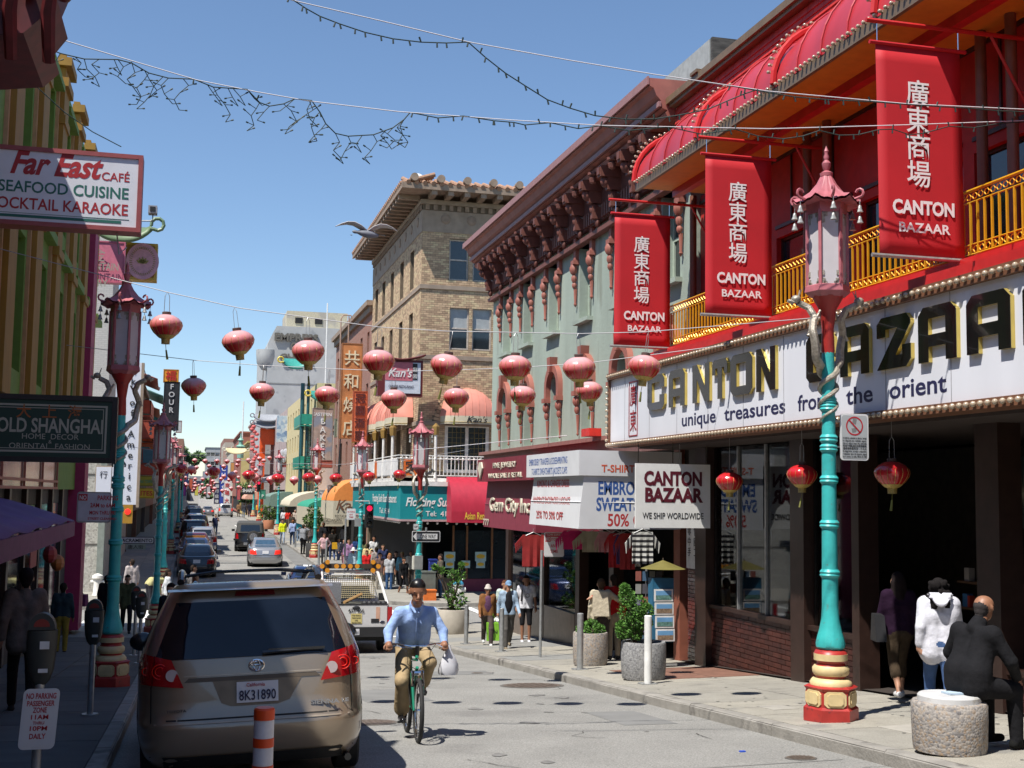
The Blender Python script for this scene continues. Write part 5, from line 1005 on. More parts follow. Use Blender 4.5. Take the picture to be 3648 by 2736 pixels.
for k in range(6):
 y=22.6+k*3.55-.35
 for st,(dx,zz0,zz1,w_)in enumerate(((.17,1.6,9.5,.95),(.25,9.05,9.25,1.15),(.3,9.51,9.7,1.25),(.22,5.2,5.4,1.1),(.21,8.2,8.4,1.05),(.15,9.71,9.85,.7))):m=MB();m.box(X_,X_+dx,y-w_/2-.001*st,y+w_/2+.001*st,zz0,zz1);m.build('pier',YEL,yl)
 for s in(-1,1):m=MB();m.box(X_,X_+.07,y+s*.55-.06,y+s*.55+.06,1.6,8.95);m.build('pilaster_trim',PEACH,yl)
 m=MB();m.box(X_,X_+.12,y+.7,y+2.85,9.01,9.25);m.box(X_,X_+.2,y+.75,y+2.8,5.35,5.55);m.box(X_,X_+.2,y+.75,y+2.8,8.85,8.98);m.build('lime_ledge',LIME,yl)
m=MB();m.box(X_-.6,-2.98,37.7,38.9,-4.0,7.6);m.build('end_pier',MAG,yl)
m=MB();m.box(X_-.2,X_+.02,18,38.9,.9,1.6);m.build('sign_band',M('dark_green_band',(.02,.06,.03),.6),yl)
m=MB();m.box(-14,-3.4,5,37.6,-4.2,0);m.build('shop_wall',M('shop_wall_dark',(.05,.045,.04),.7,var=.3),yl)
for k in range(11):
 y=10+k*2.5
 if y<36:m=MB();m.box(-3.4,-3.3,y,y+.25,g(y),.0);m.build('post',DBROWN,yl)
for k in range(10):y=10.3+k*2.5;m=MB();m.box(-3.39,-3.36,y,y+2.1,g(y)+.7,-.35);m.build('shop_window',PANE,yl)
pa=thing('purple_awning','long purple shop awning over the left pavement','awning',(-2.2,24,-.6));PA=M('purple_canvas',(.12,.06,.22),.75,var=.1,scale=2)
a=onX(275,1835,-1.9);m=MB();yn,yf=10,a[1];m.grid(lambda s,q:(-3.4+1.45*q,yn+(yf-yn)*s,-.12-.42*q**1.3-.02*math.sin(s*40)),40,4);o=m.build('canopy',PA,pa,smooth=True);o.modifiers.new('s','SOLIDIFY').thickness=.02
m=MB();m.box(-1.97,-1.93,yn,yf,-.8,-.55);m.build('valance',M('purple_valance',(.16,.04,.12),.7),pa)
for y in(yf-.3,yf-4.5,yf-8):m=MB();m.tube([(-3.35,y,-1.2),(-1.98,y,-.6)],.02,5);m.build('strut',STEEL,pa)
gb=thing('mirror_fascia','strip of mirrored shop fascia with red rails above the purple awning','fascia',(-3.2,25,.2));m=MB();m.box(-3.3,-3.05,10,30.5,.0,.75);m.build('mirror_panel',M('mirror_panel',(.4,.3,.3),.12,.6,var=.6,scale=5,streak=.2),gb)
for z in(0,.15,.77):m=MB();m.box(-3.04,-3.0,10,30.6,z,z+.05);m.build('rail',M('salmon_rail',(.4,.12,.08),.5),gb)
for k in range(8):m=MB();y=10.2+k*2.9;m.box(-3.045,-3.005,y,y+.06,.05,.76);m.build('mullion',MATS['salmon_rail'],gb)
pc=thing('pagoda_cornice','dark red carved pagoda cornice in the top left corner','cornice',(-2.2,11.5,4.2))
CAR=M('carved_red',(.1,.01,.013),.5,var=.3,scale=8)
m=MB();YN,YF=10.75,12.2
pr=[(-3.4,3.6),(-2.0,3.72),(-1.5,3.8),(-1.36,3.95),(-1.42,4.12),(-1.3,4.3),(-1.38,4.45),(-1.28,4.75),(-1.6,4.9),(-3.4,5.2)]
n=len(pr);m.add([(x,YN,z)for x,z in pr]+[(x,YF,z)for x,z in pr],[(i,(i+1)%n,n+(i+1)%n,n+i)for i in range(n)]+[tuple(range(n)),tuple(range(n,2*n))[::-1]]);m.build('cornice_body',CAR,pc)
for k in range(7):x=-3.1+k*.3;m=MB();m.tube([(x,YN+.1,3.6),(x,YN-.12,3.95),(x+.05,YN-.2,4.35)],[.05,.06,.04],6);m.ball((x+.12,YN-.08,4.15),.08,8,5);m.build('carved_bracket',CAR,pc,smooth=True)
m=MB();m.tube([(-1.5,YN,4.5),(-1.36,YN+.3,4.4),(-1.25,YN+.6,4.55),(-1.22,YN+.9,4.85)],[.16,.13,.1,.05],8);m.build('corner_scroll',M('scroll_pink',(.4,.14,.1),.5),pc,smooth=True)
nb=thing('left_corner_shops','shaded building whose edge stands at the left of the picture','building',(-3.4,8,0));m=MB();m.box(-14,-3.41,-60,19.9,-3.5,6.9);m.build('wall',M('shaded_wall',(.25,.12,.05),.7),nb)  # stretch behind the camera is added to cut low sky light
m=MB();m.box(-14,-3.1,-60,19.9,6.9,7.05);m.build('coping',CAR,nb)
bk=thing('bank_building','pebble-dashed concrete bank building with a white painted brick upper wall','building',(-3.6,52.6,0))
m=MB();m.box(-20,-3.55,52.6,75,-4.3,2.35);m.build('concrete_wall',pebble('exposed_aggregate',(.42,.4,.35),(.55,.53,.48),(.3,.28,.25),16),bk)
for z in(-2.2,.6):m=MB();m.box(-20,-3.54,52.58,52.599,z,z+.05);m.build('joint',JOINT,bk)
WBK=Mtex_brick('white_painted_brick',(.56,.53,.49),(.5,.48,.44),(.42,.4,.37),.22,.08);m=MB();m.box(-20,-3.4,52.7,56.5,3.4,11.6);m.box(-20,-3.41,56.51,75,3.4,5.4);m.build('upper_wall',WBK,bk)
m=MB();m.box(-20,-3.2,52.5,75,2.4,3.39);m.box(-20,-3.0,52.3,75,3.1,3.3);m.build('ledge',M('white_ledge',(.6,.6,.58),.6),bk);m=MB();m.box(-20,-3.3,52.6,75,2.36,2.399);m.build('ledge_shadow_gap',DARK,bk)
m=MB();m.box(-20,-3.1,52.4,56.6,11.6,12.1);m.build('cornice',M('green_grey',(.15,.2,.18),.6),bk)
m=MB();m.box(-3.55,-3.3,52.4,52.75,-4.3,2.3);m.build('pilaster',M('greenish_metal',(.25,.28,.25),.6),bk)
t=thing('bank_sign','tall white vertical sign with widely spaced black letters on the bank corner','sign',(-2.6,50,0));a,b=onY(412,1400,49),onY(484,1798,49)
WS=M('lit_white_sign',(.75,.77,.85),.4,var=0);topz=onY(440,1290,49)[2]
m=MB();m.box(a[0],b[0],49,49.35,b[2],topz);m.build('panel',WS,t);m=MB();m.box(b[0]+.002,b[0]+.1,48.97,49.4,b[2]-.1,topz);m.box(a[0]-.6,a[0]-.002,49.02,49.3,b[2]+.05,b[2]+1.45);m.build('side_case',M('brown_case',(.35,.27,.2),.6),t)
m=MB();m.box(a[0]-.57,a[0]-.03,49.0,49.019,b[2]+.1,b[2]+1.4);m.build('side_panel',WS,t);text('行',.3,BLACK,t,(a[0]-.3,48.99,b[2]+1.0),UX,UZ)
for i,c in enumerate('Bank of America'):
 if c!=' ':p=onY(0,1782-(14-i)*38.5+(0),48.98);text(c,.36,BLACK,t,(b[0]-.28-.0*i,48.98,onY(452,1782-(14-i)*37.5,48.98)[2]),UX,UZ,bold=1.5)
def xsign(name,label,pts,Y,m_,fm,dz=.2,fw=.05):
 a,b=onY(*pts[0],Y),onY(*pts[1],Y);t=thing(name,label,'sign',((a[0]+b[0])/2,Y,b[2]))
 m=MB();m.box(a[0],b[0],Y,Y+dz,b[2],a[2]);m.build('panel',m_,t);m=MB();X0,X1,Z0,Z1=a[0]-fw,b[0]+fw,b[2]-fw,a[2]+fw
 for q in((X0,X0+fw-.001,Z0,Z1),(X1-fw+.001,X1,Z0,Z1),(X0+fw,X1-fw,Z0,Z0+fw-.001),(X0+fw,X1-fw,Z1-fw+.001,Z1)):m.box(q[0],q[1],Y-.025,Y+dz+.025,q[2],q[3])
 m.build('frame',fm,t);return t,a,b
FE_R=M('fe_red',(.36,.015,.02),.5,var=0);FE_G=M('fe_green',(.02,.13,.1),.5,var=0)
t,a,b=xsign('restaurant_sign','large white Far East Cafe sign with red frame in the upper left',((-130,520),(484,812)),20.2,M('sign_cool_white',(.68,.69,.74),.35,var=.03),M('dusty_red_frame',(.3,.07,.07),.5),.35,.07)
W_=b[0]-a[0];H_=a[2]-b[2];yy=20.1965;xr=b[0]-.13
text('Far East',.5,FE_R,t,(xr-.47,yy,b[2]+H_*.68),UX,UZ,bold=3,shear=.35,align='RIGHT',xs=.82);text('CAFÉ',.19,FE_R,t,(xr-.21,yy,b[2]+H_*.66),UX,UZ,bold=1,wid=.42)
text('SEAFOOD CUISINE',.25,FE_G,t,(xr,yy,b[2]+H_*.41),UX,UZ,bold=1.5,align='RIGHT',xs=.92);text('COCKTAIL KARAOKE',.25,FE_R,t,(xr,yy,b[2]+H_*.17),UX,UZ,bold=1.5,align='RIGHT',xs=.86)
m=MB();m.box(a[0],xr+.02,yy-.001,yy+.003,b[2]+.115,b[2]+.122);m.box(a[0],xr-.1,yy-.001,yy+.003,b[2]+.05,b[2]+.095);m.build('stripe',FE_G,t)
m=MB();m.tube([(b[0]-.3,20.4,b[2]-.05),(b[0]-.25,20.4,b[2]-.4),(-1.15,20.6,3.9)],.012,5);m.build('cable',STEEL,t)
t,a,b=xsign('shop_sign','dark green Old Shanghai sign with pale lettering at the left edge',((-55,1418),(392,1632)),15.2,M('bottle_green',(.008,.04,.028),.4,var=.05),M('dark_sign_frame',(.02,.015,.015),.5),.15,.06)
PG=M('pale_gold',(.4,.4,.33),.5,var=0);cx=(a[0]+b[0])/2+.03;H_=a[2]-b[2];yy=15.1965
m=MB()
for o_,w_ in((.05,.022),(.09,.008)):
 X0,X1,Z0,Z1=a[0]+o_,b[0]-o_,b[2]+o_,a[2]-o_
 for q in((X0,X0+w_,Z0,Z1),(X1-w_,X1,Z0,Z1),(X0+w_,X1-w_,Z0,Z0+w_),(X0+w_,X1-w_,Z1-w_,Z1)):m.box(q[0],q[1],yy-.001,yy+.003,q[2],q[3])
m.build('border',PG,t)
text('OLD SHANGHAI',.23,PG,t,(cx,yy,b[2]+H_*.43),UX,UZ,wid=1.16,bold=2);text('HOME  DECOR',.09,PG,t,(cx,yy,b[2]+H_*.31),UX,UZ,wid=.62);text('&',.06,PG,t,(cx,yy,b[2]+H_*.235),UX,UZ);text('ORIENTAL  FASHION',.09,PG,t,(cx,yy,b[2]+H_*.14),UX,UZ,wid=.88)
for i,c in enumerate('大上海'):text(c,.17,M('dull_orange',(.35,.1,.02),.6,var=0),t,(cx-.3+.28*i,yy,b[2]+H_*.7),UX,UZ,bold=2)
t,a,b=xsign('bakery_sign_pink','pink bakery sign with grey letters behind the Far East sign',((250,856),(436,1005)),42,M('pink_sign',(.6,.17,.24),.5),M('pink_sign_edge',(.5,.12,.18),.5),.3)
GL_=M('grey_green_letter',(.35,.33,.27),.6);text('金',.5,GL_,t,(b[0]-.8,41.9,a[2]-.62),UX,UZ);text('MOUNTAIN',.34,GL_,t,(b[0]-.12,41.9,a[2]-.93),UX,UZ,align='RIGHT',bold=1,xs=.72);text('CITY',.34,GL_,t,(b[0]-.9,41.9,a[2]-1.2),UX,UZ,align='RIGHT',bold=1);text('BAKERY',.34,GL_,t,(b[0]-.45,41.9,a[2]-1.48),UX,UZ,align='RIGHT',bold=1,xs=.8)
t,a,b=xsign('lotus_sign','round pink lotus sign inside a square gold frame',((448,872),(548,990)),47,M('shadow_gold',(.28,.15,.02),.5),M('gold_frame',(.5,.3,.04),.4,.2),.6,.1)
m=MB();c=Vector((a[0]+.62,46.93,(a[2]+b[2])/2));n=28;m.add([c+Vector((.58*math.cos(2*math.pi*i/n),-.02,.68*math.sin(2*math.pi*i/n)))for i in range(n)]+[c+Vector((.58*math.cos(2*math.pi*i/n),.06,.68*math.sin(2*math.pi*i/n)))for i in range(n)],[tuple(range(n))]+[(i,(i+1)%n,n+(i+1)%n,n+i)for i in range(n)]);m.build('disc',M('pink_disc',(.62,.3,.36),.5),t)
OL=M('olive_gold',(.3,.23,.07),.5);m=MB()
for i in range(40):q=2*math.pi*i/40;m.obox(c+Vector((.42*math.cos(q),-.035,.5*math.sin(q))),(.02,.01,.09),(0,-q+math.pi/2,0))
m.build('ray_ring',OL,t);m=MB()
for q in(-60,-30,0,30,60):e=Vector((math.sin(R(q)),0,math.cos(R(q))));s_=Vector((e.z,0,-e.x));o_=c+Vector((0,-.04,-.1));m.add([o_,o_+e*.13+s_*.06,o_+e*.27,o_+e*.13-s_*.06],[(0,1,2,3)])
m.build('lotus',OL,t)
t=thing('security_camera','small grey security camera on a bracket right of the Far East sign','camera',onY(545,765,30));p=onY(545,750,30)
m=MB();m.box(p[0]-.1,p[0]+.1,29.8,30.1,p[2]-.1,p[2]+.08);m.build('housing',M('camera_grey',(.3,.3,.33),.5),t);m=MB();m.box(p[0]-.06,p[0]+.06,29.79,29.799,p[2]-.06,p[2]+.05);m.build('lens_window',BLACK,t);m=MB();m.tube([(p[0],30,p[2]-.1),(p[0],30,p[2]-.25),(p[0]-.5,30,p[2]-.28)],.02,5);m.build('bracket',STEEL,t)
p=onY(505,760,46);pagoda_eave('pagoda_eave','green and white curled eave behind the Far East sign',p[0]-1.6,p[0]+.35,45,47,p[2]-1.2,M('moss_tile',(.12,.18,.08),.5),M('moss_scroll',(.15,.22,.12),.5))
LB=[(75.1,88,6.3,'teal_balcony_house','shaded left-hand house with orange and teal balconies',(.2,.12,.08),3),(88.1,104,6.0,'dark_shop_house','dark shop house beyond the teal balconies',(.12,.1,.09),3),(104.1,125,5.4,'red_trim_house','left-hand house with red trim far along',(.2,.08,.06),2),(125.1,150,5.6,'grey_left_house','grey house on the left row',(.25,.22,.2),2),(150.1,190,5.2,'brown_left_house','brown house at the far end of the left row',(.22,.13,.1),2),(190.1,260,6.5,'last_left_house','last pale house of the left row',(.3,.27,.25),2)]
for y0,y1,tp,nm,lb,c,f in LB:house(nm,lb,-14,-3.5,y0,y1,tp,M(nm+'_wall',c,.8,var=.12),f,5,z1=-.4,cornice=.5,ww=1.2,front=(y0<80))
for k,(y0,z,c)in enumerate(((77,4.4,(.5,.08,.03)),(77,1.6,(.05,.2,.2)),(84,3.0,(.5,.1,.03)),(92,4.5,(.04,.2,.15)),(92,1.2,(.4,.04,.03)),(100,2.8,(.5,.2,.03)),(112,3.2,(.1,.08,.2)),(122,1.8,(.4,.05,.03)))):
 t=thing('shop_balcony',['orange balcony high on the left row','teal balcony under the orange one','orange red balcony on the left row','green balcony farther along the left row','red balcony under the green one','amber balcony on the left row','purple balcony on the left row','small red balcony far along the left row'][k],'balcony',(-3,y0,z));mm=M('balcony_c%d'%k,c,.6,var=.2,scale=3)
 m=MB();m.box(-3.5,-2.5,y0,y0+6,z,z+.12);m.box(-2.56,-2.5,y0,y0+6,z+.2,z+1.0);m.box(-3.5,-2.5,y0,y0+.06,z+.2,z+1.0);m.build('balcony_body',mm,t)
 m=MB();m.grid(lambda s,q:(-3.5+1.3*q,y0-.3+6.6*s,z+2.4-.5*q+.3*abs(2*s-1)**3),8,3);o=m.build('eave',M('eave_c%d'%k,tuple(v*.6+.05 for v in c),.6),t,smooth=True);o.modifiers.new('s','SOLIDIFY').thickness=.1
SG=[('four_seas_sign','black vertical sign with white letters spelling FOUR SEAS',(588,1362),(632,1530),72,BLACK,'FOUR S',M('silver_letters',(.55,.55,.55),.4)),('orange_seal_sign','square orange sign with a red seal above the black vertical sign',(586,1318),(633,1360),72,M('seal_orange',(.7,.3,.02),.5),'福',RED),('kites_sign','small yellow sign with red letters on the left row',(482,1742),(545,1772),60,M('sign_yellow',(.6,.42,.02),.5),'',RED),('chinatown_sign','dull yellow and green sign above the kites sign',(482,1698),(545,1728),62,M('sign_olive',(.35,.3,.02),.5),'',GB)]
for nm,lb,A_,B_,Y,m_,tx,tm in SG:
 t=vsign(nm,lb,*A_,*B_,Y,m_,tx,tm,.3)
 p=onY((A_[0]+B_[0])/2,B_[1]-7,Y-.02)
 if nm=='kites_sign':text('KITES',.3,RED,t,p,UX,UZ,bold=2)
 if nm=='chinatown_sign':text('CHINA TOWN',.22,GB,t,p,UX,UZ,bold=1,wid=.75)
for k,(A_,B_,Y,c)in enumerate([((505,1500),(560,1560),68,(.35,.06,.03)),((510,1600),(570,1650),75,(.05,.15,.2)),((560,1590),(600,1640),80,(.4,.1,.03)),((500,1655),(560,1690),64,(.4,.05,.02)),((600,1590),(622,1640),95,(.3,.35,.1)),((615,1560),(628,1600),110,(.45,.45,.45)),((630,1500),(645,1540),120,(.5,.5,.48))]):
 vsign('signboard',['dark red shop panel','teal shop panel','orange shop panel','red lit shop panel','olive shop panel','pale shop panel','white painted shop panel'][k]+' among the shaded signs of the left row',*A_,*B_,Y,M('panel_%d'%k,c,.6),'',WHITE,.25)
# ================================================================ dragon lamp posts
TQ=M('turquoise_paint',(.045,.42,.41),.38,var=.13,scale=6,wear=((.1,.27,.25),.63,14),bump=.15,bscale=35,detail=6);PKP=M('dusty_pink_metal',(.42,.13,.15),.45,var=.15,scale=8);DRG=M('dragon_bronze',(.36,.32,.26),.45,.3,var=.3,scale=25,bump=.4,bscale=60);CRP=M('cream_paint',(.64,.5,.26),.5,var=.12,scale=9,wear=((.4,.3,.17),.64,12));LRED=M('lamp_red',(.38,.03,.025),.4,var=.15,scale=7,wear=((.2,.03,.03),.62,15))
MILK=M('milk_glass',(.55,.52,.53),.35,var=.05);GREYM=M('grey_metal',(.33,.34,.33),.5,.4)
def lamp_post(label,loc,rz=0.):
 t=thing('dragon_lamp_post',label,'lamp post',loc,rz,'turquoise dragon lamp posts along the street');B=lambda mb,n,m,sm=True,p=t:mb.build(n,m,p,smooth=sm,world=False)
 m=MB();m.lathe([(.315,0),(.315,.15),(.285,.18),(.285,.36),(.31,.39),(.27,.41)],6,ph=R(30));b=B(m,'base',LRED,False)
 for i in range(6):
  q=R(60*i);m=MB()
  for s,d in((1,.262),(.72,.275)):m.prism([(-.125*s,-.055*s),(-.085*s,-.09*s),(.085*s,-.09*s),(.125*s,-.055*s),(.125*s,.055*s),(.085*s,.09*s),(-.085*s,.09*s),(-.125*s,.055*s)],(math.cos(q)*.24,math.sin(q)*.24,.27),(-math.sin(q),math.cos(q),0),(0,0,1),(math.cos(q)*(d-.24),math.sin(q)*(d-.24),0))
  B(m,'base_panel',CRP,False,b)
 for pr,mm in(([(.24,.41),(.24,.44),(.21,.48),(.17,.49)],CRP),([(.17,.49),(.18,.52)],LRED),([(.19,.52),(.21,.55),(.21,.6),(.185,.63)],CRP),([(.17,.63),(.155,.66),(.17,.69)],LRED),([(.192,.69),(.192,.765)],CRP),([(.19,.765),(.17,.8),(.13,.815)],LRED)):
  m=MB();m.lathe(pr,24);B(m,'base_ring',mm)
 m=MB();m.lathe([(.135,.815),(.158,.84),(.16,.88),(.148,.94),(.122,1.04),(.102,1.16),(.094,1.3)],32,fl=lambda q,z:1+.06*abs(math.cos(q*6))*max(0,min(1,(1.25-z)*4)));B(m,'fluted_foot',TQ)
 m=MB();m.lathe([(.094,1.25),(.09,1.9),(.084,2.7),(.078,3.4),(.072,4.4)],20);B(m,'shaft',TQ)
 for z,w_ in((1.68,.118),(2.25,.115),(2.77,.11),(3.14,.106),(3.25,.106),(3.62,.104),(3.7,.1)):
  m=MB();m.lathe([(w_-.022,z-.05),(w_,z-.02),(w_-.01,z),(w_,z+.02),(w_-.022,z+.05)],20);B(m,'shaft_ring',TQ)
 m=MB();m.lathe([(.06,4.2),(.08,4.3),(.07,4.55),(.1,4.78),(.19,4.94)],12);B(m,'neck',LRED)
 for s in(0,math.pi):
  pts=[];rs=[]
  for i in range(50):
   u_=i/49
   if u_<.5:a=s-(1-u_*2)*2*math.pi*1.6;r_=.1;z=3.45+u_*1.3;rr=.014+.05*u_
   else:v_=(u_-.5)*2;a=s+.35*math.sin(v_*5);r_=float(np.interp(v_,[0,.2,.42,.62,.8,1],[.1,.26,.33,.2,.24,.36]));z=float(np.interp(v_,[0,.2,.42,.62,.8,1],[4.1,4.2,4.5,4.68,4.8,4.86]));rr=.055*(1-.3*v_)
   pts.append((r_*math.cos(a),r_*math.sin(a),z));rs.append(rr)
  m=MB();m.tube(pts,rs,7)
  e=Vector(pts[-1]);dr=Vector((math.cos(a),math.sin(a),0));m.ball(e+dr*.03+Vector((0,0,.04)),(.06,.06,.05),8,5);m.tube([e+dr*.06,e+dr*.13+Vector((0,0,.02))],[.035,.02],6)
  for k in(-1,1):m.tube([e+Vector((0,0,.06)),e+Vector((-dr.y*k*.04,dr.x*k*.04,.16))-dr*.03],[.012,.004],4)
  mid=Vector(pts[36]);m.tube([mid,mid+Vector((dr.x*.06,dr.y*.06,-.1)),mid*Vector((.4,.4,1))if False else Vector((mid.x*.5,mid.y*.5,mid.z+.22))],[.03,.02,.015],5);B(m,'dragon',DRG)
 m=MB();m.lathe([(.2,4.93),(.27,4.99),(.26,5.06),(.25,5.07)],6,ph=R(30));B(m,'lantern_floor',PKP,False)
 m=MB();m.lathe([(.225,5.07),(.225,5.95)],6,ph=R(30));gl_=B(m,'lantern_glass',MILK,False)
 m=MB()
 for i in range(6):q=R(60*i+30);m.obox((.235*math.cos(q),.235*math.sin(q),5.51),(.035,.035,.9),(0,0,q))
 m.lathe([(.24,5.93),(.245,6.06)],6,ph=R(30));B(m,'lantern_frame',PKP,False,gl_)
 m=MB()
 for i in range(6):
  q=R(60*i);c=Vector((.2*math.cos(q),.2*math.sin(q),0));tt=Vector((-math.sin(q),math.cos(q),0))
  for sx in(-1,1):
   for k,(a_,z_,w2,h2)in enumerate(((.085,5.1,.05,.07),(.06,5.085,.04,.03),(.085,5.2,.03,.06),(.085,5.86,.05,.12),(.05,5.9,.04,.05))):m.obox(c+tt*(sx*a_)+Vector((0,0,z_)),(.01,w2,h2),(0,0,q))
 B(m,'fretwork',DRG,False,gl_)['kind']='stuff'
 n=72;prof=[(0,6.42),(.07,6.4),(.12,6.3),(.2,6.19),(.3,6.1),(.4,6.05)]
 def rf(q):k=abs(((q/R(60))%1)-.5)*2;return k
 vs=[]
 for r_,z in prof:
  for j in range(n):q=2*math.pi*j/n+R(30)*0;k=rf(q+R(30));rr=r_*(1-.08*(1-k));vs.append((rr*math.cos(q),rr*math.sin(q),z+(.06*k*k*(r_/.4)**2)+(.012 if(j//2)%2 else 0)*(r_/.4)))
 m=MB();m.add(vs,[(i*n+j,i*n+(j+1)%n,(i+1)*n+(j+1)%n,(i+1)*n+j)for i in range(5)for j in range(n)]);m.add([(v[0],v[1],v[2]-.03)for v in vs[5*n:]]+[(.2*math.cos(2*math.pi*j/n),.2*math.sin(2*math.pi*j/n),6.05)for j in range(n)],[(j,(j+1)%n,n+(j+1)%n,n+j)for j in range(n)]);rr_=B(m,'lantern_roof',PKP)
 for i in range(6):
  q=R(60*i+0);c=Vector((math.cos(q),math.sin(q),0));e=c*.4+Vector((0,0,6.1));m=MB()
  m.tube([c*.33+Vector((0,0,6.08)),e]+[e+c*(.045*math.sin(k*.75))+Vector((0,0,.05-.05*math.cos(k*.75)))for k in range(1,7)],[.02,.018]+[.016]*6,5);B(m,'roof_scroll',PKP,True,rr_)
  m=MB()
  for dz in(.12,.25):m.lathe([(.04,-.04),(.024,0),(.018,.035),(.0,.05)],8,c*.4+Vector((0,0,6.08-dz)))
  m.tube([c*.4+Vector((0,0,6.08)),c*.4+Vector((0,0,5.85))],.004,4);B(m,'bell',GREYM,True,rr_)
 m=MB();m.lathe([(.075,6.4),(.08,6.44),(.03,6.47),(.05,6.52),(.055,6.56),(.025,6.6),(.035,6.64),(.02,6.68),(.03,6.71),(.0,6.78)],12);B(m,'finial',PKP,True,rr_)
 return t
LPR=[((7.25,13.15),'turquoise dragon lamp post nearest the camera, in front of the long white sign'),((7.0,38.6),'lamp post behind the cyclist with the one way sign on it'),((7.1,53.2),'lamp post carrying the red traffic light before the orange awning'),((6.9,71),'lamp post with an orange topped lantern beside the green awning'),((6.75,100),'lamp post behind the worker in the yellow vest'),((7.4,140),'fifth lamp post along the far right pavement'),((7.7,160),'farthest turquoise lamp post seen on the right pavement')]
LPL=[((-1.13,20.75),'large shaded lamp post in front of the concrete wall, left of the minivan'),((-.88,38.3),'second lamp post on the left, just beyond the minivan mirror'),((-1.0,54.2),'third lamp post on the left, behind the black vertical sign'),((-1.0,74),'fourth lamp post on the shaded left pavement'),((-.9,102),'fifth lamp post on the shaded left pavement'),((-.9,140),'farthest lamp post on the left pavement')]
P0=None
for(p,lb)in LPR+LPL:
 loc=(p[0],p[1],g(p[1])+.14+.01)
 if P0 is None:P0=lamp_post(lb,loc,R(12))
 else:dup(P0,loc,R(random.choice([5,20,35,50])),lb)
# ================================================================ red hanging lanterns
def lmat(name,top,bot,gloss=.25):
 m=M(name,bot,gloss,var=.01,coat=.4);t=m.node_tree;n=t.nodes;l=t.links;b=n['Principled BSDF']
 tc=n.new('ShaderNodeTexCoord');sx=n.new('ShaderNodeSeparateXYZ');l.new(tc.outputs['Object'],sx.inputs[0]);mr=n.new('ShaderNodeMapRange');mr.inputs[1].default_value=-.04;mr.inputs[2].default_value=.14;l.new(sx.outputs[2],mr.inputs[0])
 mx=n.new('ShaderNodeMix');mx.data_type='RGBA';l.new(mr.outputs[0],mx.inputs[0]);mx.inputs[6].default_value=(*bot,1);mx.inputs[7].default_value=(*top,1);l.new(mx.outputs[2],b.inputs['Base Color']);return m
LM1=lmat('faded_sheen_red_silk',(.72,.4,.4),(.55,.03,.03));LM2=lmat('red_silk',(.5,.02,.025),(.46,.015,.02),.2);GB_=M('gold_braid',(.5,.36,.1),.5,.2,var=.3,scale=60)  # pale lantern tops: fading, with sky sheen painted into the colour
def lantern(mat,name='red_lantern'):
 t=thing(name,None,'lantern',(0,0,0));n=42
 prof=[(.07,-.155),(.11,-.135),(.16,-.09),(.2,-.03),(.215,.02),(.2,.07),(.16,.115),(.1,.15),(.06,.16)]
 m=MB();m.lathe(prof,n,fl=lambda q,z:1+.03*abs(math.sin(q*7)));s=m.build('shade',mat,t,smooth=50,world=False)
 m=MB()
 for k in range(14):q=2*math.pi*k/14;m.tube([((r_+.004)*math.cos(q),(r_+.004)*math.sin(q),z)for r_,z in prof[:6]],.0028,3)
 m.build('gold_ribs',GB_,s,world=False)
 m=MB();m.lathe([(.05,.155),(.06,.17),(.06,.195),(.05,.2)],12);m.build('cap',M('dark_cap',(.1,.07,.06),.6),t,world=False,smooth=40)
 m=MB();m.lathe([(.13,-.125),(.09,-.16),(.06,-.17),(.055,-.235),(.06,-.24)],14);m.build('collar',GB_,t,world=False,smooth=50)
 m=MB();m.tube([(0,0,-.22),(.01,.01,-.32)],.004,4);m.tube([(.01,.01,-.32),(.03,.02,-.45)],[.012,.018],5);m.build('tassel',M('olive_tassel',(.2,.2,.05),.8),t,world=False)
 m=MB();m.tube([(-.035,0,.195),(-.03,0,.42)],.004,4);m.tube([(.035,0,.195),(.03,0,.42)],.004,4);m.tube([(-.03,0,.42),(0,0,.47),(.03,0,.42)],.004,4);m.build('hanger',STEEL,t,world=False);return t
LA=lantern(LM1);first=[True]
def cut(x,y,a,b):
 r=ray(x,y);d=(b[0]-a[0],b[1]-a[1]);nn=(d[1],-d[0]);t_=(nn[0]*a[0]+nn[1]*a[1])/(nn[0]*r[0]+nn[1]*r[1]);return r*t_
def hang(p,label,group,src=None,scale=None):
 if src is None and first[0]:first[0]=False;LA.location=p;LA['label']=label;LA['group']=group;return LA
 o=dup(src or LA,p,random.random()*3,label,group,scale=scale);o.rotation_euler[0]=random.gauss(0,.06);o.rotation_euler[1]=random.gauss(0,.08);return o
r1=[(592,1163),(849,1220),(1098,1255),(1349,1290),(1590,1305),(1835,1310),(2063,1315),(2295,1310)];r2=[(690,1378),(933,1398),(1166,1410),(1403,1422),(1625,1418),(1862,1410),(2100,1395)]
ordn=['leftmost','second from left','third from left','fourth from left','fifth from left','sixth from left','seventh from left','eighth from left']
R1=[cut(*q,(.91,16.85),(4.26,15.65))for q in r1];R2=[cut(*q,(1.6,21.55),(3.58,20.46))for q in r2]
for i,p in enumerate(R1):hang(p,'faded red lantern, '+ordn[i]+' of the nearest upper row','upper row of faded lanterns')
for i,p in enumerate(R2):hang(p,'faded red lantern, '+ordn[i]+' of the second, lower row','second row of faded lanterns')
LR=lantern(LM2);k=0
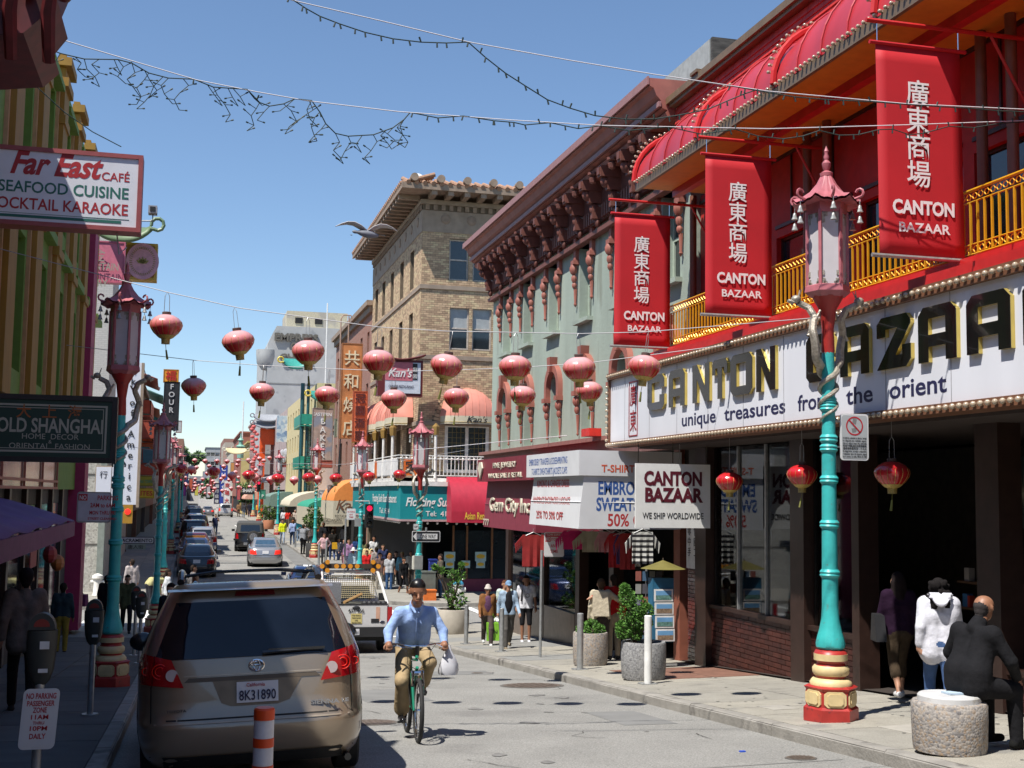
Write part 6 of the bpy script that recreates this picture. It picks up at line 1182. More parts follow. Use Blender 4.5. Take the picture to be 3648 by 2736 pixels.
for(x,y,Y),lb in zip(((2421,1725,0),(2599,1718,0),(2857,1695,0),(3178,1690,0)),('small glossy red lantern in front of the hanging white sign','glossy red lantern right of the hanging white sign','glossy red lantern left of the turquoise lamp post under the big sign','largest glossy red lantern hanging before the dark bazaar doorway')):
 p=onX(x,y,8.45);
 if k==0:LR.location=p;LR['label']=lb;LR['group']='glossy lanterns under the bazaar sign'
 else:dup(LR,p,k,lb)
 w_=MB();w_.tube([p+Vector((0,0,.46)),Vector((p[0],p[1],.97))],.004,4);w_.build('cord',STEEL,LR if k==0 else None)if k==0 else None
 k+=1
r3=[(644,1671),(761,1681),(887,1694),(991,1705),(1100,1702),(1197,1705),(1315,1699),(1424,1692)]
for i,(x,y)in enumerate(r3):hang(onY(x,y,41.5-.1*i),'glossy red lantern, '+ordn[i]+' of the row over the crossing','row of red lanterns over the crossing',LR)
def mk_far(mat,nm):
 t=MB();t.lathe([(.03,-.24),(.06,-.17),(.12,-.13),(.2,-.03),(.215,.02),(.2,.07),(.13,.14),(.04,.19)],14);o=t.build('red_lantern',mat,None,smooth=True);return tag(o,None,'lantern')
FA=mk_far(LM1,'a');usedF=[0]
def farl(p,lb,gp,sc_=1):
 if not usedF[0]:o=FA;usedF[0]=1
 else:o=FA.copy();link(o)
 o.location=p;o['label']=lb;o['group']=gp;o.scale=(sc_,)*3
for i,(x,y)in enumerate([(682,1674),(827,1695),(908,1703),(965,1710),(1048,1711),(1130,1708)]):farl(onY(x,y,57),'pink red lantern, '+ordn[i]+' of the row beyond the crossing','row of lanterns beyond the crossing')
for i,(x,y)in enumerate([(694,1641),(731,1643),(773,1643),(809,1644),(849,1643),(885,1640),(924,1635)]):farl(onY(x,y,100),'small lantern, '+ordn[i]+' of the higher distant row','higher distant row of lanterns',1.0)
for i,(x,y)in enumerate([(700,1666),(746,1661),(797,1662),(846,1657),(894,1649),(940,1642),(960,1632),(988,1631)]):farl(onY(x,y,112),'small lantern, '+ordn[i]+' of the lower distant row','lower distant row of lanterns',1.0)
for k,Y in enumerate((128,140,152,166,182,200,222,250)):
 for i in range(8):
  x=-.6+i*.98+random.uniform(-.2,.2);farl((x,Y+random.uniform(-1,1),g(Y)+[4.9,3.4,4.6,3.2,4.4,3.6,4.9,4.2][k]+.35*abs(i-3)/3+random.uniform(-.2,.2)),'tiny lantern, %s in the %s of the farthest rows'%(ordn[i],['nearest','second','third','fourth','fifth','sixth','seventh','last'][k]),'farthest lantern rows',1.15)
CAB=M('white_cable',(.6,.58,.6),.4,var=0);DCB=M('dark_green_wire',(.015,.035,.03),.6,var=0)
def cable(name,label,pts,r,m):b=MB();b.tube(pts,r,5);return tag(b.build(name,m),label,'cable')
def row_cable(P,label,z=.47,ext=1.5):
 pts=[p+Vector((0,0,z))for p in P];a,b=pts[0]-pts[1],pts[-1]-pts[-2];pts=[pts[0]+a.normalized()*ext+Vector((0,0,.1))]+pts+[pts[-1]+b.normalized()*ext*1.6+Vector((0,0,.25))];cable('lantern_cable',label,pts,.006,M('grey_cable',(.4,.4,.42),.5,var=0))
row_cable(R1,'thin cable carrying the nearest row of faded lanterns',ext=2.6);row_cable(R2,'thin cable carrying the second row of faded lanterns',ext=2.6)
row_cable([onY(x,y,41.5)for x,y in r3],'dark cable carrying the lanterns over the crossing');row_cable([onY(x,y,100)for x,y in((694,1641),(809,1644),(924,1635))],'thin cable of the higher distant lantern row')
pl=lambda L,a,b:[cut(x,y,a,b)for x,y in L]
PA1,PB1=(-3.2,13.6),(8.5,12.2)
cable('overhead_cable','white cable sagging across the street below the other one',pl([(-60,55),(0,72),(215,140),(430,205),(700,285),(912,327),(1100,360),(1420,398),(1824,428),(2140,447),(2740,459),(3230,445),(3700,428)],PA1,PB1),.006,CAB)
PA2,PB2=(-3.2,12.4),(8.5,11.2)
cable('overhead_cable','upper white cable running from the top edge to the right',pl([(900,-40),(1045,2),(1360,75),(1670,150),(2030,215),(2330,265),(2736,325),(3230,370),(3700,392)],PA2,PB2),.006,CAB)
def lights(name,label,px,A_,B_,step=48,ice=False,seed=1):
 rnd=random.Random(seed);P=pl(px,A_,B_);t=thing(name,label,'string lights',P[0]);b=MB();b.tube(P,.0065,4);b.build('wire',DCB,t)
 acc=0;m=MB();n_=0
 for p,q in zip(P,P[1:]):
  d=(q-p);L_=d.length;s=0
  while s<L_:
   c=p+d*(s/L_)
   if ice and rnd.random()<.8:
    x=c.copy();zz=0
    b2=MB()
    for k in range(rnd.choice((2,3,4))):
     e=x+Vector((rnd.choice((-1,1))*rnd.uniform(.03,.09),0,-rnd.uniform(.06,.11)));b2.tube([x,e],.0045,4)
     h=e+Vector((rnd.choice((-1,1))*.06,0,rnd.uniform(-.02,.05)));b2.tube([e,h],.004,4);b2.tube([h,h+(h-e)*.4],.009,5);x=e
    b2.build('icicle_drop',DCB,t)
   else:e=Vector((rnd.uniform(-.02,.02),0,rnd.choice((-1,-1,1))*.05));m.tube([c,c+e],[.008,.01],5)
   s+=step/1000*4;n_+=1
 if m.v:tag(m.build('bulb_sockets',DCB,t),kind='stuff')
lights('string_lights','dark icicle string lights hanging in tangled drops at the upper left',[(20,130),(150,165),(215,190),(300,210),(420,212),(470,225),(530,260),(600,278),(690,282),(760,310),(830,315),(880,318),(925,365),(960,378),(1010,370),(1050,352),(1110,358),(1140,400),(1160,440),(1195,475),(1240,485),(1330,480),(1400,455),(1440,425),(1460,402)],PA1,PB1,38,True,5)
lights('string_lights','dark string lights dipping from the top edge to the red canopy',[(1030,-10),(1090,30),(1140,58),(1210,85),(1300,115),(1400,138),(1500,150),(1590,153),(1668,150),(1730,205),(1800,260),(1870,305),(1950,355),(2030,385),(2120,412),(2230,425),(2330,424),(2420,410),(2520,390),(2590,360),(2650,335),(2700,318)],PA2,PB2,40)
lights('string_lights','dark string lights wound along the lower white cable to the right',[(1470,402),(1560,420),(1650,413),(1760,430),(1830,436),(1870,445),(1960,437),(2060,458),(2140,448),(2240,465),(2380,452),(2500,478),(2620,460),(2700,485),(2790,495),(2860,485),(2920,465),(2990,482),(3060,480),(3130,462),(3180,460),(3240,480),(3290,475),(3380,450),(3470,455),(3560,440),(3680,432)],PA1,PB1,42)
lights('string_lights','dark string lights wound along the upper white cable over the nearest banner',[(2600,305),(2740,330),(2830,345),(2950,355),(3100,362),(3230,372),(3350,380),(3450,385),(3560,395),(3680,400)],PA2,PB2,42)
cable('overhead_cable','thin dark wire running down to the Far East sign at the left',pl([(-30,205),(115,295),(230,400),(330,470),(432,523)],(-3.2,19),(3,19)),.008,DCB)
cable('overhead_cable','thin wire crossing behind the green house awnings',[Vector((6.3,36,1.3)),Vector((9.5,31,1.6))],.01,CAB)
# ================================================================ signs on posts
def rrect(w_,h_,r_,n=4):
 P=[]
 for cx,cy,a in((w_/2-r_,h_/2-r_,0),(-w_/2+r_,h_/2-r_,90),(-w_/2+r_,-h_/2+r_,180),(w_/2-r_,-h_/2+r_,270)):
  P+=[(cx+r_*math.cos(R(a+90*i/n)),cy+r_*math.sin(R(a+90*i/n)))for i in range(n+1)]
 return P
def plate_sign(name,label,c,w_,h_,face,edge,lines,yaw=0.,cat='sign',tilt=0.,back=None,parentcb=None):
 """traffic sign: plate with a printed border; lines = (text, size, z offset, material, width)"""
 t=thing(name,label,cat,c);u=Vector((math.cos(yaw),math.sin(yaw),0));n=Vector((math.sin(yaw),-math.cos(yaw),0));c=Vector(c);V=(Vector((0,0,1))+u*tilt).normalized()
 m=MB();m.prism(rrect(w_,h_,.04),c,u,V,-n*.012);m.build('plate',edge,t)
 m=MB();m.prism(rrect(w_-.04,h_-.04,.03),c+n*.0015,u,V,n*.0015);m.build('face',face,t)
 for s,z,dz,mt,wd,*o in lines:text(s,z,mt,t,c+n*.0045+V*dz+u*(o[0]if o else 0),u,V,wid=wd,bold=2,ext=.0008)
 return t
SW=M('sign_white',(.68,.68,.68),.4,var=.03);SR=M('sign_red_print',(.45,.02,.03),.45,var=0);SG_=M('sign_grey',(.42,.44,.45),.4,var=.03)
p=onY(3044,1557,13.1);t=plate_sign('no_littering_sign','grey sign with a crossed-out hand dropping litter on the turquoise lamp post',p,.37,.55,SG_,SW,[],0)
m=MB();c=Vector(p)+Vector((0,-.005,.13));n=32;m.add([c+Vector((r_*math.cos(2*math.pi*i/n),0,r_*math.sin(2*math.pi*i/n)))for r_ in(.112,.095)for i in range(n)],[(i,(i+1)%n,n+(i+1)%n,n+i)for i in range(n)]);m.obox(c+Vector((0,-.002,0)),(.2,.002,.016),(0,R(45),0));m.build('prohibition_ring',SR,t)
m=MB();m.add([c+Vector(v)for v in((-.02,.001,.09),(.03,.001,.08),(.02,.001,.02),(-.03,.001,.03))],[(0,1,2,3)]);m.add([c+Vector(v)for v in((-.04,.001,-.03),(.03,.001,-.02),(.02,.001,-.07),(-.03,.001,-.08))],[(0,1,2,3)]);m.build('hand_pictogram',M('pictogram_grey',(.2,.2,.2),.6),t)
for i,s in enumerate(('It shall be unlawful to throw, break','or deposit any rubbish, paper,','dirt or debris onto the sidewalk','街道不得亂拋垃圾雜物廢紙','違者罰款最高至一千元正','Es ilegal tirar, arrojar o depositar','cualquier tipo de basura, papel','en la acera, la calle. Multa $1,000')):text(s,.028,BLACK,t,Vector(p)+Vector((0,-.006,-.02-.031*i)),UX,UZ,wid=.31,bold=1,ext=.0005)
m=MB();m.box(p[0]-.3,p[0]-.17,13.11,13.14,p[2]+.17,p[2]+.19);m.box(p[0]-.3,p[0]-.17,13.11,13.14,p[2]-.13,p[2]-.11);m.build('clamp',STEEL,t)
sp=gnd(1924,2344,.14);top=onY(1924,1965,sp[1]);c=onY(1974,1940,sp[1]-.03)
t=thing('sign_post','thin galvanised post standing at the kerb with the tow-away sign','post',(sp[0],sp[1],sp[2]));m=MB();m.tube([sp,Vector((sp[0]+.01,sp[1],top[2]+.03))],.032,10);m.build('pole',STEEL,t,smooth=True);m=MB();m.box(sp[0],c[0]+.1,sp[1]-.01,sp[1]+.01,top[2]-.02,top[2]+.01);m.build('arm',STEEL,t)
plate_sign('tow_away_sign','red and white tow-away no stopping any time sign in front of the hanging shirts',c,.45,.53,SW,SW,[('TOW-AWAY',.065,.19,SW,.36),('NO',.1,.085,SW,.1,-.14),('STOPPING',.08,.085,SR,.27,.06),('ANY',.1,-.06,SR,.16),('TIME',.1,-.18,SR,.18)])
o=bpy.data.objects['face.001']if 'face.001' in bpy.data.objects else None
m=MB();m.box(c[0]-.2,c[0]+.2,c[1]-.0042,c[1]-.0035,c[2]+.165,c[2]+.245);m.box(c[0]-.2,c[0]-.08,c[1]-.0042,c[1]-.0035,c[2]+.06,c[2]+.16);m.build('red_band',SR,sc.objects['tow_away_sign'])
p=onY(1518,1911,38.5);t=plate_sign('one_way_sign','black and white one way sign with an arrow on the lamp post by the crossing',p,.9,.34,BLACK,SW,[('ONE WAY',.17,-.06,BLACK,.5,.06)]);c=Vector(p)
m=MB();m.prism([(-.42,0),(-.3,.13),(-.3,.085),(.36,.085),(.36,-.085),(-.3,-.085),(-.3,-.13)],c+Vector((0,-.0032,0)),UX,UZ,(0,-.0008,0));m.build('arrow',SW,t);m=MB();m.tube([c+Vector((0,.02,.16)),c+Vector((0,.02,.28))],.03,6);m.build('bracket',STEEL,t)
p=onY(1482,1877,38.4);t=plate_sign('plaque','small square grey and white number plaque above the one way sign',p,.18,.2,SW,GREYM,[('SF',.09,-.03,BLACK,.11)])
p=onY(1350,1840,60);sp2=Vector((p[0],60,g(60)+.14))
t=plate_sign('no_stopping_sign','small red and white no stopping sign left of the traffic light',onY(1251,1832,58),.42,.52,SW,SW,[('NO STOPPING',.08,.08,SR,.34),('ANY',.1,-.05,SR,.18),('TIME',.1,-.17,SR,.2)])
q=onY(1251,1852,58.1);m=MB();m.tube([(q[0]-.25,58.1,g(58)+.1),(q[0]-.25,58.1,q[2]+.05),(q[0]+.2,58.1,q[2]+.1)],.045,6);tag(m.build('sign_pole',STEEL),'bent grey pole behind the small no stopping sign','post')
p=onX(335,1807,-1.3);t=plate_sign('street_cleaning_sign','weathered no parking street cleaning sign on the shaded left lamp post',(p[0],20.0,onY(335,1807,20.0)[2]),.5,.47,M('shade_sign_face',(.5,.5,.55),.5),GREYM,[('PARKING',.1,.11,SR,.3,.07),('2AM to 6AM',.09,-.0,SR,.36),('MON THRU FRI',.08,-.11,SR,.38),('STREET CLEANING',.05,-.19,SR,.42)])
pp=onY(335,1807,20.0);t.location=pp
for ob in(t,):pass
m=MB();m.box(pp[0]-.23,pp[0]-.1,19.99,19.995,pp[2]+.1,pp[2]+.2);m.build('red_block',SR,t);text('NO',.09,SW,t,(pp[0]-.165,19.985,pp[2]+.115),UX,UZ,wid=.1,bold=2)
p=onY(139,2562,10.34);t=plate_sign('passenger_zone_sign','white no parking passenger zone sign on the nearest parking meter post',p,.265,.46,SW,SW,[(s,z*.8,dz*.78,SR,w2*.84)for s,z,dz,w2 in(('NO PARKING',.075,.2,.26),('PASSENGER',.07,.13,.24),('ZONE',.07,.065,.12),('11AM',.06,0,.15),('THRU',.04,-.05,.1),('10PM',.06,-.11,.15),('DAILY',.07,-.19,.14))],0,tilt=.06)
p=onY(485,1925,39.6);t=plate_sign('street_name_sign','white Sacramento street name sign on the left side of the crossing',p,1.05,.21,SW,BLACK,[('SACRAMENTO',.14,-.05,BLACK,.95)]);q=onY(483,1948,39.6);m=MB();m.box(q[0]-.3,q[0]+.3,39.6,39.61,q[2]-.08,q[2]+.08);m.build('chinese_plate',M('sage_plate',(.35,.4,.33),.5),t);text('唐人街',.13,BLACK,t,(q[0],39.59,q[2]-.05),UX,UZ,wid=.45)
m=MB();m.tube([(q[0]-.75,39.7,p[2]),(q[0]+.5,39.7,p[2])],.02,5);m.build('bracket',STEEL,t)
# ================================================================ street furniture
def bollard(label,x,y,m_,h=.98,r=.055):
 p=gnd(x,y,.15);t=thing('bollard',label,'bollard',p,0,'steel bollards along the right kerb');b=MB();b.lathe([(r,.01),(r,h),(r*.8,h+.01),(0,h+.012)],16,p);b.build('tube',m_,t,smooth=40);b=MB();b.box(p[0]-.13,p[0]+.13,p[1]-.11,p[1]+.11,p[2]-.02,p[2]+.02)
 for sx in(-1,1):b.lathe([(.015,.0),(.015,.035)],6,p+Vector((sx*.1,-.08,0)))
 b.build('foot_plate',STEEL,t);return t
bollard('white painted bollard in front of the nearest bushy planter',2308,2438,WHITE,1.06,.06);bollard('grey bollard left of the smaller planter',2066,2386,STEEL,1.02,.06);bollard('grey bollard in front of the man in the blue denim jacket',1786,2322,STEEL,1.0);bollard('grey bollard right of the large plant by the crossing',1660,2294,STEEL,1.0)
bollard('thin grey bollard beside the man in the pink shirt',1135,2012,STEEL,1.05,.06);bollard('farther grey post left of the man in the pink shirt',1161,2016,STEEL,1.3,.05);bollard('grey bollard behind the man in grey stretching',1052,1950,STEEL,1.0)
PB=pebble('pebble_concrete',(.3,.22,.15),(.36,.33,.3),(.17,.16,.16),42)
def planter(label,p,r,h,m_,cat='planter'):
 t=thing('planter',label,cat,p);b=MB();b.lathe([(r*.93,0),(r*.96,.03),(r,h*.35),(r,h-.03),(r-.015,h),(r-.06,h),(r-.06,h-.05),(0,h-.05)],32,p);b.build('pot',m_,t,smooth=40);b=MB();b.lathe([(r-.061,h-.049),(0,h-.045)],20,p);b.build('soil',M('soil',(.06,.045,.03),.95),t);return t
def shrub(name,label,blobs,n,leaf,mats,cat='shrub',stem=None,seed=1):
 rnd=random.Random(seed);t=thing(name,label,cat,blobs[0][0]if stem is None else stem[0]);m=MB()
 for i in range(n):
  c,r_=rnd.choice(blobs);c=Vector(c);v=Vector((rnd.gauss(0,1),rnd.gauss(0,1),rnd.gauss(0,1))).normalized();p=c+v*r_*(.75+.35*rnd.random());d1=(v+Vector((rnd.gauss(0,.5),rnd.gauss(0,.5),rnd.gauss(0,.5)))).normalized();d2=d1.orthogonal().normalized();d2=(d2*math.cos(i)+d1.cross(d2)*math.sin(i));l_=leaf*rnd.uniform(.6,1.4)
  m.mi(rnd.choice((0,1,1,2)));m.add([p-d1*l_,p+d2*l_*.4,p+d1*l_,p-d2*l_*.4],[(0,1,2,3)])
 m.mi(0)
 m.build('foliage',mats,t);b=MB();s0=Vector(stem[0])if stem else Vector(blobs[0][0])
 for c,r_ in blobs:b.tube([s0,(s0+Vector(c))/2+Vector((.03,0,.03)),Vector(c)],[.03,.02,.012],5)
 b.build('stem',BARK,t);return t
HYD=[M('juniper_a',(.05,.13,.02),.7,var=.2),M('juniper_b',(.09,.22,.03),.7,var=.2),M('juniper_c',(.13,.3,.05),.7,var=.2)]
p=gnd(2320,2428,.15)+Vector((0,.36,0));planter('nearest round pebble-dashed planter behind the white bollard',p,.37,.6,pebble('pebble_grey',(.2,.2,.2),(.3,.3,.3),(.13,.13,.14),42))
c=p+Vector((-.16,-.02,.6));shrub('juniper','bright green bushy juniper in the nearest planter',[(c+Vector((.02,0,.12)),.1),(c+Vector((-.2,.02,.16)),.12),(c+Vector((-.24,0,.26)),.08),(c+Vector((-.1,0,.5)),.18),(c+Vector((.06,0,.58)),.16),(c+Vector((-.14,0,.72)),.13),(c+Vector((-.18,0,.86)),.08),(c+Vector((.2,0,.5)),.12),(c+Vector((.1,0,.32)),.14),(c+Vector((.22,.0,.3)),.08),(c+Vector((-.02,0,.34)),.13)],5200,.026,HYD,stem=(c,))
p=gnd(2122,2376,.15)+Vector((0,.33,0));planter('smaller round pebble planter left of the nearest one',p,.34,.62,PB);c=p+Vector((0,0,.62));shrub('low_shrub','low mossy green plant in the smaller planter',[(c+Vector((-.15,0,.04)),.14),(c+Vector((.02,0,.07)),.17),(c+Vector((.17,0,.03)),.12)],1800,.024,HYD,stem=(c,))
p=gnd(1620,2262,.15)+Vector((0,.4,0));t=planter('wide pale concrete planter bowl at the crossing corner',p,.5,.72,M('pale_concrete',(.42,.38,.32),.8,var=.1));c=p+Vector((-.05,0,.7))
shrub('glossy_shrub','tall glossy-leaved shrub in the wide planter behind the cyclist',[(c+Vector((.1,0,.15)),.2),(c+Vector((.3,0,.3)),.18),(c+Vector((-.05,0,.4)),.17),(c+Vector((.1,0,.7)),.2),(c+Vector((.28,0,1.0)),.16),(c+Vector((.0,0,1.05)),.13),(c+Vector((-.3,0,1.15)),.1),(c+Vector((-.5,0,1.25)),.09),(c+Vector((.3,0,1.3)),.09)],1000,.055,[M('gloss_leaf_a',(.04,.1,.02),.3,var=.2),M('gloss_leaf_b',(.09,.2,.03),.3,var=.2),M('gloss_leaf_c',(.15,.3,.06),.3,var=.2)],stem=(c,))
p=gnd(955,1885,.14);planter('terracotta pot on the far right pavement',p,.5,.8,M('terracotta',(.42,.17,.09),.8));shrub('bushy_plant','bushy green plant in the terracotta pot',[(p+Vector((x,0,z)),.42)for x,z in((-.3,1.2),(.3,1.1),(0,1.6),(.6,1.4),(-.5,1.7))],900,.1,LEAF,stem=(p,));
p=gnd(1112,1985,.14);planter('dark square-looking tub beside the orange topped lamp post',p,.38,.8,M('dark_tub',(.04,.04,.04),.7));shrub('small_tree','round leafy sapling beside the orange topped lamp post',[(p+Vector((x,0,z)),.35)for x,z in((-.2,2.1),(.2,2.2),(0,2.6),(.1,1.9))],800,.09,LEAF,cat='sapling',stem=(p,))
p=gnd(3453,2695,.15)+Vector((0,.3,0));t=thing('concrete_stool','round pebble-dashed concrete seat with pale top in the lower right corner','seat',p)
b=MB();b.lathe([(.325,0),(.335,.05),(.345,.3),(.345,.43),(.33,.45),(.29,.455)],40,p);b.build('drum',PB,t,smooth=40);b=MB();b.lathe([(.288,.455),(.285,.5),(.27,.515),(0,.518)],40,p);b.build('top',M('seat_top',(.5,.5,.5),.8,var=.08,wear=((.4,.38,.34),.6,9)),t,smooth=40);SEAT=p
MG=M('meter_grey',(.045,.048,.042),.5,var=.15)
def meter(label,p,h=1.45):
 t=thing('parking_meter',label,'parking meter',p,0,'parking meters along the left kerb');p=Vector(p);b=MB();b.tube([p,p+Vector((0,0,h-.42))],.036,10);b.lathe([(.1,0),(.1,.02)],12,p);b.build('pole',STEEL,t,smooth=40)
 z=h-.45;b=MB();b.lathe([(.045,z),(.075,z+.04),(.1,z+.12),(.115,z+.3),(.115,z+.42)],14,p,sq=(1,.7));b.build('body',MG,t,smooth=40);b=MB();b.prism([(.1*math.cos(R(a)),.13*math.sin(R(a)))for a in range(0,181,15)],p+Vector((0,-.06,z+.425)),UX,UZ,(0,.12,0));b.build('dome',MG,t)
 b=MB();b.prism([(.06*math.cos(R(a)),.06*math.sin(R(a)))for a in range(0,181,20)],p+Vector((0,-.061,z+.45)),UX,UZ,(0,-.003,0));b.build('meter_flag',M('flag_red',(.25,.03,.02),.5),t);b=MB();b.box(p[0]-.005,p[0]+.065,p[1]-.09,p[1]-.084,p[2]+z+.28,p[2]+z+.34);b.box(p[0]-.01,p[0]+.06,p[1]-.085,p[1]-.078,p[2]+z+.1,p[2]+z+.13);b.build('sticker',WHITE,t);return t
M1=onY(95,2475,14.7)
meter('nearest parking meter, in the lower left corner',(onY(138,2500,10.4)[0],10.42,g(10.4)+.15),1.26);meter('second parking meter, in front of the big shaded lamp post',(onY(322,2500,16.2)[0],16.2,g(16.2)+.15),1.3);meter('third parking meter, seen right of the shaded lamp post',(onY(498,2300,26.5)[0],26.5,g(26.5)+.15),1.35);meter('fourth parking meter, just behind the third one',(onY(478,2300,29.5)[0],29.5,g(29.5)+.15));meter('farthest parking meter by the left crossing corner',(onY(618,2200,33)[0],33,g(33)+.15))
p=Vector((onY(940,2600,7.2)[0],7.2,g(7.2)));t=thing('delineator_post','orange and white striped plastic delineator post in front of the minivan','delineator',p);zt=onY(940,2520,7.2)[2]-p[2];OR=M('safety_orange',(.72,.07,.01),.45,var=.05);RW=M('reflective_white',(.62,.62,.66),.35,var=.08,scale=20)
zz=[zt,zt-.065,zt-.165,zt-.215,zt-.315,zt-.365,zt-.48,0]
for i,(a,b_)in enumerate(zip(zz,zz[1:])):b=MB();r_=.0585 if i%2==0 else.056;b.lathe([(r_,b_),(r_,a-.001)]if i else[(r_,b_),(r_,a-.01),(r_-.01,a)],20,p);b.build('band',RW if i%2 else OR,t,smooth=40)
b=MB();b.lathe([(.15,0),(.14,.03),(.06,.05)],16,p);b.build('base',BLACK,t)
p=gnd(1632,2146,.15);t=thing('fire_hydrant','white fire hydrant with a blue cap at the far corner of the crossing','fire hydrant',p);b=MB();b.lathe([(.2,0),(.2,.05),(.15,.07),(.15,.62),(.2,.65),(.2,.7)],14,p);b.tube([p+Vector((-.28,0,.5)),p+Vector((.28,0,.5))],.09,8);b.tube([p+Vector((0,-.25,.42)),p+Vector((0,0,.42))],.1,8);b.build('barrel',M('hydrant_white',(.7,.68,.64),.5),t,smooth=40);b=MB();b.lathe([(.21,.7),(.2,.76),(.12,.84),(.04,.87),(.04,.91),(0,.91)],14,p);b.build('cap',M('hydrant_blue',(.05,.28,.45),.5),t,smooth=40)
p=gnd(345,2120,.15);t=thing('fire_hydrant','white fire hydrant before the pebble-dashed wall on the left','fire hydrant',p);b=MB();b.lathe([(.2,0),(.15,.07),(.15,.62),(.22,.66),(.2,.76),(.04,.84)],12,p);b.tube([p+Vector((-.26,0,.5)),p+Vector((.26,0,.5))],.08,8);b.build('barrel',MATS['hydrant_white'],t,smooth=40)
def boxy(name,label,cat,px,py,Y,w_,d_,h_,m_,base=None,extra=None):
 p=onY(px,py,Y);z0=(g(Y)+.14)if base is None else base;t=thing(name,label,cat,(p[0],Y,z0));b=MB();b.box(p[0]-w_/2,p[0]+w_/2,Y,Y+d_,z0,z0+h_);b.build('body',m_,t);b=MB();b.box(p[0]-w_/2-.02,p[0]+w_/2+.02,Y-.02,Y+d_+.02,z0+h_+.001,z0+h_+.05);b.build('lid',m_,t);return t
boxy('control_cabinet','grey green traffic control cabinet behind the cyclist','cabinet',1524,2100,49.2,.62,.5,1.05,M('cabinet_green',(.13,.15,.13),.5));boxy('newspaper_box','low orange newspaper box behind the cyclist','newspaper box',1532,2130,48.6,.5,.4,.38,M('news_orange',(.7,.17,.03),.5));boxy('notice_box','blue mailbox hanging on the dark shopfront across the crossing','mailbox',1544,2020,50.2,.3,.3,.45,M('mail_blue',(.02,.04,.25),.5),base=onY(1544,2036,50.2)[2])
def signal(label,px,py,Y,lit=(0,),arm=None):
 p=onY(px,py,Y);t=thing('traffic_light',label,'traffic light',p);b=MB();b.box(p[0]-.17,p[0]+.17,Y,Y+.2,p[2]-.5,p[2]+.5);b.build('housing',M('signal_black',(.012,.012,.012),.5),t)
 for i in range(3):
  z=p[2]+.32-.32*i;b=MB();b.ball((p[0],Y-.01,z),(.115,.03,.115),14,6);b.build('lens',M('red_signal_lit',(.9,.01,.05),.3,emit=1.6,var=0)if i in lit else M('dark_lens',(.04,.03,.02),.2),t,smooth=True)
  b=MB();b.grid(lambda s,q:(p[0]+.13*math.cos(math.pi*s),Y-.14*q,z+.13*math.sin(math.pi*s)),8,1);b.build('visor',MATS['signal_black'],t)
 b=MB();b.tube([(p[0]-(arm or.6),Y+.2,p[2]+.62),(p[0],Y+.15,p[2]+.62),(p[0],Y+.1,p[2]+.5)],.03,6);b.box(p[0]-.6,p[0]-.35,Y,Y+.2,p[2]-.45,p[2]-.1);b.build('bracket',GREYM,t);return t
signal('traffic light showing red beside the teal fascia',1316,1838,52.6);signal('far small traffic light showing red on the right side',922,1733,118);signal('small red traffic light among the shaded signs at the left',643,1725,112)
p=onY(455,1823,50.3);b=MB();b.box(p[0]-.18,p[0]+.18,50.3,50.5,p[2]-.45,p[2]+.4);t=tag(b.build('walk_signal',M('amber_box',(.4,.22,.03),.5)),'amber cased signal glowing red under the tall white bank sign','pedestrian signal');b=MB();b.ball((p[0],50.28,p[2]),(.12,.02,.12),10,6);b.build('lens',M('red_signal_dim',(.75,.03,.02),.3,emit=.8,var=0),t)
p=onY(1488,2005,38.4);t=thing('pedestrian_signal','grey cased pedestrian signal seen from behind on the lamp post','pedestrian signal',p);b=MB();b.box(p[0]-.12,p[0]+.14,38.3,38.6,p[2]-.2,p[2]+.22);b.build('case',GREYM,t);b=MB();b.box(p[0]-.15,p[0]-.121,38.32,38.58,p[2]-.2,p[2]+.2);b.build('back_edge',M('pale_edge',(.6,.58,.5),.6),t)
p=gnd(2380,2310,.2);p=Vector((onY(2375,2290,21.7)[0],21.7,g(21.7)+.2));t=thing('postcard_rack','blue postcard rack with four stacked pictures in front of the brown pillar','postcard rack',p)
a=onY(2330,2060,21.7);b_=onY(2412,2290,21.6);H0=b_[2];H1=a[2];BF=M('rack_blue',(.02,.12,.22),.5);b=MB();b.box(a[0]-.02,b_[0]-.02,21.72,21.95,H0,H1);b.build('case',BF,t);b=MB();b.tube([(p[0],21.85,p[2]),(p[0],21.85,H0)],.02,6);b.box(p[0]-.25,p[0]+.25,21.8,21.9,p[2],p[2]+.04);b.build('stand',STEEL,t)
for i in range(4):
 z0=H0+.02+(H1-H0-.2)/4*i;z1=z0+(H1-H0-.2)/4-.02;o_=.03*(3-i);b=MB();x0,x1=a[0]+.0+o_*.4,b_[0]-.05+o_*.4;b.box(x0,x1,21.68,21.7,z0,z1);c_=b.build('postcard',WHITE,t)
 b=MB();b.box(x0+.03,x1-.03,21.676,21.679,(z0+z1)/2,z1-.03);b.build('sky_print',M('card_sky',(.15,.35,.6),.5),c_);b=MB();b.box(x0+.03,x1-.03,21.676,21.679,z0+.03,(z0+z1)/2-.001);b.build('land_print',M('card_land%d'%(i%2),((.25,.18,.12),(.12,.25,.22))[i%2],.5,var=.4,scale=30),c_)
t=thing('postcard_rack','dark wire rack of small postcards left of the blue one','postcard rack',(p[0]-.75,22.2,p[2]));x=onY(2265,2100,22.3)[0]
for i in range(6):
 for j in range(4):b=MB();z=g(22)+.55+i*.24;b.box(x-.02+j*.14,x+.09+j*.14,22.25,22.26,z,z+.18);b.build('postcard',M('card_%d'%((i*3+j)%5),[(.3,.1,.08),(.08,.15,.25),(.3,.3,.28),(.1,.1,.12),(.2,.15,.3)][(i*3+j)%5],.5),t)
b=MB();b.tube([(x+.22,22.32,g(22)+.2),(x+.22,22.32,g(22)+2.0)],.02,6);b.build('stand',STEEL,t)
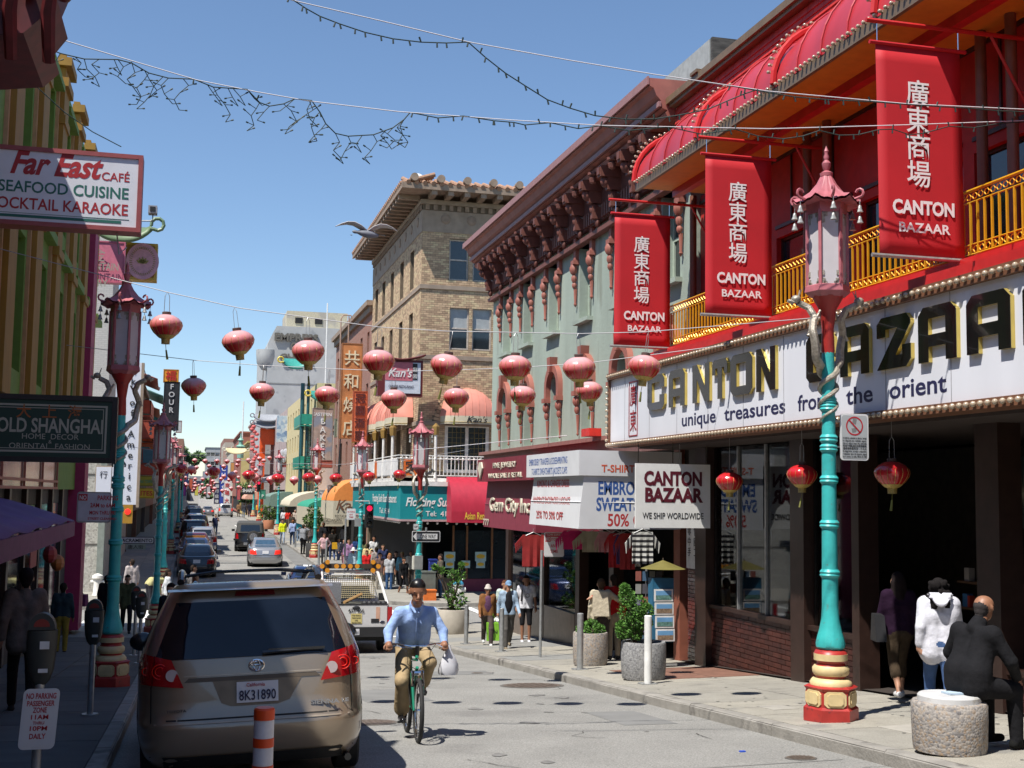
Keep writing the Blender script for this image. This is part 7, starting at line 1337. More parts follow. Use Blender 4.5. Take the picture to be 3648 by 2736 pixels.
c=onY(2362,2022,21.9);t=thing('paper_parasol','open olive paper parasol above the blue postcard rack','parasol',c);b=MB();n=20;b.add([c+Vector((0,0,.14))]+[c+Vector((.42*math.cos(2*math.pi*i/n),.42*math.sin(2*math.pi*i/n),-.02))for i in range(n)],[(0,1+i,1+(i+1)%n)for i in range(n)]);o=b.build('canopy',M('olive_paper',(.15,.13,.03),.7),t);b=MB();b.tube([c+Vector((0,0,.18)),c-Vector((0,0,.5))],.01,5);b.build('handle',BARK,t)
for k,(px,py,c_,lb)in enumerate(((178,1975,(.3,.02,.02),'red lantern-like goods hanging in the shaded left shop'),(205,2005,(.4,.12,.02),'orange ball hanging in the shaded left shop'),(120,1985,(.35,.05,.05),'red and white notice in the shaded left shop'))):
 q=onX(px,py,-3.0);t=thing('shop_goods',lb,'goods',q);b=MB();b.ball(q,(.16,.3,.2),8,6)if k<2 else b.box(q[0]-.02,q[0],q[1]-.5,q[1]+.5,q[2]-.2,q[2]+.2);b.build('hung_item',M('goods_left_%d'%k,c_,.6),t)
# ================================================================ vehicles
CARGL=M('car_glass',(.012,.016,.02),.05,var=0,spec=.9,coat=.5);TAILR=M('tail_lamp_red',(.4,.005,.01),.15,var=0,coat=.6);TAILW=M('reverse_lamp',(.5,.42,.42),.1,var=.1);PLATE=M('number_plate',(.65,.65,.68),.35,var=.03);UNDER=M('underbody',(.008,.008,.008),.8);RIM=M('alloy_rim',(.4,.4,.42),.25,.8)
def paint(n,c,metal=.35,rough=.28):return M('paint_'+n,c,rough,metal,var=.02,coat=.7)
def wheel(t,x,y,r=.33,w_=.21,rim=True):
 m=MB();m.tube([(x-w_/2,y,r),(x-w_/2+.02,y,r),(x+w_/2-.02,y,r),(x+w_/2,y,r)],[r*.93,r,r,r*.93],22);o=m.build('wheel',RUBBER,t,smooth=40,world=False);s=1 if x>0 else-1
 m=MB();m.tube([(x+s*w_/2,y,r),(x+s*(w_/2+.006),y,r)],r*.64,18);m.build('rim',RIM,o,world=False)
 return o
class Body:
 def __init__(s,lv,n=6):s.lv=sorted(lv);s.n=n
 def at(s,z):
  L=s.lv;return[float(np.interp(z,[a[0]for a in L],[a[i]for a in L]))for i in(1,2,3)]
 def rear(s,x,z,e=.006):
  yr,yf,hw=s.at(z);c,h=(yr+yf)/2,(yf-yr)/2;k=min(.999,abs(x)/hw);return Vector((x,c-h*(1-k**s.n)**(1/s.n)-e,z))
 def side(s,y,z,sg,e=.006):
  yr,yf,hw=s.at(z);c,h=(yr+yf)/2,(yf-yr)/2;k=min(.999,abs(y-c)/h);return Vector((sg*(hw*(1-k**s.n)**(1/s.n)+e),y,z))
 def loft(s,mb,N=56,cap=True):
  zs=[a[0]for a in s.lv];zz=sorted(set(zs));rings=[]
  for z in zz:
   yr,yf,hw=s.at(z);c,h=(yr+yf)/2,(yf-yr)/2;r_=[]
   for i in range(N):
    q=2*math.pi*i/N;C,S=math.cos(q),math.sin(q);p=2/s.n
    r_.append((hw*math.copysign(abs(C)**p,C),c+h*math.copysign(abs(S)**p,S),z))
   rings+=r_
  n=len(zz);mb.add(rings,[(i*N+j,i*N+(j+1)%N,(i+1)*N+(j+1)%N,(i+1)*N+j)for i in range(n-1)for j in range(N)]+([tuple(range(N))[::-1],tuple((n-1)*N+j for j in range(N))]if cap else[]))
 def patch(s,mb,P,f='rear',sg=1,n=(10,5),e=.006):
  """P = four corners bottom-left, bottom-right, top-right, top-left in (across, z)"""
  def q(u,v):
   a=(P[0][0]*(1-u)+P[1][0]*u)*(1-v)+(P[3][0]*(1-u)+P[2][0]*u)*v;z=(P[0][1]*(1-u)+P[1][1]*u)*(1-v)+(P[3][1]*(1-u)+P[2][1]*u)*v
   return s.rear(a,z,e)if f=='rear' else s.side(a,z,sg,e)
  mb.grid(q,*n)
def car(name,label,cat,x,y,col,kind='sedan',W=1.78,yaw=0.,roll=0.,scale=1.,glass_=None,lights=None,bumper=None,group=None,detail=True):
 t=thing(name,label,cat,(x,y,g(y)));t.rotation_euler=(math.atan((g(y+3)-g(y))/3),roll,yaw)
 if group:t['group']=group
 h=W/2;low=M('car_shadow_gap',(.01,.01,.01),.7)
 K={'sedan':([(.2,.1,4.6,h-.08),(.32,.02,4.72,h-.02),(.52,0,4.75,h),(.62,.03,4.75,h),(.85,.06,4.6,h-.01),(.98,.14,4.2,h-.06),(1.0,.2,4.1,h-.1)],[(.96,.72,3.5,h-.1),(1.1,.85,3.3,h-.16),(1.36,1.35,2.8,h-.3),(1.43,1.6,2.6,h-.38)],[(-.56,1.02),(.56,1.02),(.46,1.35),(-.46,1.35)],[(.45,.66),(.86,.68),(.84,.9),(.5,.88)],(.9,3.7)),'wagon':([(.22,.1,4.5,h-.08),(.34,.02,4.58,h-.02),(.55,0,4.6,h),(.65,.04,4.6,h),(.95,.06,4.5,h-.01),(1.05,.09,4.1,h-.04)],[(1.03,.1,3.6,h-.05),(1.2,.17,3.4,h-.1),(1.5,.4,2.9,h-.22),(1.57,.55,2.6,h-.3)],[(-.68,1.1),(.68,1.1),(.56,1.45),(-.56,1.45)],[(.62,.72),(.86,.72),(.83,1.05),(.66,1.05)],(.8,3.5)),'suv':([(.3,.1,4.6,h-.06),(.42,.0,4.68,h-.01),(.62,0,4.7,h),(.7,.04,4.7,h),(1.05,.06,4.6,h),(1.15,.08,4.4,h-.03)],[(1.13,.09,3.8,h-.05),(1.3,.13,3.5,h-.08),(1.7,.3,2.9,h-.17),(1.78,.42,2.6,h-.24)],[(-.72,1.2),(.72,1.2),(.63,1.62),(-.63,1.62)],[(.7,.8),(.88,.8),(.86,1.18),(.74,1.18)],(.9,3.6))}[kind]
 bd,cb=Body(K[0]),Body(K[1]);m=MB();bd.loft(m);b=m.build('body',col,t,smooth=42,world=False);m=MB();cb.loft(m);m.build('cabin',col,t,smooth=42,world=False)
 gm=glass_ or CARGL;m=MB();cb.patch(m,K[2]);m.build('rear_window',gm,t,world=False,smooth=True)
 zt,zb_=K[2][2][1]-.02,K[2][0][1]+.02
 for sg in(-1,1):
  m=MB();y0,y1=cb.at(zb_)[0]+.35,cb.at(zb_)[1]-.35;y2,y3=cb.at(zt)[0]+.25,cb.at(zt)[1]-.25;cb.patch(m,[(y0,zb_),(y1,zb_),(y3,zt),(y2,zt)],'side',sg);m.build('side_window',gm,t,world=False,smooth=True)
  m=MB();q=K[3];bd.patch(m,[(sg*a,z)for a,z in q],n=(5,4),e=.01);m.build('tail_light',lights or TAILR,t,world=False)
  m=MB();m.obox((sg*(h+.1),K[4][1]-.6,K[2][0][1]+.02),(.2,.08,.14));m.build('mirror',col,t,world=False)
  for yy in K[4]:wheel(t,sg*(h-.12),yy,.33 if kind!='suv' else.37)
  m=MB()
  for yy in K[4]:m.add([bd.side(yy+.42*math.cos(a),max(.21,.36+.36*math.sin(a)),sg,.004)for a in[math.pi*i/8 for i in range(9)]],[tuple(range(9))])
  m.build('wheel_arch',low,t,world=False)
 m=MB();m.box(-h*.8,h*.8,.2,4.3,.14,.24);m.build('underbody',UNDER,t,world=False)
 if detail:
  m=MB();zp=.78 if kind=='sedan' else.82;bd.patch(m,[(-.16,zp-.08),(.16,zp-.08),(.16,zp+.08),(-.16,zp+.08)],n=(2,1),e=.02);m.build('number_plate',PLATE,t,world=False)
  m=MB();bd.patch(m,[(-h*.93,.6),(h*.93,.6),(h*.93,.625),(-h*.93,.625)],n=(14,1),e=.004);m.build('bumper_line',low,t,world=False)
  if bumper:m=MB();bd.patch(m,[(-h*.95,.3),(h*.95,.3),(h*.95,.58),(-h*.95,.58)],n=(14,2),e=.02);m.build('bumper',bumper,t,world=False)
 return t,bd,cb
def onb(b,s,size,m,t,x,z,wid=None,bold=2.,e=.012,al='CENTER',ext=.001,tilt=0.):
 p=b.rear(x,z,e);text(s,size,m,t,p,(1,0,0),(0,.12*0,1),wid=wid,bold=bold,ext=ext,align=al,world=False)
VP=paint('champagne',(.33,.26,.185),.55,.3);vx,vy=.62,11.05
t=thing('minivan','champagne minivan parked half in shade with large red tail lights and a roof rack','minivan',(vx,vy,g(vy)-.02));t.rotation_euler=(-.072,-.04,R(-1.2));t.scale=(1.045,1,1.03);h=.985
bd=Body([(.2,.16,4.9,.88),(.27,.07,4.95,.93),(.38,.02,5.0,.965),(.52,.0,5.02,.98),(.575,.01,5.02,.982),(.6,.045,5.02,.978),(.75,.06,5.0,.98),(1.0,.08,4.9,.975),(1.08,.1,4.7,.965)],7)
cb=Body([(1.075,.1,4.6,.963),(1.2,.15,4.3,.92),(1.4,.24,3.8,.835),(1.58,.34,3.3,.74),(1.66,.38,3.0,.70),(1.71,.46,2.9,.66),(1.725,.6,2.8,.6)],7)
m=MB();bd.loft(m,96);m.build('body',VP,t,smooth=50,world=False);m=MB();cb.loft(m,96);m.build('cabin',VP,t,smooth=50,world=False)
def comb(x,z,e=.006):return(cb if z>1.078 else bd).rear(x,z,e)
def vpatch(nm,P,mt,n=(14,8),e=.006,par=None):
 m=MB();m.grid(lambda u,v:comb((P[0][0]*(1-u)+P[1][0]*u)*(1-v)+(P[3][0]*(1-u)+P[2][0]*u)*v,(P[0][1]*(1-u)+P[1][1]*u)*(1-v)+(P[3][1]*(1-u)+P[2][1]*u)*v,e),*n);return m.build(nm,mt,par or t,smooth=True,world=False)
def vpoly(nm,P,mt,e=.006,par=None):
 """polygon on the rear surface, filled as strips"""
 m=MB();c=(sum(p[0]for p in P)/len(P),sum(p[1]for p in P)/len(P));vs=[comb(*c,e)]+[comb(*p,e)for p in P];m.add(vs,[(0,1+i,1+(i+1)%len(P))for i in range(len(P))]);return m.build(nm,mt,par or t,world=False)
VG=M('tinted_glass',(.006,.009,.016),.05,var=.3,scale=2,spec=.45)
vpatch('rear_window',[(-.8,1.09),(.8,1.09),(.63,1.56),(-.63,1.56)],VG,(20,12),.007)
m=MB();hs_=VG
for sg in(-1,1):
 L_=vpatch('tail_light',[(sg*.56,.86),(sg*.962,.9),(sg*.925,1.15),(sg*.66,1.09)],TAILR,(14,6),.014)
 vpatch('lamp_seam',[(sg*.815,.875),(sg*.823,.875),(sg*.80,1.13),(sg*.792,1.13)],M('deep_red',(.08,.0,.0),.4),(1,4),.018,L_)
 m=MB();c=comb(sg*.655,.965,.018);m.add([c+Vector((.05*math.cos(2*math.pi*i/18),-.002-.0,.05*math.sin(2*math.pi*i/18)))for i in range(18)],[tuple(range(18))]);m.build('reverse_lamp',TAILW,L_,world=False)
 for cx,r_ in((.755,.06),(.755,.035),(.87,.03)):m=MB();c=comb(sg*cx,1.0,.018);m.tube([c+Vector((r_*math.cos(2*math.pi*i/16),-.002,r_*math.sin(2*math.pi*i/16)))for i in range(16)],.004,4,close=True);m.build('lamp_ring',M('bright_red',(.7,.02,.01),.2,var=0),L_,world=False)
 m=MB();m.ball((sg*1.07,3.35,1.13),(.13,.07,.1),12,8);m.build('mirror',M('mirror_black',(.015,.015,.015),.3,coat=.5),t,smooth=True,world=False)
 m=MB();cb.patch(m,[(.75,1.14),(4.0,1.14),(3.2,1.55),(1.0,1.55)],'side',sg,(14,5));m.build('side_window',VG,t,smooth=True,world=False)
 for yy in(1.0,4.0):wheel(t,sg*.83,yy,.34,.22)
 m=MB();m.add([bd.side(1.0+.42*math.cos(a),max(.21,.36+.38*math.sin(a)),sg,.005)for a in[math.pi*i/10 for i in range(11)]],[tuple(range(11))]);m.build('wheel_arch',UNDER,t,world=False)
 m=MB();pts=[(sg*.6,.7,1.735),(sg*.6,.85,1.8),(sg*.61,1.4,1.83),(sg*.62,2.4,1.82),(sg*.61,2.9,1.74)];m.tube(pts,.032,8);m.build('roof_rail',MATS['mirror_black'],t,smooth=True,world=False)
for yy in(1.0,2.0):m=MB();m.tube([(-.6,yy,1.79),(-.3,yy,1.825),(.3,yy,1.825),(.6,yy,1.79)],.02,6,flat=.6);m.build('cross_bar',MATS['mirror_black'],t,smooth=True,world=False)
for k in range(5):m=MB();x=-.4+.2*k;m.box(x-.012,x+.012,.75,2.6,1.724,1.733);m.build('roof_rib',VP,t,world=False)
GAP=M('panel_gap',(.012,.01,.008),.6)
for P in([(-.83,.58),(-.822,.58),(-.822,.88),(-.83,.88)],[(.822,.58),(.83,.58),(.83,.88),(.822,.88)],[(-.83,.592),(.83,.592),(.83,.604),(-.83,.604)]):vpatch('tailgate_gap',P,GAP,(12,6),.004)
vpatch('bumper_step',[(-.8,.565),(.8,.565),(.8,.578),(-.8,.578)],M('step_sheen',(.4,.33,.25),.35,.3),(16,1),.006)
vpatch('lower_valance',[(-.84,.2),(.84,.2),(.84,.3),(-.84,.3)],UNDER,(14,2),.012)
vpatch('grip_shadow',[(-.56,.9),(.56,.9),(.52,.935),(-.52,.935)],M('recess_brown',(.1,.08,.06),.5),(14,1),.005);vpatch('ledge_sheen_strip',[(-.56,.945),(.56,.945),(.56,.955),(-.56,.955)],M('ledge_sheen',(.5,.42,.33),.25,.5),(14,1),.012)  # grip shade and ledge sheen put in as dark and pale strips
vpatch('brake_light',[(-.14,1.6),(.2,1.6),(.19,1.64),(-.13,1.64)],M('dark_red_lens',(.12,.005,.01),.2,var=0,coat=.5),(6,1),.012)
m=MB();m.grid(lambda u,v:(-.7+1.4*u,.33-.05*(1-(2*u-1)**2)+.12*v,1.655+.02*v),14,2);m.build('spoiler',VP,t,smooth=True,world=False)
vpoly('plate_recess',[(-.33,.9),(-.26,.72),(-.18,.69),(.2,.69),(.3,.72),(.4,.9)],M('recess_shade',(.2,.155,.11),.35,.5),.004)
pl_=vpatch('number_plate',[(-.135,.715),(.205,.715),(.205,.885),(-.135,.885)],PLATE,(2,1),.03);NV=M('plate_navy',(.02,.02,.06),.5,var=0)
onb(bd,'8K31890',.115,NV,t,.035,.735,.3,1.5,.036);onb(bd,'California',.04,RDP,t,.02,.845,.15,1,.036)
m=MB();c=comb(.03,1.015,.014);m.tube([c+Vector((.062*math.cos(2*math.pi*i/20),-.004,.047*math.sin(2*math.pi*i/20)))for i in range(20)],.007,5,close=True);m.tube([c+Vector((.025*math.cos(2*math.pi*i/14),-.006,.044*math.sin(2*math.pi*i/14)))for i in range(14)],.005,4,close=True);m.tube([c+Vector((.05*math.cos(2*math.pi*i/14),-.006,.016+.014*math.sin(2*math.pi*i/14)))for i in range(14)],.005,4,close=True);m.build('oval_badge',CHROME,t,smooth=True,world=False)
CHD=M('badge_chrome',(.5,.5,.52),.2,.9,var=0);onb(bd,'SIENNA',.05,CHD,t,.59,.665,.24,4,.01,ext=.003);onb(bd,'LE',.042,CHD,t,.765,.667,.06,3,.012,ext=.003);onb(bd,'TOYOTA',.03,M('dull_badge',(.09,.07,.06),.4),t,-.62,.665,.16,3,.01,ext=.002)
m=MB();p0=cb.rear(.08,1.115,.03);p1=cb.rear(.6,1.13,.03);m.tube([p0,p0+Vector((.1,0,.005)),p1],[.022,.016,.008],6);m.box(p0[0]+.05,p1[0],p0[1]-.0,p0[1]+.012,1.125,1.145);m.build('wiper',MATS['mirror_black'],t,world=False)
m=MB();m.tube([(.78,.12,.2),(.78,.4,.2)],.03,8);m.build('exhaust',UNDER,t,world=False)
WP=paint('work_white',(.62,.61,.6),.0,.35);tx,ty=4.12,31.2;t=thing('pickup_truck','white dented work pickup with an amber arrow board and a mesh rack behind the minivan','pickup truck',(tx,ty,g(ty)));t.rotation_euler=(-.03,0,R(-1));h=.9
bd=Body([(.45,.08,4.8,h-.05),(.55,.1,4.9,h),(.9,.12,4.9,h),(1.18,.12,4.9,h-.02)],14);m=MB();bd.loft(m,48);m.build('body',WP,t,smooth=40,world=False)
m=MB();m.box(-h+.1,h-.1,.25,1.95,1.182,1.19);m.build('bed_liner',M('bed_dark',(.06,.06,.05),.8,var=.4,scale=8),t,world=False)
m=MB();m.box(-.78,.78,.098,.125,.62,1.2);m.build('tailgate',WP,t,world=False);m=MB();m.box(-.8,.8,.09,.14,1.2,1.23);m.build('tailgate_cap',BLACK,t,world=False)
cbn=Body([(1.17,2.0,3.7,h-.05),(1.3,2.03,3.6,h-.08),(1.68,2.15,3.2,h-.2),(1.74,2.3,3.0,h-.28)],10);m=MB();cbn.loft(m,48);m.build('cab',WP,t,smooth=40,world=False);m=MB();cbn.patch(m,[(-.62,1.25),(.62,1.25),(.55,1.6),(-.55,1.6)]);m.build('rear_window',CARGL,t,world=False)
for sg in(-1,1):
 m=MB();m.box(*sorted((sg*.79,sg*.905)),.07,.16,.78,1.15);m.build('tail_light',TAILR,t,world=False)
 for yy in(1.0,3.9):wheel(t,sg*.78,yy,.36,.24)
 m=MB();m.obox((sg*1.05,3.1,1.25),(.2,.08,.2));m.build('mirror',BLACK,t,world=False)
 m=MB();m.tube([(sg*.82,.3,1.2),(sg*.74,1.7,1.95),(sg*.6,1.85,2.02)],.04,6);m.build('rack_post',WP,t,world=False)
m=MB();m.box(-.88,.88,0,.14,.42,.66);m.build('bumper',M('black_bumper',(.015,.015,.017),.35,coat=.3),t,world=False);m=MB();m.box(-.7,.7,.3,4,.3,.46);m.build('underbody',UNDER,t,world=False)
m=MB();m.tube([(-.62,1.8,1.98),(.62,1.8,1.98)],.04,6);m.tube([(-.72,1.72,1.9),(.72,1.72,1.9)],.025,6);m.build('rack_bar',WP,t,world=False)
m=MB()
for k in range(24):x=-.64+k*.055;m.tube([(x,1.74,1.28),(x+.03,1.78,1.9)],.008,4)
for k in range(12):m.tube([(-.68,1.75,1.3+k*.05),(.68,1.75,1.3+k*.05)],.008,4)
tag(m.build('mesh_guard',M('mesh_ochre',(.4,.34,.2),.6),t,world=False),kind='stuff')
m=MB();m.box(-.82,-.3,.9,1.5,1.19,1.72);m.build('tool_box',M('diamond_plate',(.35,.36,.38),.35,.6,var=.2,scale=60,bump=.6,bscale=90),t,world=False)
m=MB();m.tube([(-.25,.6,1.24),(.3,1.6,1.4)],.04,5);m.build('timber',M('raw_timber',(.5,.3,.12),.7),t,world=False);m=MB();[m.ball((.25+.12*k,.35,1.23),(.1,.1,.06),8,5)for k in range(5)];m.build('sacks',BLACK,t,world=False)
AM=M('amber_lamp',(.75,.3,.02),.3,var=.05,coat=.3);m=MB();m.prism([(-.82,0),(-.62,.16),(-.55,.06),(.55,.06),(.62,.16),(.82,0),(.62,-.16),(.55,-.06),(-.55,-.06),(-.62,-.16)],(0,1.7,2.12),UX,UZ,(0,.08,0));ab=m.build('arrow_board',M('board_brown',(.05,.035,.025),.6),t,world=False)
for x,z in[(-.74,0),(-.6,.11),(-.6,-.11),(-.36,0),(-.18,0),(0,0),(.18,0),(.6,.11),(.6,-.11),(.74,0)]:m=MB();m.tube([(x,1.69,2.12+z),(x,1.66,2.12+z)],.062,14);m.build('amber_lamp',AM,ab,world=False)
for s,sz,x,z,w_,mt in(('431 466',.13,0,1.02,.4,BLACK),('1179501',.1,-.08,.5,.26,BLACK)):text(s,sz,mt,t,(x,.08 if z>.7 else-.02,z),UX,UZ,wid=w_,bold=1.5,world=False)
m=MB();m.box(-.13,.15,.09,.094,.74,.99);m.build('warning_sticker',M('sticker_yellow',(.6,.5,.2),.5),t,world=False);m=MB();m.box(-.23,.08,-.012,-.002,.47,.62);m.build('number_plate',PLATE,t,world=False)
for i,s in enumerate(('THIS VEHICLE','MAKES SUDDEN','AND','FREQUENT STOPS')):text(s,.045,BLACK,t,(.01,.085,.93-.06*i),UX,UZ,wid=.22 if i!=2 else.07,world=False)
m=MB();m.box(.5,.6,.092,.094,.8,1.15);m.build('faded_stripe',M('stripe_orange',(.6,.35,.25),.6),t,world=False);m=MB();m.ball((0,.09,1.13),(.1,.02,.05),10,5);m.build('handle',BLACK,t,world=False)
m=MB();m.box(.38,.58,.09,.094,.76,.86);m.build('fleet_sticker',BLACK,t,world=False);m=MB();m.ball((.66,.09,.78),(.07,.01,.03),10,5);m.build('oval_badge',M('oval_dark',(.03,.035,.06),.3),t,world=False)
LIT=M('tail_lamp_lit',(.85,.03,.02),.2,var=0,emit=.5)
car('silver_sedan','silver sedan braking with glowing tail lights in the middle of the street','car',3.86,65.6,paint('silver',(.4,.4,.41),.6,.25),'sedan',1.82,R(-2),lights=LIT,glass_=M('blue_glass',(.04,.08,.13),.05,var=.2,coat=.5))
t,bd,cb=car('open_jeep','black soft-top off-roader with a spare wheel on its back ahead of the silver sedan','off-roader',3.65,78.6,paint('black',(.012,.012,.013),.1,.3),'suv',1.87,R(-2),lights=TAILR);sp_=thing
o=wheel(t,0,0,.38,.22);o.name='spare_wheel';o.rotation_euler=(0,0,R(90));o.location=(.2,-.1,.55);m=MB();m.box(-1.0,1.0,.1,.5,.7,.8);m.build('fender',UNDER,t,world=False)
m=MB();c_=Body([(1.16,.06,3.3,.86),(1.75,.24,2.8,.8),(1.84,.4,2.7,.7)],9);c_.loft(m,40);m.build('soft_top',M('soft_top_grey',(.06,.06,.058),.8),t,smooth=40,world=False);m=MB();c_.patch(m,[(-.6,1.25),(.6,1.25),(.56,1.65),(-.56,1.65)]);m.build('rear_window',CARGL,t,world=False)
t,bd,cb=car('blue_car','dark blue car with a white striped roof, mostly hidden behind the minivan','car',4.45,47.5,paint('deep_blue',(.02,.04,.12),.3),'sedan',1.7,R(-4));m=MB();m.box(-.2,-.02,1.75,2.5,1.431,1.436);m.box(.03,.2,1.75,2.5,1.431,1.436);m.build('roof_stripe',WHITE,t,world=False)
car('silver_suv','silver estate-like SUV at the crest of the road with red tail lights','car',4.5,166,paint('silver2',(.5,.5,.5),.4),'suv',1.9,lights=LIT);car('grey_sedan','low grey sedan with red lights left of the silver SUV','car',2.4,178,paint('grey',(.2,.19,.19),.4),'sedan',1.8,lights=LIT)
t=thing('box_van','white box van crossing beyond the grey sedan','van',(3.0,205,g(205)));m=MB();m.box(1.2,6.0,204,206.2,g(205)+.5,g(205)+2.6);m.build('cargo_box',WHITE,t);m=MB();m.box(-.4,1.19,204.1,206,g(205)+.4,g(205)+1.9);m.build('cab',paint('grey2',(.3,.3,.3)),t)
for x in(.3,4.8):m=MB();m.tube([(x,204,g(205)+.4),(x,206,g(205)+.4)],.4,12);m.build('wheel',RUBBER,t)
GP_='cars parked along the left kerb'
for y,c,k,x,n,lb in((59.4,(.012,.014,.02),'sedan',.38,'ink','black sedan first in the parked row, behind the couple on foot'),(65.3,(.03,.05,.12),'sedan',.3,'navy','dark blue sedan with a roof sign, second in the parked row'),(71.0,(.12,.012,.02),'sedan',.35,'wine','dark red car third in the parked row'),(75.8,(.32,.33,.36),'wagon',.75,'steel','silver hatchback standing out from the parked row'),(82.0,(.03,.03,.035),'suv',.3,'coal','black pickup-like car behind the silver hatchback'),(88.0,(.3,.32,.36),'sedan',.35,'mist','pale grey car in the middle of the parked row'),(94,(.02,.02,.03),'suv',.5,'jet','tall black car beside the person on the phone'),(100,(.05,.08,.15),'sedan',.3,'marine','dark marine blue car far down the parked row'),(106,(.05,.1,.2),'sedan',.3,'sea','mid blue car far down the parked row'),(112,(.45,.47,.5),'sedan',.4,'pearl','white car far down the parked row'),(119,(.03,.04,.04),'suv',.4,'moss','dark green four-wheel drive at the far end of the parked row'),(126,(.2,.02,.02),'sedan',.3,'ruby','red car at the far end of the parked row'),(134,(.1,.1,.12),'suv',.3,'lead','dark grey car last in the parked row')):
 r_=car('parked_car',lb,'car',x,y,paint(n,c,.3),k,1.82,R(random.uniform(-1,1)),group=GP_,detail=y<90)
 if n=='navy':m=MB();m.box(-.5,.5,1.9,2.05,1.44,1.54);m.build('roof_sign',M('taxi_amber',(.4,.15,.02),.5),r_[0],world=False)
car('parked_car','dark blue car in the shaded side street at the far left','car',-9.5,43.5,paint('dusk',(.03,.04,.1),.3),'sedan',1.8,R(90),detail=False)
# ================================================================ people: each body is one surface drawn round a skeleton of tapered limbs
def surfnet(F,o,h):
 s=F<0;X,Y,Z=F.shape;c=(X-1,Y-1,Z-1);acc=np.zeros(c+(3,));cnt=np.zeros(c)
 def sl(i,j,k,A):return A[i:i+c[0],j:j+c[1],k:k+c[2]]
 cs=[(i,j,k)for i in(0,1)for j in(0,1)for k in(0,1)]
 for a in cs:
  for ax in range(3):
   if a[ax]:continue
   b=list(a);b[ax]=1;fa,fb=sl(*a,F),sl(*b,F);m=sl(*a,s)!=sl(*b,s);t=np.where(m,fa/np.where(m,fa-fb,1),0)
   for q in range(3):acc[...,q]+=np.where(m,a[q]+(t if q==ax else 0),0)
   cnt+=m
 act=cnt>0;idx=-np.ones(c,int);I=np.argwhere(act);idx[act]=np.arange(len(I));V=(I+acc[act]/cnt[act][:,None])*h+o;Q=[]
 for ax in range(3):
  u,v=[(1,2),(2,0),(0,1)][ax];lo=[0,0,0];lo[u]=lo[v]=1;hi=[X-1,Y-1,Z-1]
  A=s[tuple(slice(lo[q],hi[q])for q in range(3))];e=[0,0,0];e[ax]=1;B_=s[tuple(slice(lo[q]+e[q],hi[q]+e[q])for q in range(3))]
  P=np.argwhere(A!=B_)+np.array(lo);du=np.zeros(3,int);du[u]=1;dv=np.zeros(3,int);dv[v]=1;g_=lambda p:idx[p[:,0],p[:,1],p[:,2]]
  f=np.stack([g_(P-du-dv),g_(P-dv),g_(P),g_(P-du)],1);ins=s[P[:,0],P[:,1],P[:,2]];f[~ins]=f[~ins][:,::-1];Q.append(f)
 return V,np.concatenate(Q)
def skin_body(name,prims,mats,parent,h=.02,k=.03,smooth=True):
 """prims: (a, b, ra, rb, material, [blend], [squash xyz])"""
 P=np.array([p[0]for p in prims]+[p[1]for p in prims],float);rr=max(max(p[2],p[3])for p in prims)
 lo=P.min(0)-rr-.06;hi=P.max(0)+rr+.06;n=np.ceil((hi-lo)/h).astype(int)+1
 gx,gy,gz=[lo[i]+np.arange(n[i])*h for i in range(3)];F=np.full(tuple(n),9.,np.float32)
 for p in prims:
  a,b,ra,rb=np.array(p[0],float),np.array(p[1],float),p[2],p[3];kk=p[5]if len(p)>5 and p[5]is not None else k;sq=p[6]if len(p)>6 else(1,1,1);R_=max(ra,rb)*max(1/min(sq),1)+.08+kk
  i0=np.maximum(np.floor((np.minimum(a,b)-R_-lo)/h).astype(int),0);i1=np.minimum(np.ceil((np.maximum(a,b)+R_-lo)/h).astype(int)+1,n);S=tuple(slice(i0[q],i1[q])for q in range(3))
  x,y,z=gx[S[0]][:,None,None],gy[S[1]][None,:,None],gz[S[2]][None,None,:]
  d=b-a;L=max(float(d@d),1e-9);t=np.clip(((x-a[0])*d[0]+(y-a[1])*d[1]+(z-a[2])*d[2])/L,0,1)
  D=np.sqrt(((x-a[0]-t*d[0])*sq[0])**2+((y-a[1]-t*d[1])*sq[1])**2+((z-a[2]-t*d[2])*sq[2])**2)-(ra+(rb-ra)*t);G=F[S]
  hh=np.clip(.5+.5*(G-D)/kk,0,1);F[S]=G*(1-hh)+D*hh-kk*hh*(1-hh)
 V,Q=surfnet(F,lo,h);best=np.full(len(V),9.);lab=np.zeros(len(V),int)
 for p in prims:
  a,b=np.array(p[0],float),np.array(p[1],float);sq=np.array(p[6]if len(p)>6 else(1,1,1));d=b-a;t=np.clip(((V-a)@d)/max(float(d@d),1e-9),0,1);D=np.sqrt((((V-a-t[:,None]*d)*sq)**2).sum(1))-(p[2]+(p[3]-p[2])*t);m=D<best;best[m]=D[m];lab[m]=p[4]
 me=bpy.data.meshes.new(name);me.from_pydata(V.tolist(),[],Q.tolist())
 for m_ in mats:me.materials.append(m_)
 fl=lab[Q];me.polygons.foreach_set('material_index',np.sort(fl,1)[:,1].astype(np.int32));me.polygons.foreach_set('use_smooth',[True]*len(Q));me.update()
 o=bpy.data.objects.new(name,me);link(o,parent);return o
CL={}
def cm(c,r=.8):
 c=tuple(c);
 if c not in CL:CL[c]=M('fabric_%02d'%len(CL),c,.9,var=.15,scale=14,bump=.5,bscale=18,spec=.15)
 return CL[c]
SKIN=M('skin',(.42,.22,.14),.5,var=.06);SKIN2=M('skin_tan',(.3,.14,.08),.5,var=.06);EYE=M('eye_dark',(.02,.015,.012),.2,var=0);LIP=M('lip',(.3,.09,.07),.5,var=0)
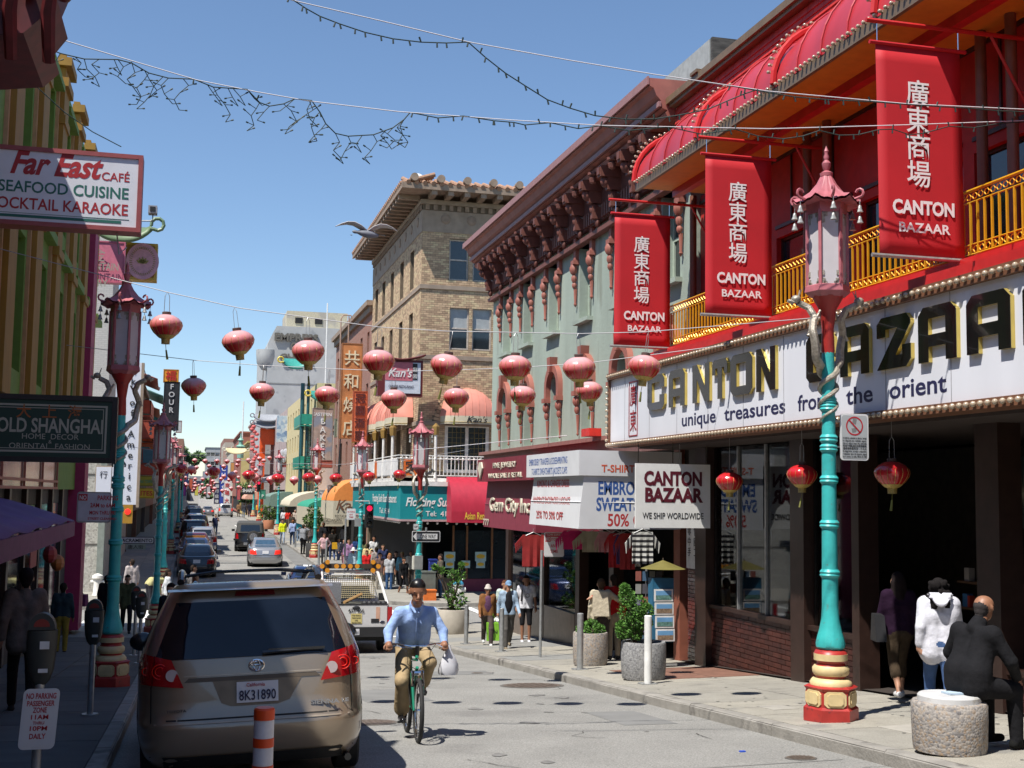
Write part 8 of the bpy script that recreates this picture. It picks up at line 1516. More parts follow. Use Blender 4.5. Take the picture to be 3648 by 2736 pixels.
def head(c,fwd,hair,skin=0,up=(0,0,1),fine=False,style='short',s=1.):
 """head prims round centre c; fwd = where the face looks; materials 0 skin 4 hair 5 eye 6 lip"""
 c,f=Vector(c),Vector(fwd).normalized();u=(Vector(up)-f*Vector(up).dot(f)).normalized();r=f.cross(u);A=lambda a,b,d:tuple(c+(r*a+f*b+u*d)*s)
 P=[(A(0,0,.03),A(0,-.02,.03),.083*s,.083*s,0,.02),(A(0,.03,-.045),A(0,.035,-.055),.055*s,.05*s,0,.02),(A(0,.05,-.09),A(0,.055,-.09),.025*s,.025*s,0,.02)]
 P+=[(A(0,.078,.015),A(0,.104,-.022),.010*s,.016*s,0,.008),(A(-.085,0,-.01),A(-.085,-.01,.02),.016*s,.016*s,0,.006),(A(.085,0,-.01),A(.085,-.01,.02),.016*s,.016*s,0,.006)]
 if fine:
  for q in(-1,1):P+=[(A(q*.027,.083,.01),A(q*.037,.079,.01),.005*s,.005*s,5,.003),(A(q*.02,.086,.032),A(q*.05,.074,.034),.004*s,.004*s,4,.003)]
  P+=[(A(-.022,.081,-.062),A(.022,.081,-.062),.008*s,.008*s,6,.004)]
 if hair:
  P+=[(A(0,-.012,.068),A(0,-.04,.05),.084*s,.085*s,4,.008),(A(0,-.045,0),A(0,-.05,-.03),.076*s,.062*s,4,.01)]
  if style=='long':P+=[(A(-.05,-.05,-.02),A(-.06,-.04,-.2),.06*s,.04*s,4,.03),(A(.05,-.05,-.02),A(.06,-.04,-.2),.06*s,.04*s,4,.03),(A(0,-.07,0),A(0,-.07,-.2),.06*s,.05*s,4,.03)]
  if style=='curly':
   rnd=random.Random(3)
   for _ in range(34):a=rnd.uniform(0,6.28);z=rnd.uniform(-.2,.1);rr=.1 if z>0 else.12;P.append((A(rr*math.cos(a)*1.05,-.05+rr*.8*math.sin(a)*.9,z),A(rr*math.cos(a),-.05+rr*.8*math.sin(a),z-.03),.032*s,.026*s,4,.01))
 if style=='hat':P+=[(A(0,0,.08),A(0,-.01,.12),.093*s,.08*s,4,.01),(A(0,.0,.07),A(0,.0,.072),.12*s,.12*s,4,.005,(1,1,5))]
 if style=='cap':P+=[(A(0,-.01,.07),A(0,-.01,.085),.092*s,.085*s,4,.01),(A(0,.08,.055),A(0,.12,.045),.06*s,.05*s,4,.01,(1,1,4))]
 return P
def hand(p,d,side,s=1.,m=0,curl=.5):
 """palm and five separate fingers from wrist p along d"""
 p,d=Vector(p),Vector(d).normalized();n=Vector(side).normalized();n=(n-d*n.dot(d)).normalized();w_=d.cross(n);P=[(tuple(p),tuple(p+d*.07*s),.03*s,.036*s,m,.01,(1,1,1))]
 for i,L in enumerate((.07,.078,.072,.056)):
  b=p+d*.08*s+w_*(i-1.5)*.022*s;e=b+(d*math.cos(curl)+n*math.sin(curl))*L*.55*s;e2=e+(d*math.cos(curl*2.4)+n*math.sin(curl*2.4))*L*.5*s;P+=[(tuple(b),tuple(e),.0105*s,.0095*s,m,.003),(tuple(e),tuple(e2),.0095*s,.008*s,m,.003)]
 b=p+d*.03*s-w_*.03*s;e=b+(d*.6-w_*.6+n*.5).normalized()*.045*s;P+=[(tuple(b),tuple(e),.013*s,.011*s,m,.004),(tuple(e),tuple(e+(d*.8+n*.6).normalized()*.03*s),.011*s,.009*s,m,.003)];return P
def figure(label,pos,rz,top,bot,hair=(.02,.015,.012),shoe=(.03,.03,.03),pose='stand',H=1.7,sleeves='long',legs='long',style='short',skin=SKIN,h=.025,fine=False,ang=0.,lean=0.,arms=None,heavy=1.,coat=0.,group=None,hands=False,name='person',cat='person'):
 s=H/1.72;t=thing(name,label,cat,pos,rz,group)
 J=dict(hip=(.085,0,.9),knee=(.095,.02,.5),ank=(.09,0,.09),sh=(.175,0,1.42),el=(.235,-.02,1.14),wr=(.25,.05,.9),ch=(0,0,1.28),hd=(0,.02,1.6));Lf={};Rt={}
 for S_,D in((-1,Lf),(1,Rt)):
  for k_ in('hip','knee','ank','sh','el','wr'):v=J[k_];D[k_]=Vector((v[0]*S_,v[1],v[2]))
 if pose in('walk','walkm'):
  a=1 if pose=='walk' else-1
  for D,q in((Lf,a),(Rt,-a)):D['knee']+=Vector((0,.13*q+.05,.01));D['ank']+=Vector((0,.25*q-.03,0 if q>0 else.06));D['el']+=Vector((0,-.08*q,0));D['wr']+=Vector((0,-.18*q+.06,.03))
 if pose=='armsup':
  for D in(Lf,Rt):D['el']=D['sh']+Vector((math.copysign(.24,D['sh'].x),-.02,.0));D['wr']=D['sh']+Vector((math.copysign(.05,D['sh'].x),-.06,.1))
 if pose=='akimbo':
  for D in(Lf,Rt):D['el']=Vector((math.copysign(.36,D['sh'].x),-.06,1.17));D['wr']=Vector((math.copysign(.2,D['sh'].x),.04,1.0))
 if pose=='phone':Lf['el']=Vector((-.25,.12,1.2));Lf['wr']=Vector((-.1,.16,1.5))
 if pose=='read':
  for D in(Lf,Rt):D['wr']=Vector((math.copysign(.08,D['sh'].x),.3,1.18));D['el']+=Vector((0,.05,0))
 hd=Vector((0,.02,1.6));ch=Vector((0,0,1.28));nk=Vector((0,0,1.47));face=Vector((math.sin(ang),math.cos(ang),-.05))
 if pose=='bend':
  def b_(v):k_=(v.z-.9);return Vector((v.x,v.y+k_*.85,.9+k_*.35))if v.z>.9 else v
  hd,ch,nk=b_(hd),b_(ch),b_(nk);face=Vector((0,.6,-.8))
  for D in(Lf,Rt):D['sh']=b_(D['sh']);D['el']=D['sh']+Vector((0,.06,-.25));D['wr']=D['el']+Vector((0,.05,-.22))
 if arms:
  for k_,v in arms.items():(Lf if k_[0]=='L' else Rt)[k_[1:]]=Vector(v)
 w_=heavy;Z=lambda v:tuple(Vector(v)*s);P=[];sg=(1,-1);c=.01*coat;hipz=.95
 for D in(Lf,Rt):
  sx=math.copysign(1,D['hip'].x);rl,rk,ra=.09*w_,.07,.055
  P+=[(Z(D['hip']),Z(D['knee']),rl,rk*.95,2,.02)]
  if legs=='long':P+=[(Z(D['knee']),Z(D['ank']+Vector((0,0,.03))),rk*.95,ra,2,.015)]
  elif legs=='shorts':P+=[(Z(D['knee']+Vector((0,0,.02))),Z(D['ank']),.052,.036,0,.008)]
  else:m_=D['knee'].lerp(D['ank'],.45);P+=[(Z(D['knee']),Z(m_),.066,.07,2,.01),(Z(m_),Z(D['ank']),.045,.034,0,.006)]
  P+=[(Z(D['ank']+Vector((0,-.03,-.045))),Z(D['ank']+Vector((0,.14,-.06))),.043,.038,3,.01)]
  m_=D['el'].lerp(D['sh'],.15)
  P+=[(Z(D['sh']),Z(D['el']),(.062+c)*w_**.5,.05+c,1,.03)]
  if sleeves=='long':P+=[(Z(D['el']),Z(D['wr']),.048+c,.038+c,1,.015)]
  elif sleeves=='short':P[-1]=(Z(D['sh']),Z(D['sh'].lerp(D['el'],.7)),.062,.056,1,.03);P+=[(Z(D['sh'].lerp(D['el'],.6)),Z(D['el']),.04,.038,0,.006),(Z(D['el']),Z(D['wr']),.038,.028,0,.01)]
  dr=(D['wr']-D['el']).normalized();P+=hand(Z(D['wr']),dr,(-sx,0,0),s,0)if hands else[(Z(D['wr']),Z(D['wr']+dr*.08),.033,.03,0,.01),(Z(D['wr']+dr*.08),Z(D['wr']+dr*.14+Vector((0,.01,0))),.026,.016,0,.01)]
  P+=[(Z(D['sh']*.78+nk*.0+Vector((0,0,D['sh'].z*.22))),Z(Vector((sx*.09,ch.y,ch.z))),.075*w_,.095*w_,1,.05),(Z((sx*.085*w_,ch.y,ch.z)),Z((sx*.07*w_,ch.y*.5,1.05)),.1*w_,.095*w_,1,.05),(Z((sx*.07*w_,ch.y*.3,1.08)),Z((sx*.08*w_,0,hipz-(.12 if coat else.0))),.098*w_,.108*w_+c,1,.04),(Z((sx*.07,-.01,hipz-.03)),Z((sx*.08,0,.88)),.1*w_,.1*w_,2,.04)]
 P+=[(Z(nk-Vector((0,0,.06))),Z(hd-Vector((0,0,.08))),.055,.05,0,.015),(Z(nk-Vector((0,0,.09))),Z(nk-Vector((0,0,.03))),.085,.068,1,.03)]
 P+=head(Z(hd),face,hair,style=style,fine=fine,s=s*1.0)
 skin_body('body',P,[skin,cm(top),cm(bot),cm(shoe),cm(hair or(.3,.3,.3)),EYE,LIP],t,h)
 return t
def bag(t,label_unused,p,sz,m,name='bag'):
 b=MB();x,y,z=p;a,d,e=sz
 b.add([(x-a/2,y-d/2,z-e),(x+a/2,y-d/2,z-e),(x+a/2*.9,y+d/2,z-e),(x-a/2*.9,y+d/2,z-e),(x-a/2*1.1,y-d*.3,z),(x+a/2*.8,y-d*.3,z-.02),(x+a/2*.8,y+d*.3,z),(x-a/2*.9,y+d*.3,z)],[(3,2,1,0),(4,5,6,7),(0,1,5,4),(1,2,6,5),(2,3,7,6),(3,0,4,7)]);return b
cp=Vector((2.54,13.68,0));cp.z=g(cp.y)+.0;slope=-.073
bk=thing('bicycle','green and black bicycle ridden straight towards the camera','bicycle',(cp.x,cp.y+.5,g(cp.y+.5)),R(180));bk.rotation_euler=(.073,0,R(180-3))
BG=M('bike_green',(.01,.2,.12),.3,coat=.5);BB=M('bike_black',(.015,.015,.015),.35)
def tw(mb,pts,r,n=8):mb.tube(pts,r,n)
for y in(.53,-.5):
 m=MB();m.tube([(0,y+.325*math.cos(2*math.pi*i/36),.345+.325*math.sin(2*math.pi*i/36))for i in range(36)],.024,8,close=True);w_=m.build('wheel',RUBBER,bk,smooth=True,world=False)
 m=MB();m.tube([(0,y+.295*math.cos(2*math.pi*i/36),.345+.295*math.sin(2*math.pi*i/36))for i in range(36)],.011,6,close=True);m.tube([(-.04,y,.345),(.04,y,.345)],.02,8)
 for i in range(18):q=2*math.pi*i/18;m.tube([(.02 if i%2 else-.02,y,.345),(0,y+.29*math.cos(q),.345+.29*math.sin(q))],.0018,3)
 m.build('rim',CHROME,w_,world=False)
m=MB();tw(m,[(0,.36,.9),(0,.33,1.0)],.022);tw(m,[(0,.38,.8),(0,-.05,.32)],.02);tw(m,[(0,.36,.88),(0,-.2,.85)],.016);tw(m,[(0,-.05,.32),(0,-.24,.95)],.016);[tw(m,[(0,-.05,.32),(sx*.06,-.5,.345)],.01)or tw(m,[(0,-.2,.82),(sx*.06,-.5,.345)],.009)for sx in(-1,1)];m.build('frame',BG,bk,smooth=True,world=False)
m=MB();[tw(m,[(sx*.055,.38,.74),(sx*.055,.44,.6),(sx*.05,.53,.345)],[.02,.018,.012])for sx in(-1,1)];m.build('fork',BG,bk,smooth=True,world=False);m=MB();m.tube([(-.07,.4,.74),(.07,.4,.74)],.028,8);[tw(m,[(sx*.05,.42,.76),(sx*.06,.45,.6)],.016)for sx in(-1,1)];m.build('fork_crown',CHROME,bk,smooth=True,world=False)
m=MB();tw(m,[(0,.34,.92),(0,.38,1.04)],.028);m.build('stem',BB,bk,smooth=True,world=False);m=MB();tw(m,[(-.31,.27,1.06),(-.2,.33,1.05),(-.08,.38,1.03),(.08,.38,1.03),(.2,.33,1.05),(.31,.27,1.06)],.014);[tw(m,[(sx*.22,.34,1.05),(sx*.28,.4,1.02)],.008,5)for sx in(-1,1)];m.build('handlebar',CHROME,bk,smooth=True,world=False)
m=MB();[tw(m,[(sx*.29,.28,1.06),(sx*.36,.25,1.06)],.019)for sx in(-1,1)];m.build('grip',BB,bk,world=False);m=MB();[tw(m,[(sx*.2,.36,1.04),(sx*.13,.5,.98),(sx*.12,.48,.84),(sx*.02,.42,.78)],.004,4)for sx in(-1,1)];m.build('brake_cable',BB,bk,world=False)
m=MB();m.ball((0,-.26,.99),(.07,.13,.035),10,6);m.build('saddle',BB,bk,world=False)
m=MB();m.tube([(.05,-.05,.32),(.09,.04,.18)],.012,5);m.box(.08,.17,.0,.08,.165,.185);m.tube([(-.05,-.05,.32),(-.09,-.14,.46)],.012,5);m.box(-.17,-.08,-.18,-.1,.45,.47);m.lathe([(.09,-.004),(.09,.004)],20);m.build('crankset',BB,bk,world=False)
cy=thing('person','cyclist in a pale blue shirt and khaki trousers riding towards the camera','person',(cp.x,cp.y+.5,g(cp.y+.5)),R(177))
BLS,KHK=1,2;P=[]
HP={}
for sx in(-1,1):
 hip,knee,ank=Vector((sx*.09,-.2,1.0)),(Vector((sx*.16,.24,.66))if sx>0 else Vector((sx*.16,.2,.86))),(Vector((.125,.0,.27))if sx>0 else Vector((-.13,-.16,.55)))
 P+=[(hip,knee,.1,.08,2,.03),(knee,ank+Vector((0,0,.06)),.07,.09,2,.02)]
 P+=[(ank,ank-Vector((0,0,.05)),.04,.04,3,.008),(ank+Vector((0,-.04,-.05)),ank+Vector((0,.15,-.055)),.042,.036,3,.01)]
 sh,el,wr=Vector((sx*.185,.1,1.41)),Vector((sx*.31,.13,1.2)),Vector((sx*.315,.2,1.1))
 P+=[(sh,el,.062,.056,1,.03),(el,wr,.058,.044,1,.02),((sx*.09,.05,1.43),sh,.058,.064,1,.03),((sx*.095,.06,1.33),(sx*.08,-.1,1.12),.105,.108,1,.05),((sx*.08,-.06,1.14),(sx*.08,-.18,1.04),.11,.115,1,.04),((sx*.07,-.2,1.03),(sx*.07,-.2,.98),.11,.11,2,.03)]
 P+=hand(wr+Vector((0,.01,-.015)),Vector((0,.9,-.35)),Vector((0,-.2,-1)),.95,0,.9)
P+=[((0,.1,1.48),(0,.2,1.56),.06,.056,0,.02),((0,.08,1.44),(0,.12,1.5),.09,.075,1,.03),((-.05,.17,1.47),(-.02,.215,1.42),.02,.014,1,.006),((.05,.17,1.47),(.02,.215,1.42),.02,.014,1,.006)]
P+=head((0,.22,1.645),(0,1,-.3),(1,1,1),fine=True,s=1.06);P+=[((-.03,.318,1.58),(.03,.318,1.58),.007,.007,4,.003)]
P=[(tuple(p[0]),tuple(p[1]),*p[2:])for p in P]
skin_body('body',P,[SKIN2,M('blue_shirt',(.3,.43,.72),.8,var=.1,scale=10,bump=1.,bscale=11,spec=.2),M('khaki',(.34,.25,.14),.85,var=.14,scale=8,bump=1.,bscale=11,spec=.2),M('black_shoe',(.012,.012,.014),.15,var=0,coat=.5),M('black_hair',(.008,.007,.007),.35,var=0),EYE,LIP],cy,.0105,.025)
m=MB();m.tube([(0,.205,1.36),(0,.19,1.3),(0,.15,1.2),(0,.08,1.1)],.006,4);m.build('shirt_placket',M('placket',(.22,.33,.6),.7),cy,world=False)
pb=thing('plastic_bag','white plastic carrier bag hanging from the cyclist\'s handlebar','bag',(cp.x+.36,cp.y+.27,cp.z+1.02))
m=MB();rnd=random.Random(4)
m.lathe([(.015,.0),(.03,-.06),(.07,-.13),(.105,-.22),(.115,-.29),(.1,-.33),(.0,-.34)],22,(0,0,0),fl=lambda q,z:1+.1*math.sin(q*5+z*20)+.05*math.sin(q*11+z*31),sq=(1,.65));m.build('film',M('bag_film',(.62,.62,.66),.35,var=.05,alpha=.9),pb,smooth=60,world=False);m=MB();m.tube([(-.02,0,.04),(0,0,-.02)],.006,4);m.build('handle',MATS['bag_film'],pb,world=False)
def at(x,y,off=.15):return tuple(gnd(x,y,off))
W1=(.62,.62,.68)
t=figure('woman in a white hooded jacket and jeans with long curly black hair',tuple(Vector((onY(3350,2500,12.5)[0],12.5,g(12.5)+.2))),R(-25),W1,(.06,.11,.24),(.012,.01,.01),(.02,.02,.02),'walk',1.55,style='curly',h=.016,coat=1,heavy=1.2,hands=True)
m=MB();m.grid(lambda u,v:(.14*math.cos(math.pi*(1+u))*(1-.3*v),-.1-.1*math.sin(math.pi*u)*v,1.42-.14*math.sin(math.pi*u)*v-.02),12,5);o=m.build('hood',cm(W1),t,smooth=True,world=False);o.modifiers.new('s','SOLIDIFY').thickness=.03
t=figure('woman in a dark purple top, cropped brown trousers and white trainers in the shade',tuple(Vector((onY(3205,2500,14.6)[0],14.6,g(14.6)+.22))),R(-15),(.018,.006,.02),(.05,.035,.022),(.015,.01,.01),(.6,.6,.6),'walkm',1.62,legs='capri',style='long',h=.018,hands=True,heavy=1.05)
b=bag(t,'',(-.28,-.05,1.1),(.14,.3,.35),BLACK);b.build('shoulder_bag',BLACK,t,world=False)
sp_=Vector((SEAT.x+.4,SEAT.y+.02,SEAT.z));t=thing('person','balding man in a black suit sitting on the round stone seat, looking right','person',tuple(sp_),R(-78));P=[]
for sx in(-1,1):
 hip,knee,ank=Vector((sx*.1,-.22,.6)),Vector((sx*.17,.2,.55)),Vector((sx*.17,.22,.1));sh,el,wr=Vector((sx*.2,-.1,1.08)),Vector((sx*.3,.02,.84)),Vector((sx*.2,.2,.68))
 if sx<0:el,wr=Vector((-.33,-.1,.86)),Vector((-.3,-.02,.68))
 P+=[(hip,knee,.12,.085,1,.03),(knee,ank,.08,.062,1,.02),(ank+Vector((0,-.04,-.05)),ank+Vector((0,.17,-.06)),.045,.038,3,.01),(sh,el,.075,.062,1,.04),(el,wr,.06,.048,1,.02),((sx*.1,-.12,1.08),sh,.07,.08,1,.05),((sx*.1,-.1,1.0),(sx*.09,-.2,.72),.115,.13,1,.05),((sx*.1,-.22,.72),(sx*.1,-.22,.6),.14,.13,1,.05)]+hand(wr,(wr-el),(-sx*.3,0,-1),1,0,.5)
P+=[((0,-.08,1.12),(0,-.0,1.24),.062,.055,0,.02),((0,-.09,1.12),(0,-.06,1.17),.09,.075,1,.02)]+head((0,.02,1.31),(-.1,1,-.08),(1,1,1),fine=True,s=1.02)
P=[(tuple(p[0]),tuple(p[1]),*p[2:])for p in P if not(p[4]==4 and p[2]>.08 and p[3]>.084)]
skin_body('body',P,[SKIN2,cm((.012,.012,.014)),cm((.012,.012,.014)),cm((.01,.01,.01)),cm((.04,.035,.035)),EYE,LIP],t,.015,.03)
m=MB();m.box(SEAT.x-.05,SEAT.x+.1,SEAT.y-.1,SEAT.y+.05,SEAT.z+.519,SEAT.z+.535);tag(m.build('folded_paper',M('paper_blue',(.4,.5,.6),.7)),'folded pale paper lying on top of the round stone seat','paper')
t=figure('old person in a bucket hat and brown cardigan over a purple jumper',at(1735,2300),R(172),(.2,.09,.035),(.08,.06,.055),(.5,.45,.42),(.55,.55,.55),'walk',1.5,style='hat',h=.018,skin=SKIN2,heavy=1.08,hands=True)
m=MB();m.ball((0,.07,1.04),(.125,.06,.24),14,8);m.build('jumper',cm((.11,.05,.1)),t,smooth=True,world=False)
p=Vector(at(1752,2300));gb2=thing('shopping_bag','lime green shopping bag carried low between the two old pedestrians','bag',(p.x,p.y-.1,p.z+.1));b=bag(None,'',(0,0,.5),(.34,.14,.46),None);b.build('bag_body',M('lime_bag',(.22,.5,.04),.5),gb2,world=False);m=MB();m.tube([(-.08,0,.5),(0,0,.72),(.08,0,.5)],.01,4);m.build('strap',MATS['lime_bag'],gb2,world=False);text('DN',.14,BLACK,gb2,(0,-.065,.22),UX,UZ,bold=1,world=False)
t=figure('man in a pale denim jacket and blue cap walking behind a bollard',at(1808,2312),R(176),(.3,.4,.52),(.09,.085,.08),(.16,.27,.42),(.2,.16,.11),'walkm',1.62,style='cap',h=.018,hands=True)
m=MB();m.ball((0,.075,1.12),(.11,.06,.28),14,8);m.build('black_shirt',cm((.015,.015,.018)),t,smooth=True,world=False)
figure('smiling woman with sunglasses and a green and white top behind the man in the cap',at(1795,2285),R(185),(.5,.6,.55),(.05,.05,.06),(.1,.04,.02),pose='stand',H=1.62,sleeves='short',h=.02)
t=figure('long haired youth in a white printed T-shirt and black shorts by the shop window',at(1872,2290),R(170),(.65,.65,.7),(.015,.015,.018),(.02,.015,.012),(.6,.6,.65),'stand',1.76,'short','shorts','long',h=.018,skin=SKIN2,hands=True)
b=bag(t,'',(0,-.2,1.35),(.3,.16,.45),BLACK);b.build('backpack',BLACK,t,world=False);m=MB();m.tube([(.12,.11,1.4),(.14,.12,1.1)],.018,5);m.build('backpack_strap',BLACK,t,world=False);m=MB();m.tube([(-.03+.05*math.cos(a),.115,1.25+.05*math.sin(a))for a in[i*.5 for i in range(13)]],.007,4,close=True);m.build('shirt_print',BLACK,t,world=False)
xa=onY(2140,2300,23.9)[0];t=figure('person in a beige jumper with a backpack beside a companion in red',(xa,23.9,g(23.9)+.2),R(-8),(.5,.44,.33),(.05,.04,.04),(.08,.05,.03),h=.02,H=1.6,arms={'Rel':(.4,.02,1.28),'Rwr':(.62,.02,1.32)},heavy=1.1);b=bag(t,'',(-.05,-.22,1.4),(.32,.2,.5),None);b.build('backpack',cm((.55,.48,.36)),t,world=False)
xb=onY(2192,2300,23.9)[0];figure('person in a bright red jumper and beige trousers with an arm round a friend',(xb,24.0,g(24)+.2),R(5),(.42,.015,.015),(.24,.2,.15),(.03,.02,.015),h=.02,H=1.68,arms={'Lel':(-.38,-.1,1.36),'Lwr':(-.52,-.1,1.3)},heavy=1.1)
figure('man in a grey brown jacket and jeans reading by the dark restaurant window',at(1568,2130),R(90),(.1,.085,.065),(.03,.06,.12),pose='read',H=1.74,h=.025,skin=SKIN2,coat=1)
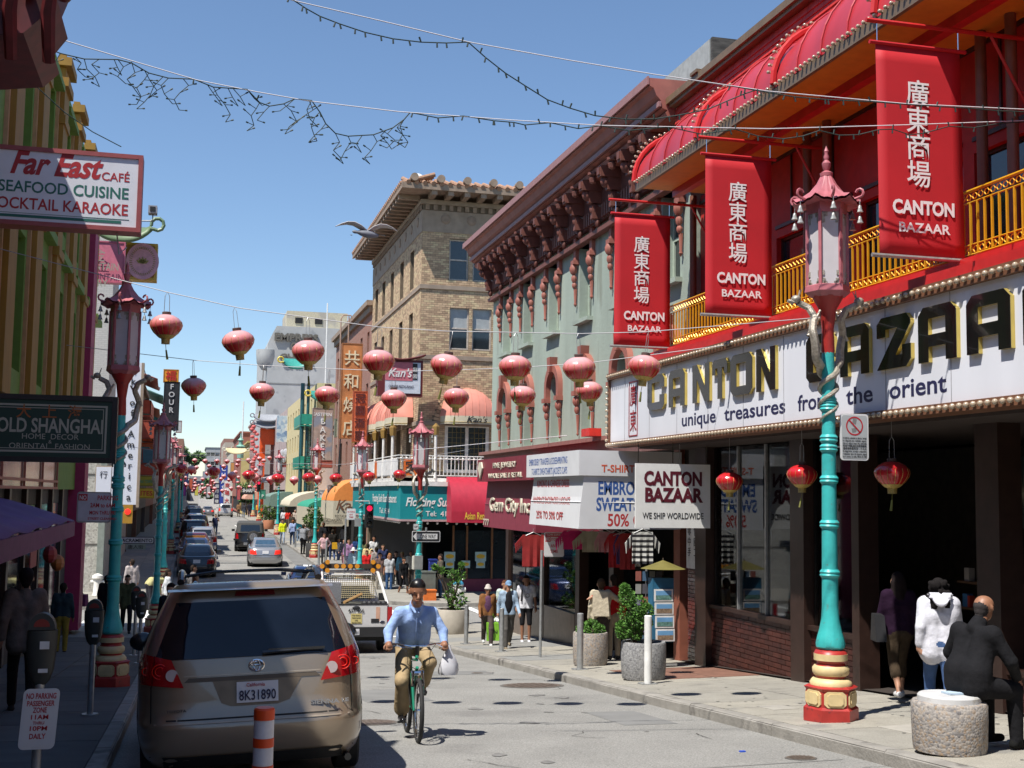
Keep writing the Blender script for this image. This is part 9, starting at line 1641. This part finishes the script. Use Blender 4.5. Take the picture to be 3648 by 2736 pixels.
C=[('woman with curly auburn hair in a light grey T-shirt and jeans waiting to cross',1385,2112,.0,180,(.45,.46,.48),(.04,.09,.2),(.28,.12,.04),'stand',1.66,dict(sleeves='short',style='long')),('woman in black skirt and coat crossing beside the turquoise lamp post',1436,2125,0,200,(.012,.012,.013),(.012,.012,.013),(.02,.015,.01),'walk',1.6,dict(legs='shorts')),('fair haired woman in black and light blue jacket behind the woman in black',1430,2100,0,175,(.15,.35,.45),(.03,.03,.04),(.4,.25,.1),'stand',1.62,{}),('woman in sunglasses with a black top behind the woman in grey',1408,2098,0,180,(.015,.015,.018),(.05,.05,.05),(.02,.015,.01),'stand',1.63,{}),('man in a brown jacket and pale shirt right of the arrow board',1350,2112,0,190,(.16,.1,.09),(.3,.27,.22),(.03,.02,.015),'stand',1.68,{}),('man with grey jacket seen from behind near the crossing',1338,2085,0,10,(.3,.26,.24),(.1,.1,.1),(.02,.015,.01),'stand',1.7,{}),('person in bright red in front of the man in pale yellow',1304,2085,0,180,(.55,.02,.02),(.05,.05,.06),(.05,.02,.01),'stand',1.55,{}),('heavy man in a pale yellow shirt seen from behind',1308,2070,0,5,(.6,.48,.24),(.1,.08,.06),(.02,.015,.01),'stand',1.72,dict(heavy=1.2)),('second person in red close to the pale yellow shirt',1322,2080,0,180,(.4,.02,.02),(.03,.03,.04),(.02,.015,.01),'stand',1.52,{}),('person in a white cowboy hat and light blue top by the kerb',1256,2070,0,170,(.45,.6,.68),(.3,.3,.32),(.7,.7,.7),'stand',1.5,dict(style='hat')),('person in a navy anorak behind the man in the brown jacket',1362,2075,.14,180,(0.03,0.04,0.1),(0.05,0.05,0.06),(0.02,0.015,0.01),'stand',1.7,{}),('woman in a cream blouse right of the lamp post foot',1462,2095,.14,170,(0.55,0.5,0.42),(0.08,0.06,0.05),(0.1,0.05,0.03),'stand',1.58,{}),('person in olive standing behind the red shirts',1288,2050,.14,10,(0.15,0.15,0.07),(0.05,0.05,0.05),(0.02,0.015,0.01),'stand',1.7,{}),('tall man in a white cap shirt far behind the red shirts',1330,2042,.14,180,(0.6,0.6,0.6),(0.1,0.1,0.15),(0.03,0.02,0.015),'walk',1.78,{}),('woman in a mauve top beside the thin post',1240,2040,.14,190,(0.35,0.2,0.35),(0.05,0.05,0.08),(0.04,0.02,0.01),'walkm',1.6,{}),('person in dark blue between the thin post and the lamp post',1270,2035,.14,0,(0.02,0.05,0.15),(0.05,0.05,0.05),(0.02,0.015,0.01),'stand',1.68,{}),('person in grey entering the dark shop under the orange awning',1222,1975,.14,-60,(0.2,0.2,0.21),(0.04,0.04,0.05),(0.02,0.015,0.01),'walk',1.7,{}),('person in black under the green awning',1168,1955,.14,0,(0.015,0.015,0.02),(0.03,0.03,0.03),(0.02,0.015,0.01),'stand',1.72,{}),('person in a rust coloured coat under the green awning',1140,1938,.14,180,(0.3,0.09,0.03),(0.05,0.04,0.04),(0.02,0.015,0.01),'stand',1.66,{}),('person in pale green under the cream canvas',1092,1905,.14,180,(0.4,0.5,0.38),(0.1,0.1,0.12),(0.05,0.03,0.02),'walk',1.64,{}),('person in black under the cream canvas',1070,1895,.14,0,(0.02,0.02,0.02),(0.03,0.03,0.03),(0.02,0.015,0.01),'stand',1.72,{}),('person in sky blue far under the cream canvas',1000,1868,.14,0,(0.25,0.4,0.6),(0.08,0.1,0.15),(0.05,0.03,0.02),'stand',1.68,{}),('person in maroon near the terracotta pot',972,1872,.14,180,(0.3,0.03,0.06),(0.06,0.05,0.05),(0.02,0.015,0.01),'walk',1.66,{}),('person in tan close to the far lamp posts',952,1846,.14,0,(0.4,0.3,0.18),(0.1,0.1,0.1),(0.02,0.015,0.01),'walk',1.7,{}),('girl with pink trousers and a black top behind the thin post',1224,2020,0,160,(.02,.02,.03),(.5,.25,.3),(.02,.015,.01),'walk',1.45,{}),('child in a white and blue top left of the pink trousers',1205,2006,0,190,(.55,.58,.65),(.1,.15,.3),(.02,.015,.01),'walkm',1.3,{}),('man in a pink shirt and grey trousers walking towards the camera',1153,2012,.14,185,(.6,.38,.4),(.14,.13,.13),(.05,.02,.015),'akimbo',1.62,dict(shoe=(.6,.6,.6))),('person in black with a mustard yellow shoulder bag',1183,1998,.14,0,(.02,.018,.016),(.05,.08,.18),(.02,.015,.01),'walk',1.7,{}),('broad man in a black jacket and cap seen from behind',1150,1975,.14,0,(.015,.016,.02),(.3,.2,.14),(.1,.04,.02),'stand',1.85,dict(heavy=1.25)),('man in a charcoal coat left of the arrow board',1172,1985,.14,10,(.05,.04,.04),(.03,.03,.03),(.02,.015,.01),'stand',1.74,{}),('portly man in a grey jumper stretching his arms beside the kerb',1078,1975,.14,-40,(.24,.25,.27),(.012,.012,.013),(.05,.04,.03),'armsup',1.74,dict(heavy=1.2)),('worker in a fluorescent yellow vest and jeans',1005,1942,.0,180,(.68,.75,.02),(.3,.36,.45),(.02,.015,.01),'walk',1.74,{}),('woman in a pale blue top with a bundle seen from behind',1041,1942,.14,0,(.3,.38,.6),(.03,.05,.1),(.2,.08,.03),'walk',1.66,dict(heavy=1.15)),('person in a turquoise top beside the pale blue one',1064,1930,.14,0,(.05,.4,.5),(.2,.28,.4),(.25,.12,.06),'stand',1.6,{}),('person in a white coat by the green sapling',1093,1945,.14,0,(.6,.58,.55),(.3,.28,.26),(.15,.1,.07),'stand',1.66,{}),('person in pale pink beside the orange topped lamp post',1112,1960,.14,0,(.65,.55,.55),(.1,.1,.1),(.02,.015,.01),'stand',1.66,{}),('person in a scarlet top far along the right pavement',1024,1885,.14,0,(.6,.03,.02),(.25,.22,.18),(.02,.015,.01),'walk',1.66,{}),('person in a white top with a bag beside the scarlet one',1008,1880,.14,0,(.65,.63,.65),(.1,.1,.12),(.02,.015,.01),'walk',1.6,{}),('grey haired man in a beige shirt behind the scarlet top',1050,1885,.14,170,(.5,.42,.35),(.1,.08,.06),(.3,.28,.26),'stand',1.7,{}),('dark clothed man lower than the beige shirt',1038,1905,.14,170,(.06,.05,.04),(.05,.05,.05),(.03,.02,.015),'stand',1.65,{}),('person in a white shirt near the far lamp posts',968,1850,.14,0,(.65,.65,.68),(.5,.5,.5),(.02,.015,.01),'stand',1.7,{}),('tall person in black between the two far lamp posts',888,1843,.14,0,(.02,.02,.03),(.03,.03,.05),(.02,.015,.01),'stand',1.8,{}),('person in dark clothes left of the tall one in black',868,1843,.14,0,(.05,.05,.06),(.1,.14,.2),(.05,.03,.02),'stand',1.7,{}),('person in brown near the silver SUV',849,1842,.14,0,(.25,.14,.07),(.1,.07,.05),(.05,.03,.02),'stand',1.75,{}),('person with a yellow top near the farthest lamp posts',918,1842,.14,0,(.6,.4,.05),(.05,.05,.05),(.02,.015,.01),'stand',1.7,{}),('person in grey with a fair head near the far planter',945,1850,.14,180,(.3,.28,.3),(.1,.1,.12),(.3,.2,.12),'stand',1.65,{}),('person in a dark vest holding a phone to the ear beside the parked row',766,1914,.0,185,(.03,.04,.09),(.08,.12,.2),(.02,.015,.01),'phone',1.75,dict(sleeves='short')),('man in a white shirt crossing left of the minivan roof',592,2215,.0,-80,(.6,.62,.64),(.4,.36,.3),(.03,.02,.015),'walk',1.72,dict(fine=True)),('woman in a pale blue shirt reading a phone above the minivan roof',690,2230,.0,-85,(.45,.58,.64),(.1,.1,.12),(.12,.04,.02),'read',1.66,dict(style='long')),('man in a grey shirt just behind the woman reading her phone',683,2195,.0,-80,(.15,.14,.14),(.05,.05,.06),(.03,.02,.015),'walk',1.76,{}),('person in a cream outfit with a dark bag in the shaded doorway',465,2160,.14,20,(.42,.37,.36),(.45,.42,.4),(.03,.02,.015),'stand',1.68,dict(coat=1)),('bending person in a pale yellow top in the shade',528,2175,.14,-60,(.45,.42,.2),(.04,.04,.05),(.03,.02,.015),'bend',1.7,{}),('silhouetted walker holding a purple bag at the left crossing',252,2245,.14,-20,(.02,.015,.02),(.015,.015,.015),(.012,.01,.01),'walk',1.66,dict(coat=1.5)),('silhouetted person leaning forward beside the shaded lamp post',372,2250,.14,-30,(.012,.012,.014),(.012,.012,.014),(.012,.01,.01),'stand',1.62,dict(coat=1.5,heavy=1.1)),('person in an olive coat with a satchel walking towards the camera',447,2255,.14,185,(.07,.08,.04),(.015,.015,.02),(.02,.015,.01),'walk',1.66,dict(coat=1)),('dark haired person in a black top beside the minivan',598,2400,.14,150,(.02,.022,.03),(.02,.02,.02),(.015,.01,.01),'stand',1.6,{}),('man in a dusty beige jacket seen from behind on the near left pavement',70,2545,.14,10,(.17,.13,.11),(.015,.012,.012),(.015,.01,.01),'walk',1.78,dict(coat=1.5,h=.02)),('person in yellow trousers standing in the shaded left shopfront',215,2330,.14,0,(.03,.05,.06),(.3,.22,.04),(.02,.015,.01),'stand',1.62,{})]
for lb,x,y,off,rz,tp,bt,hr,ps,H_,kw in C:
 p=at(x,y,off);d=(p[1]);kw=dict(kw);kw.setdefault('h',.024 if d<60 else.035);t=figure(lb,p,R(rz),tp,bt,hr,pose=ps,H=H_,skin=random.choice((SKIN,SKIN2)),**kw)
 if 'mustard' in lb:b=bag(t,'',(.1,-.18,1.0),(.3,.2,.35),None);b.build('shoulder_bag',cm((.55,.3,.02)),t,world=False)
 if 'purple bag' in lb:b=bag(t,'',(.3,.15,1.05),(.2,.3,.35),None);b.build('bag',cm((.2,.05,.12)),t,world=False)
 if 'cowboy' in lb:m=MB();m.lathe([(.2,0),(.19,.02),(.09,.01),(.08,.1),(0,.12)],14,(0,.02,1.5*1.62/1.72));m.build('hat',cm((.72,.7,.66)),t,world=False)
finish_text()
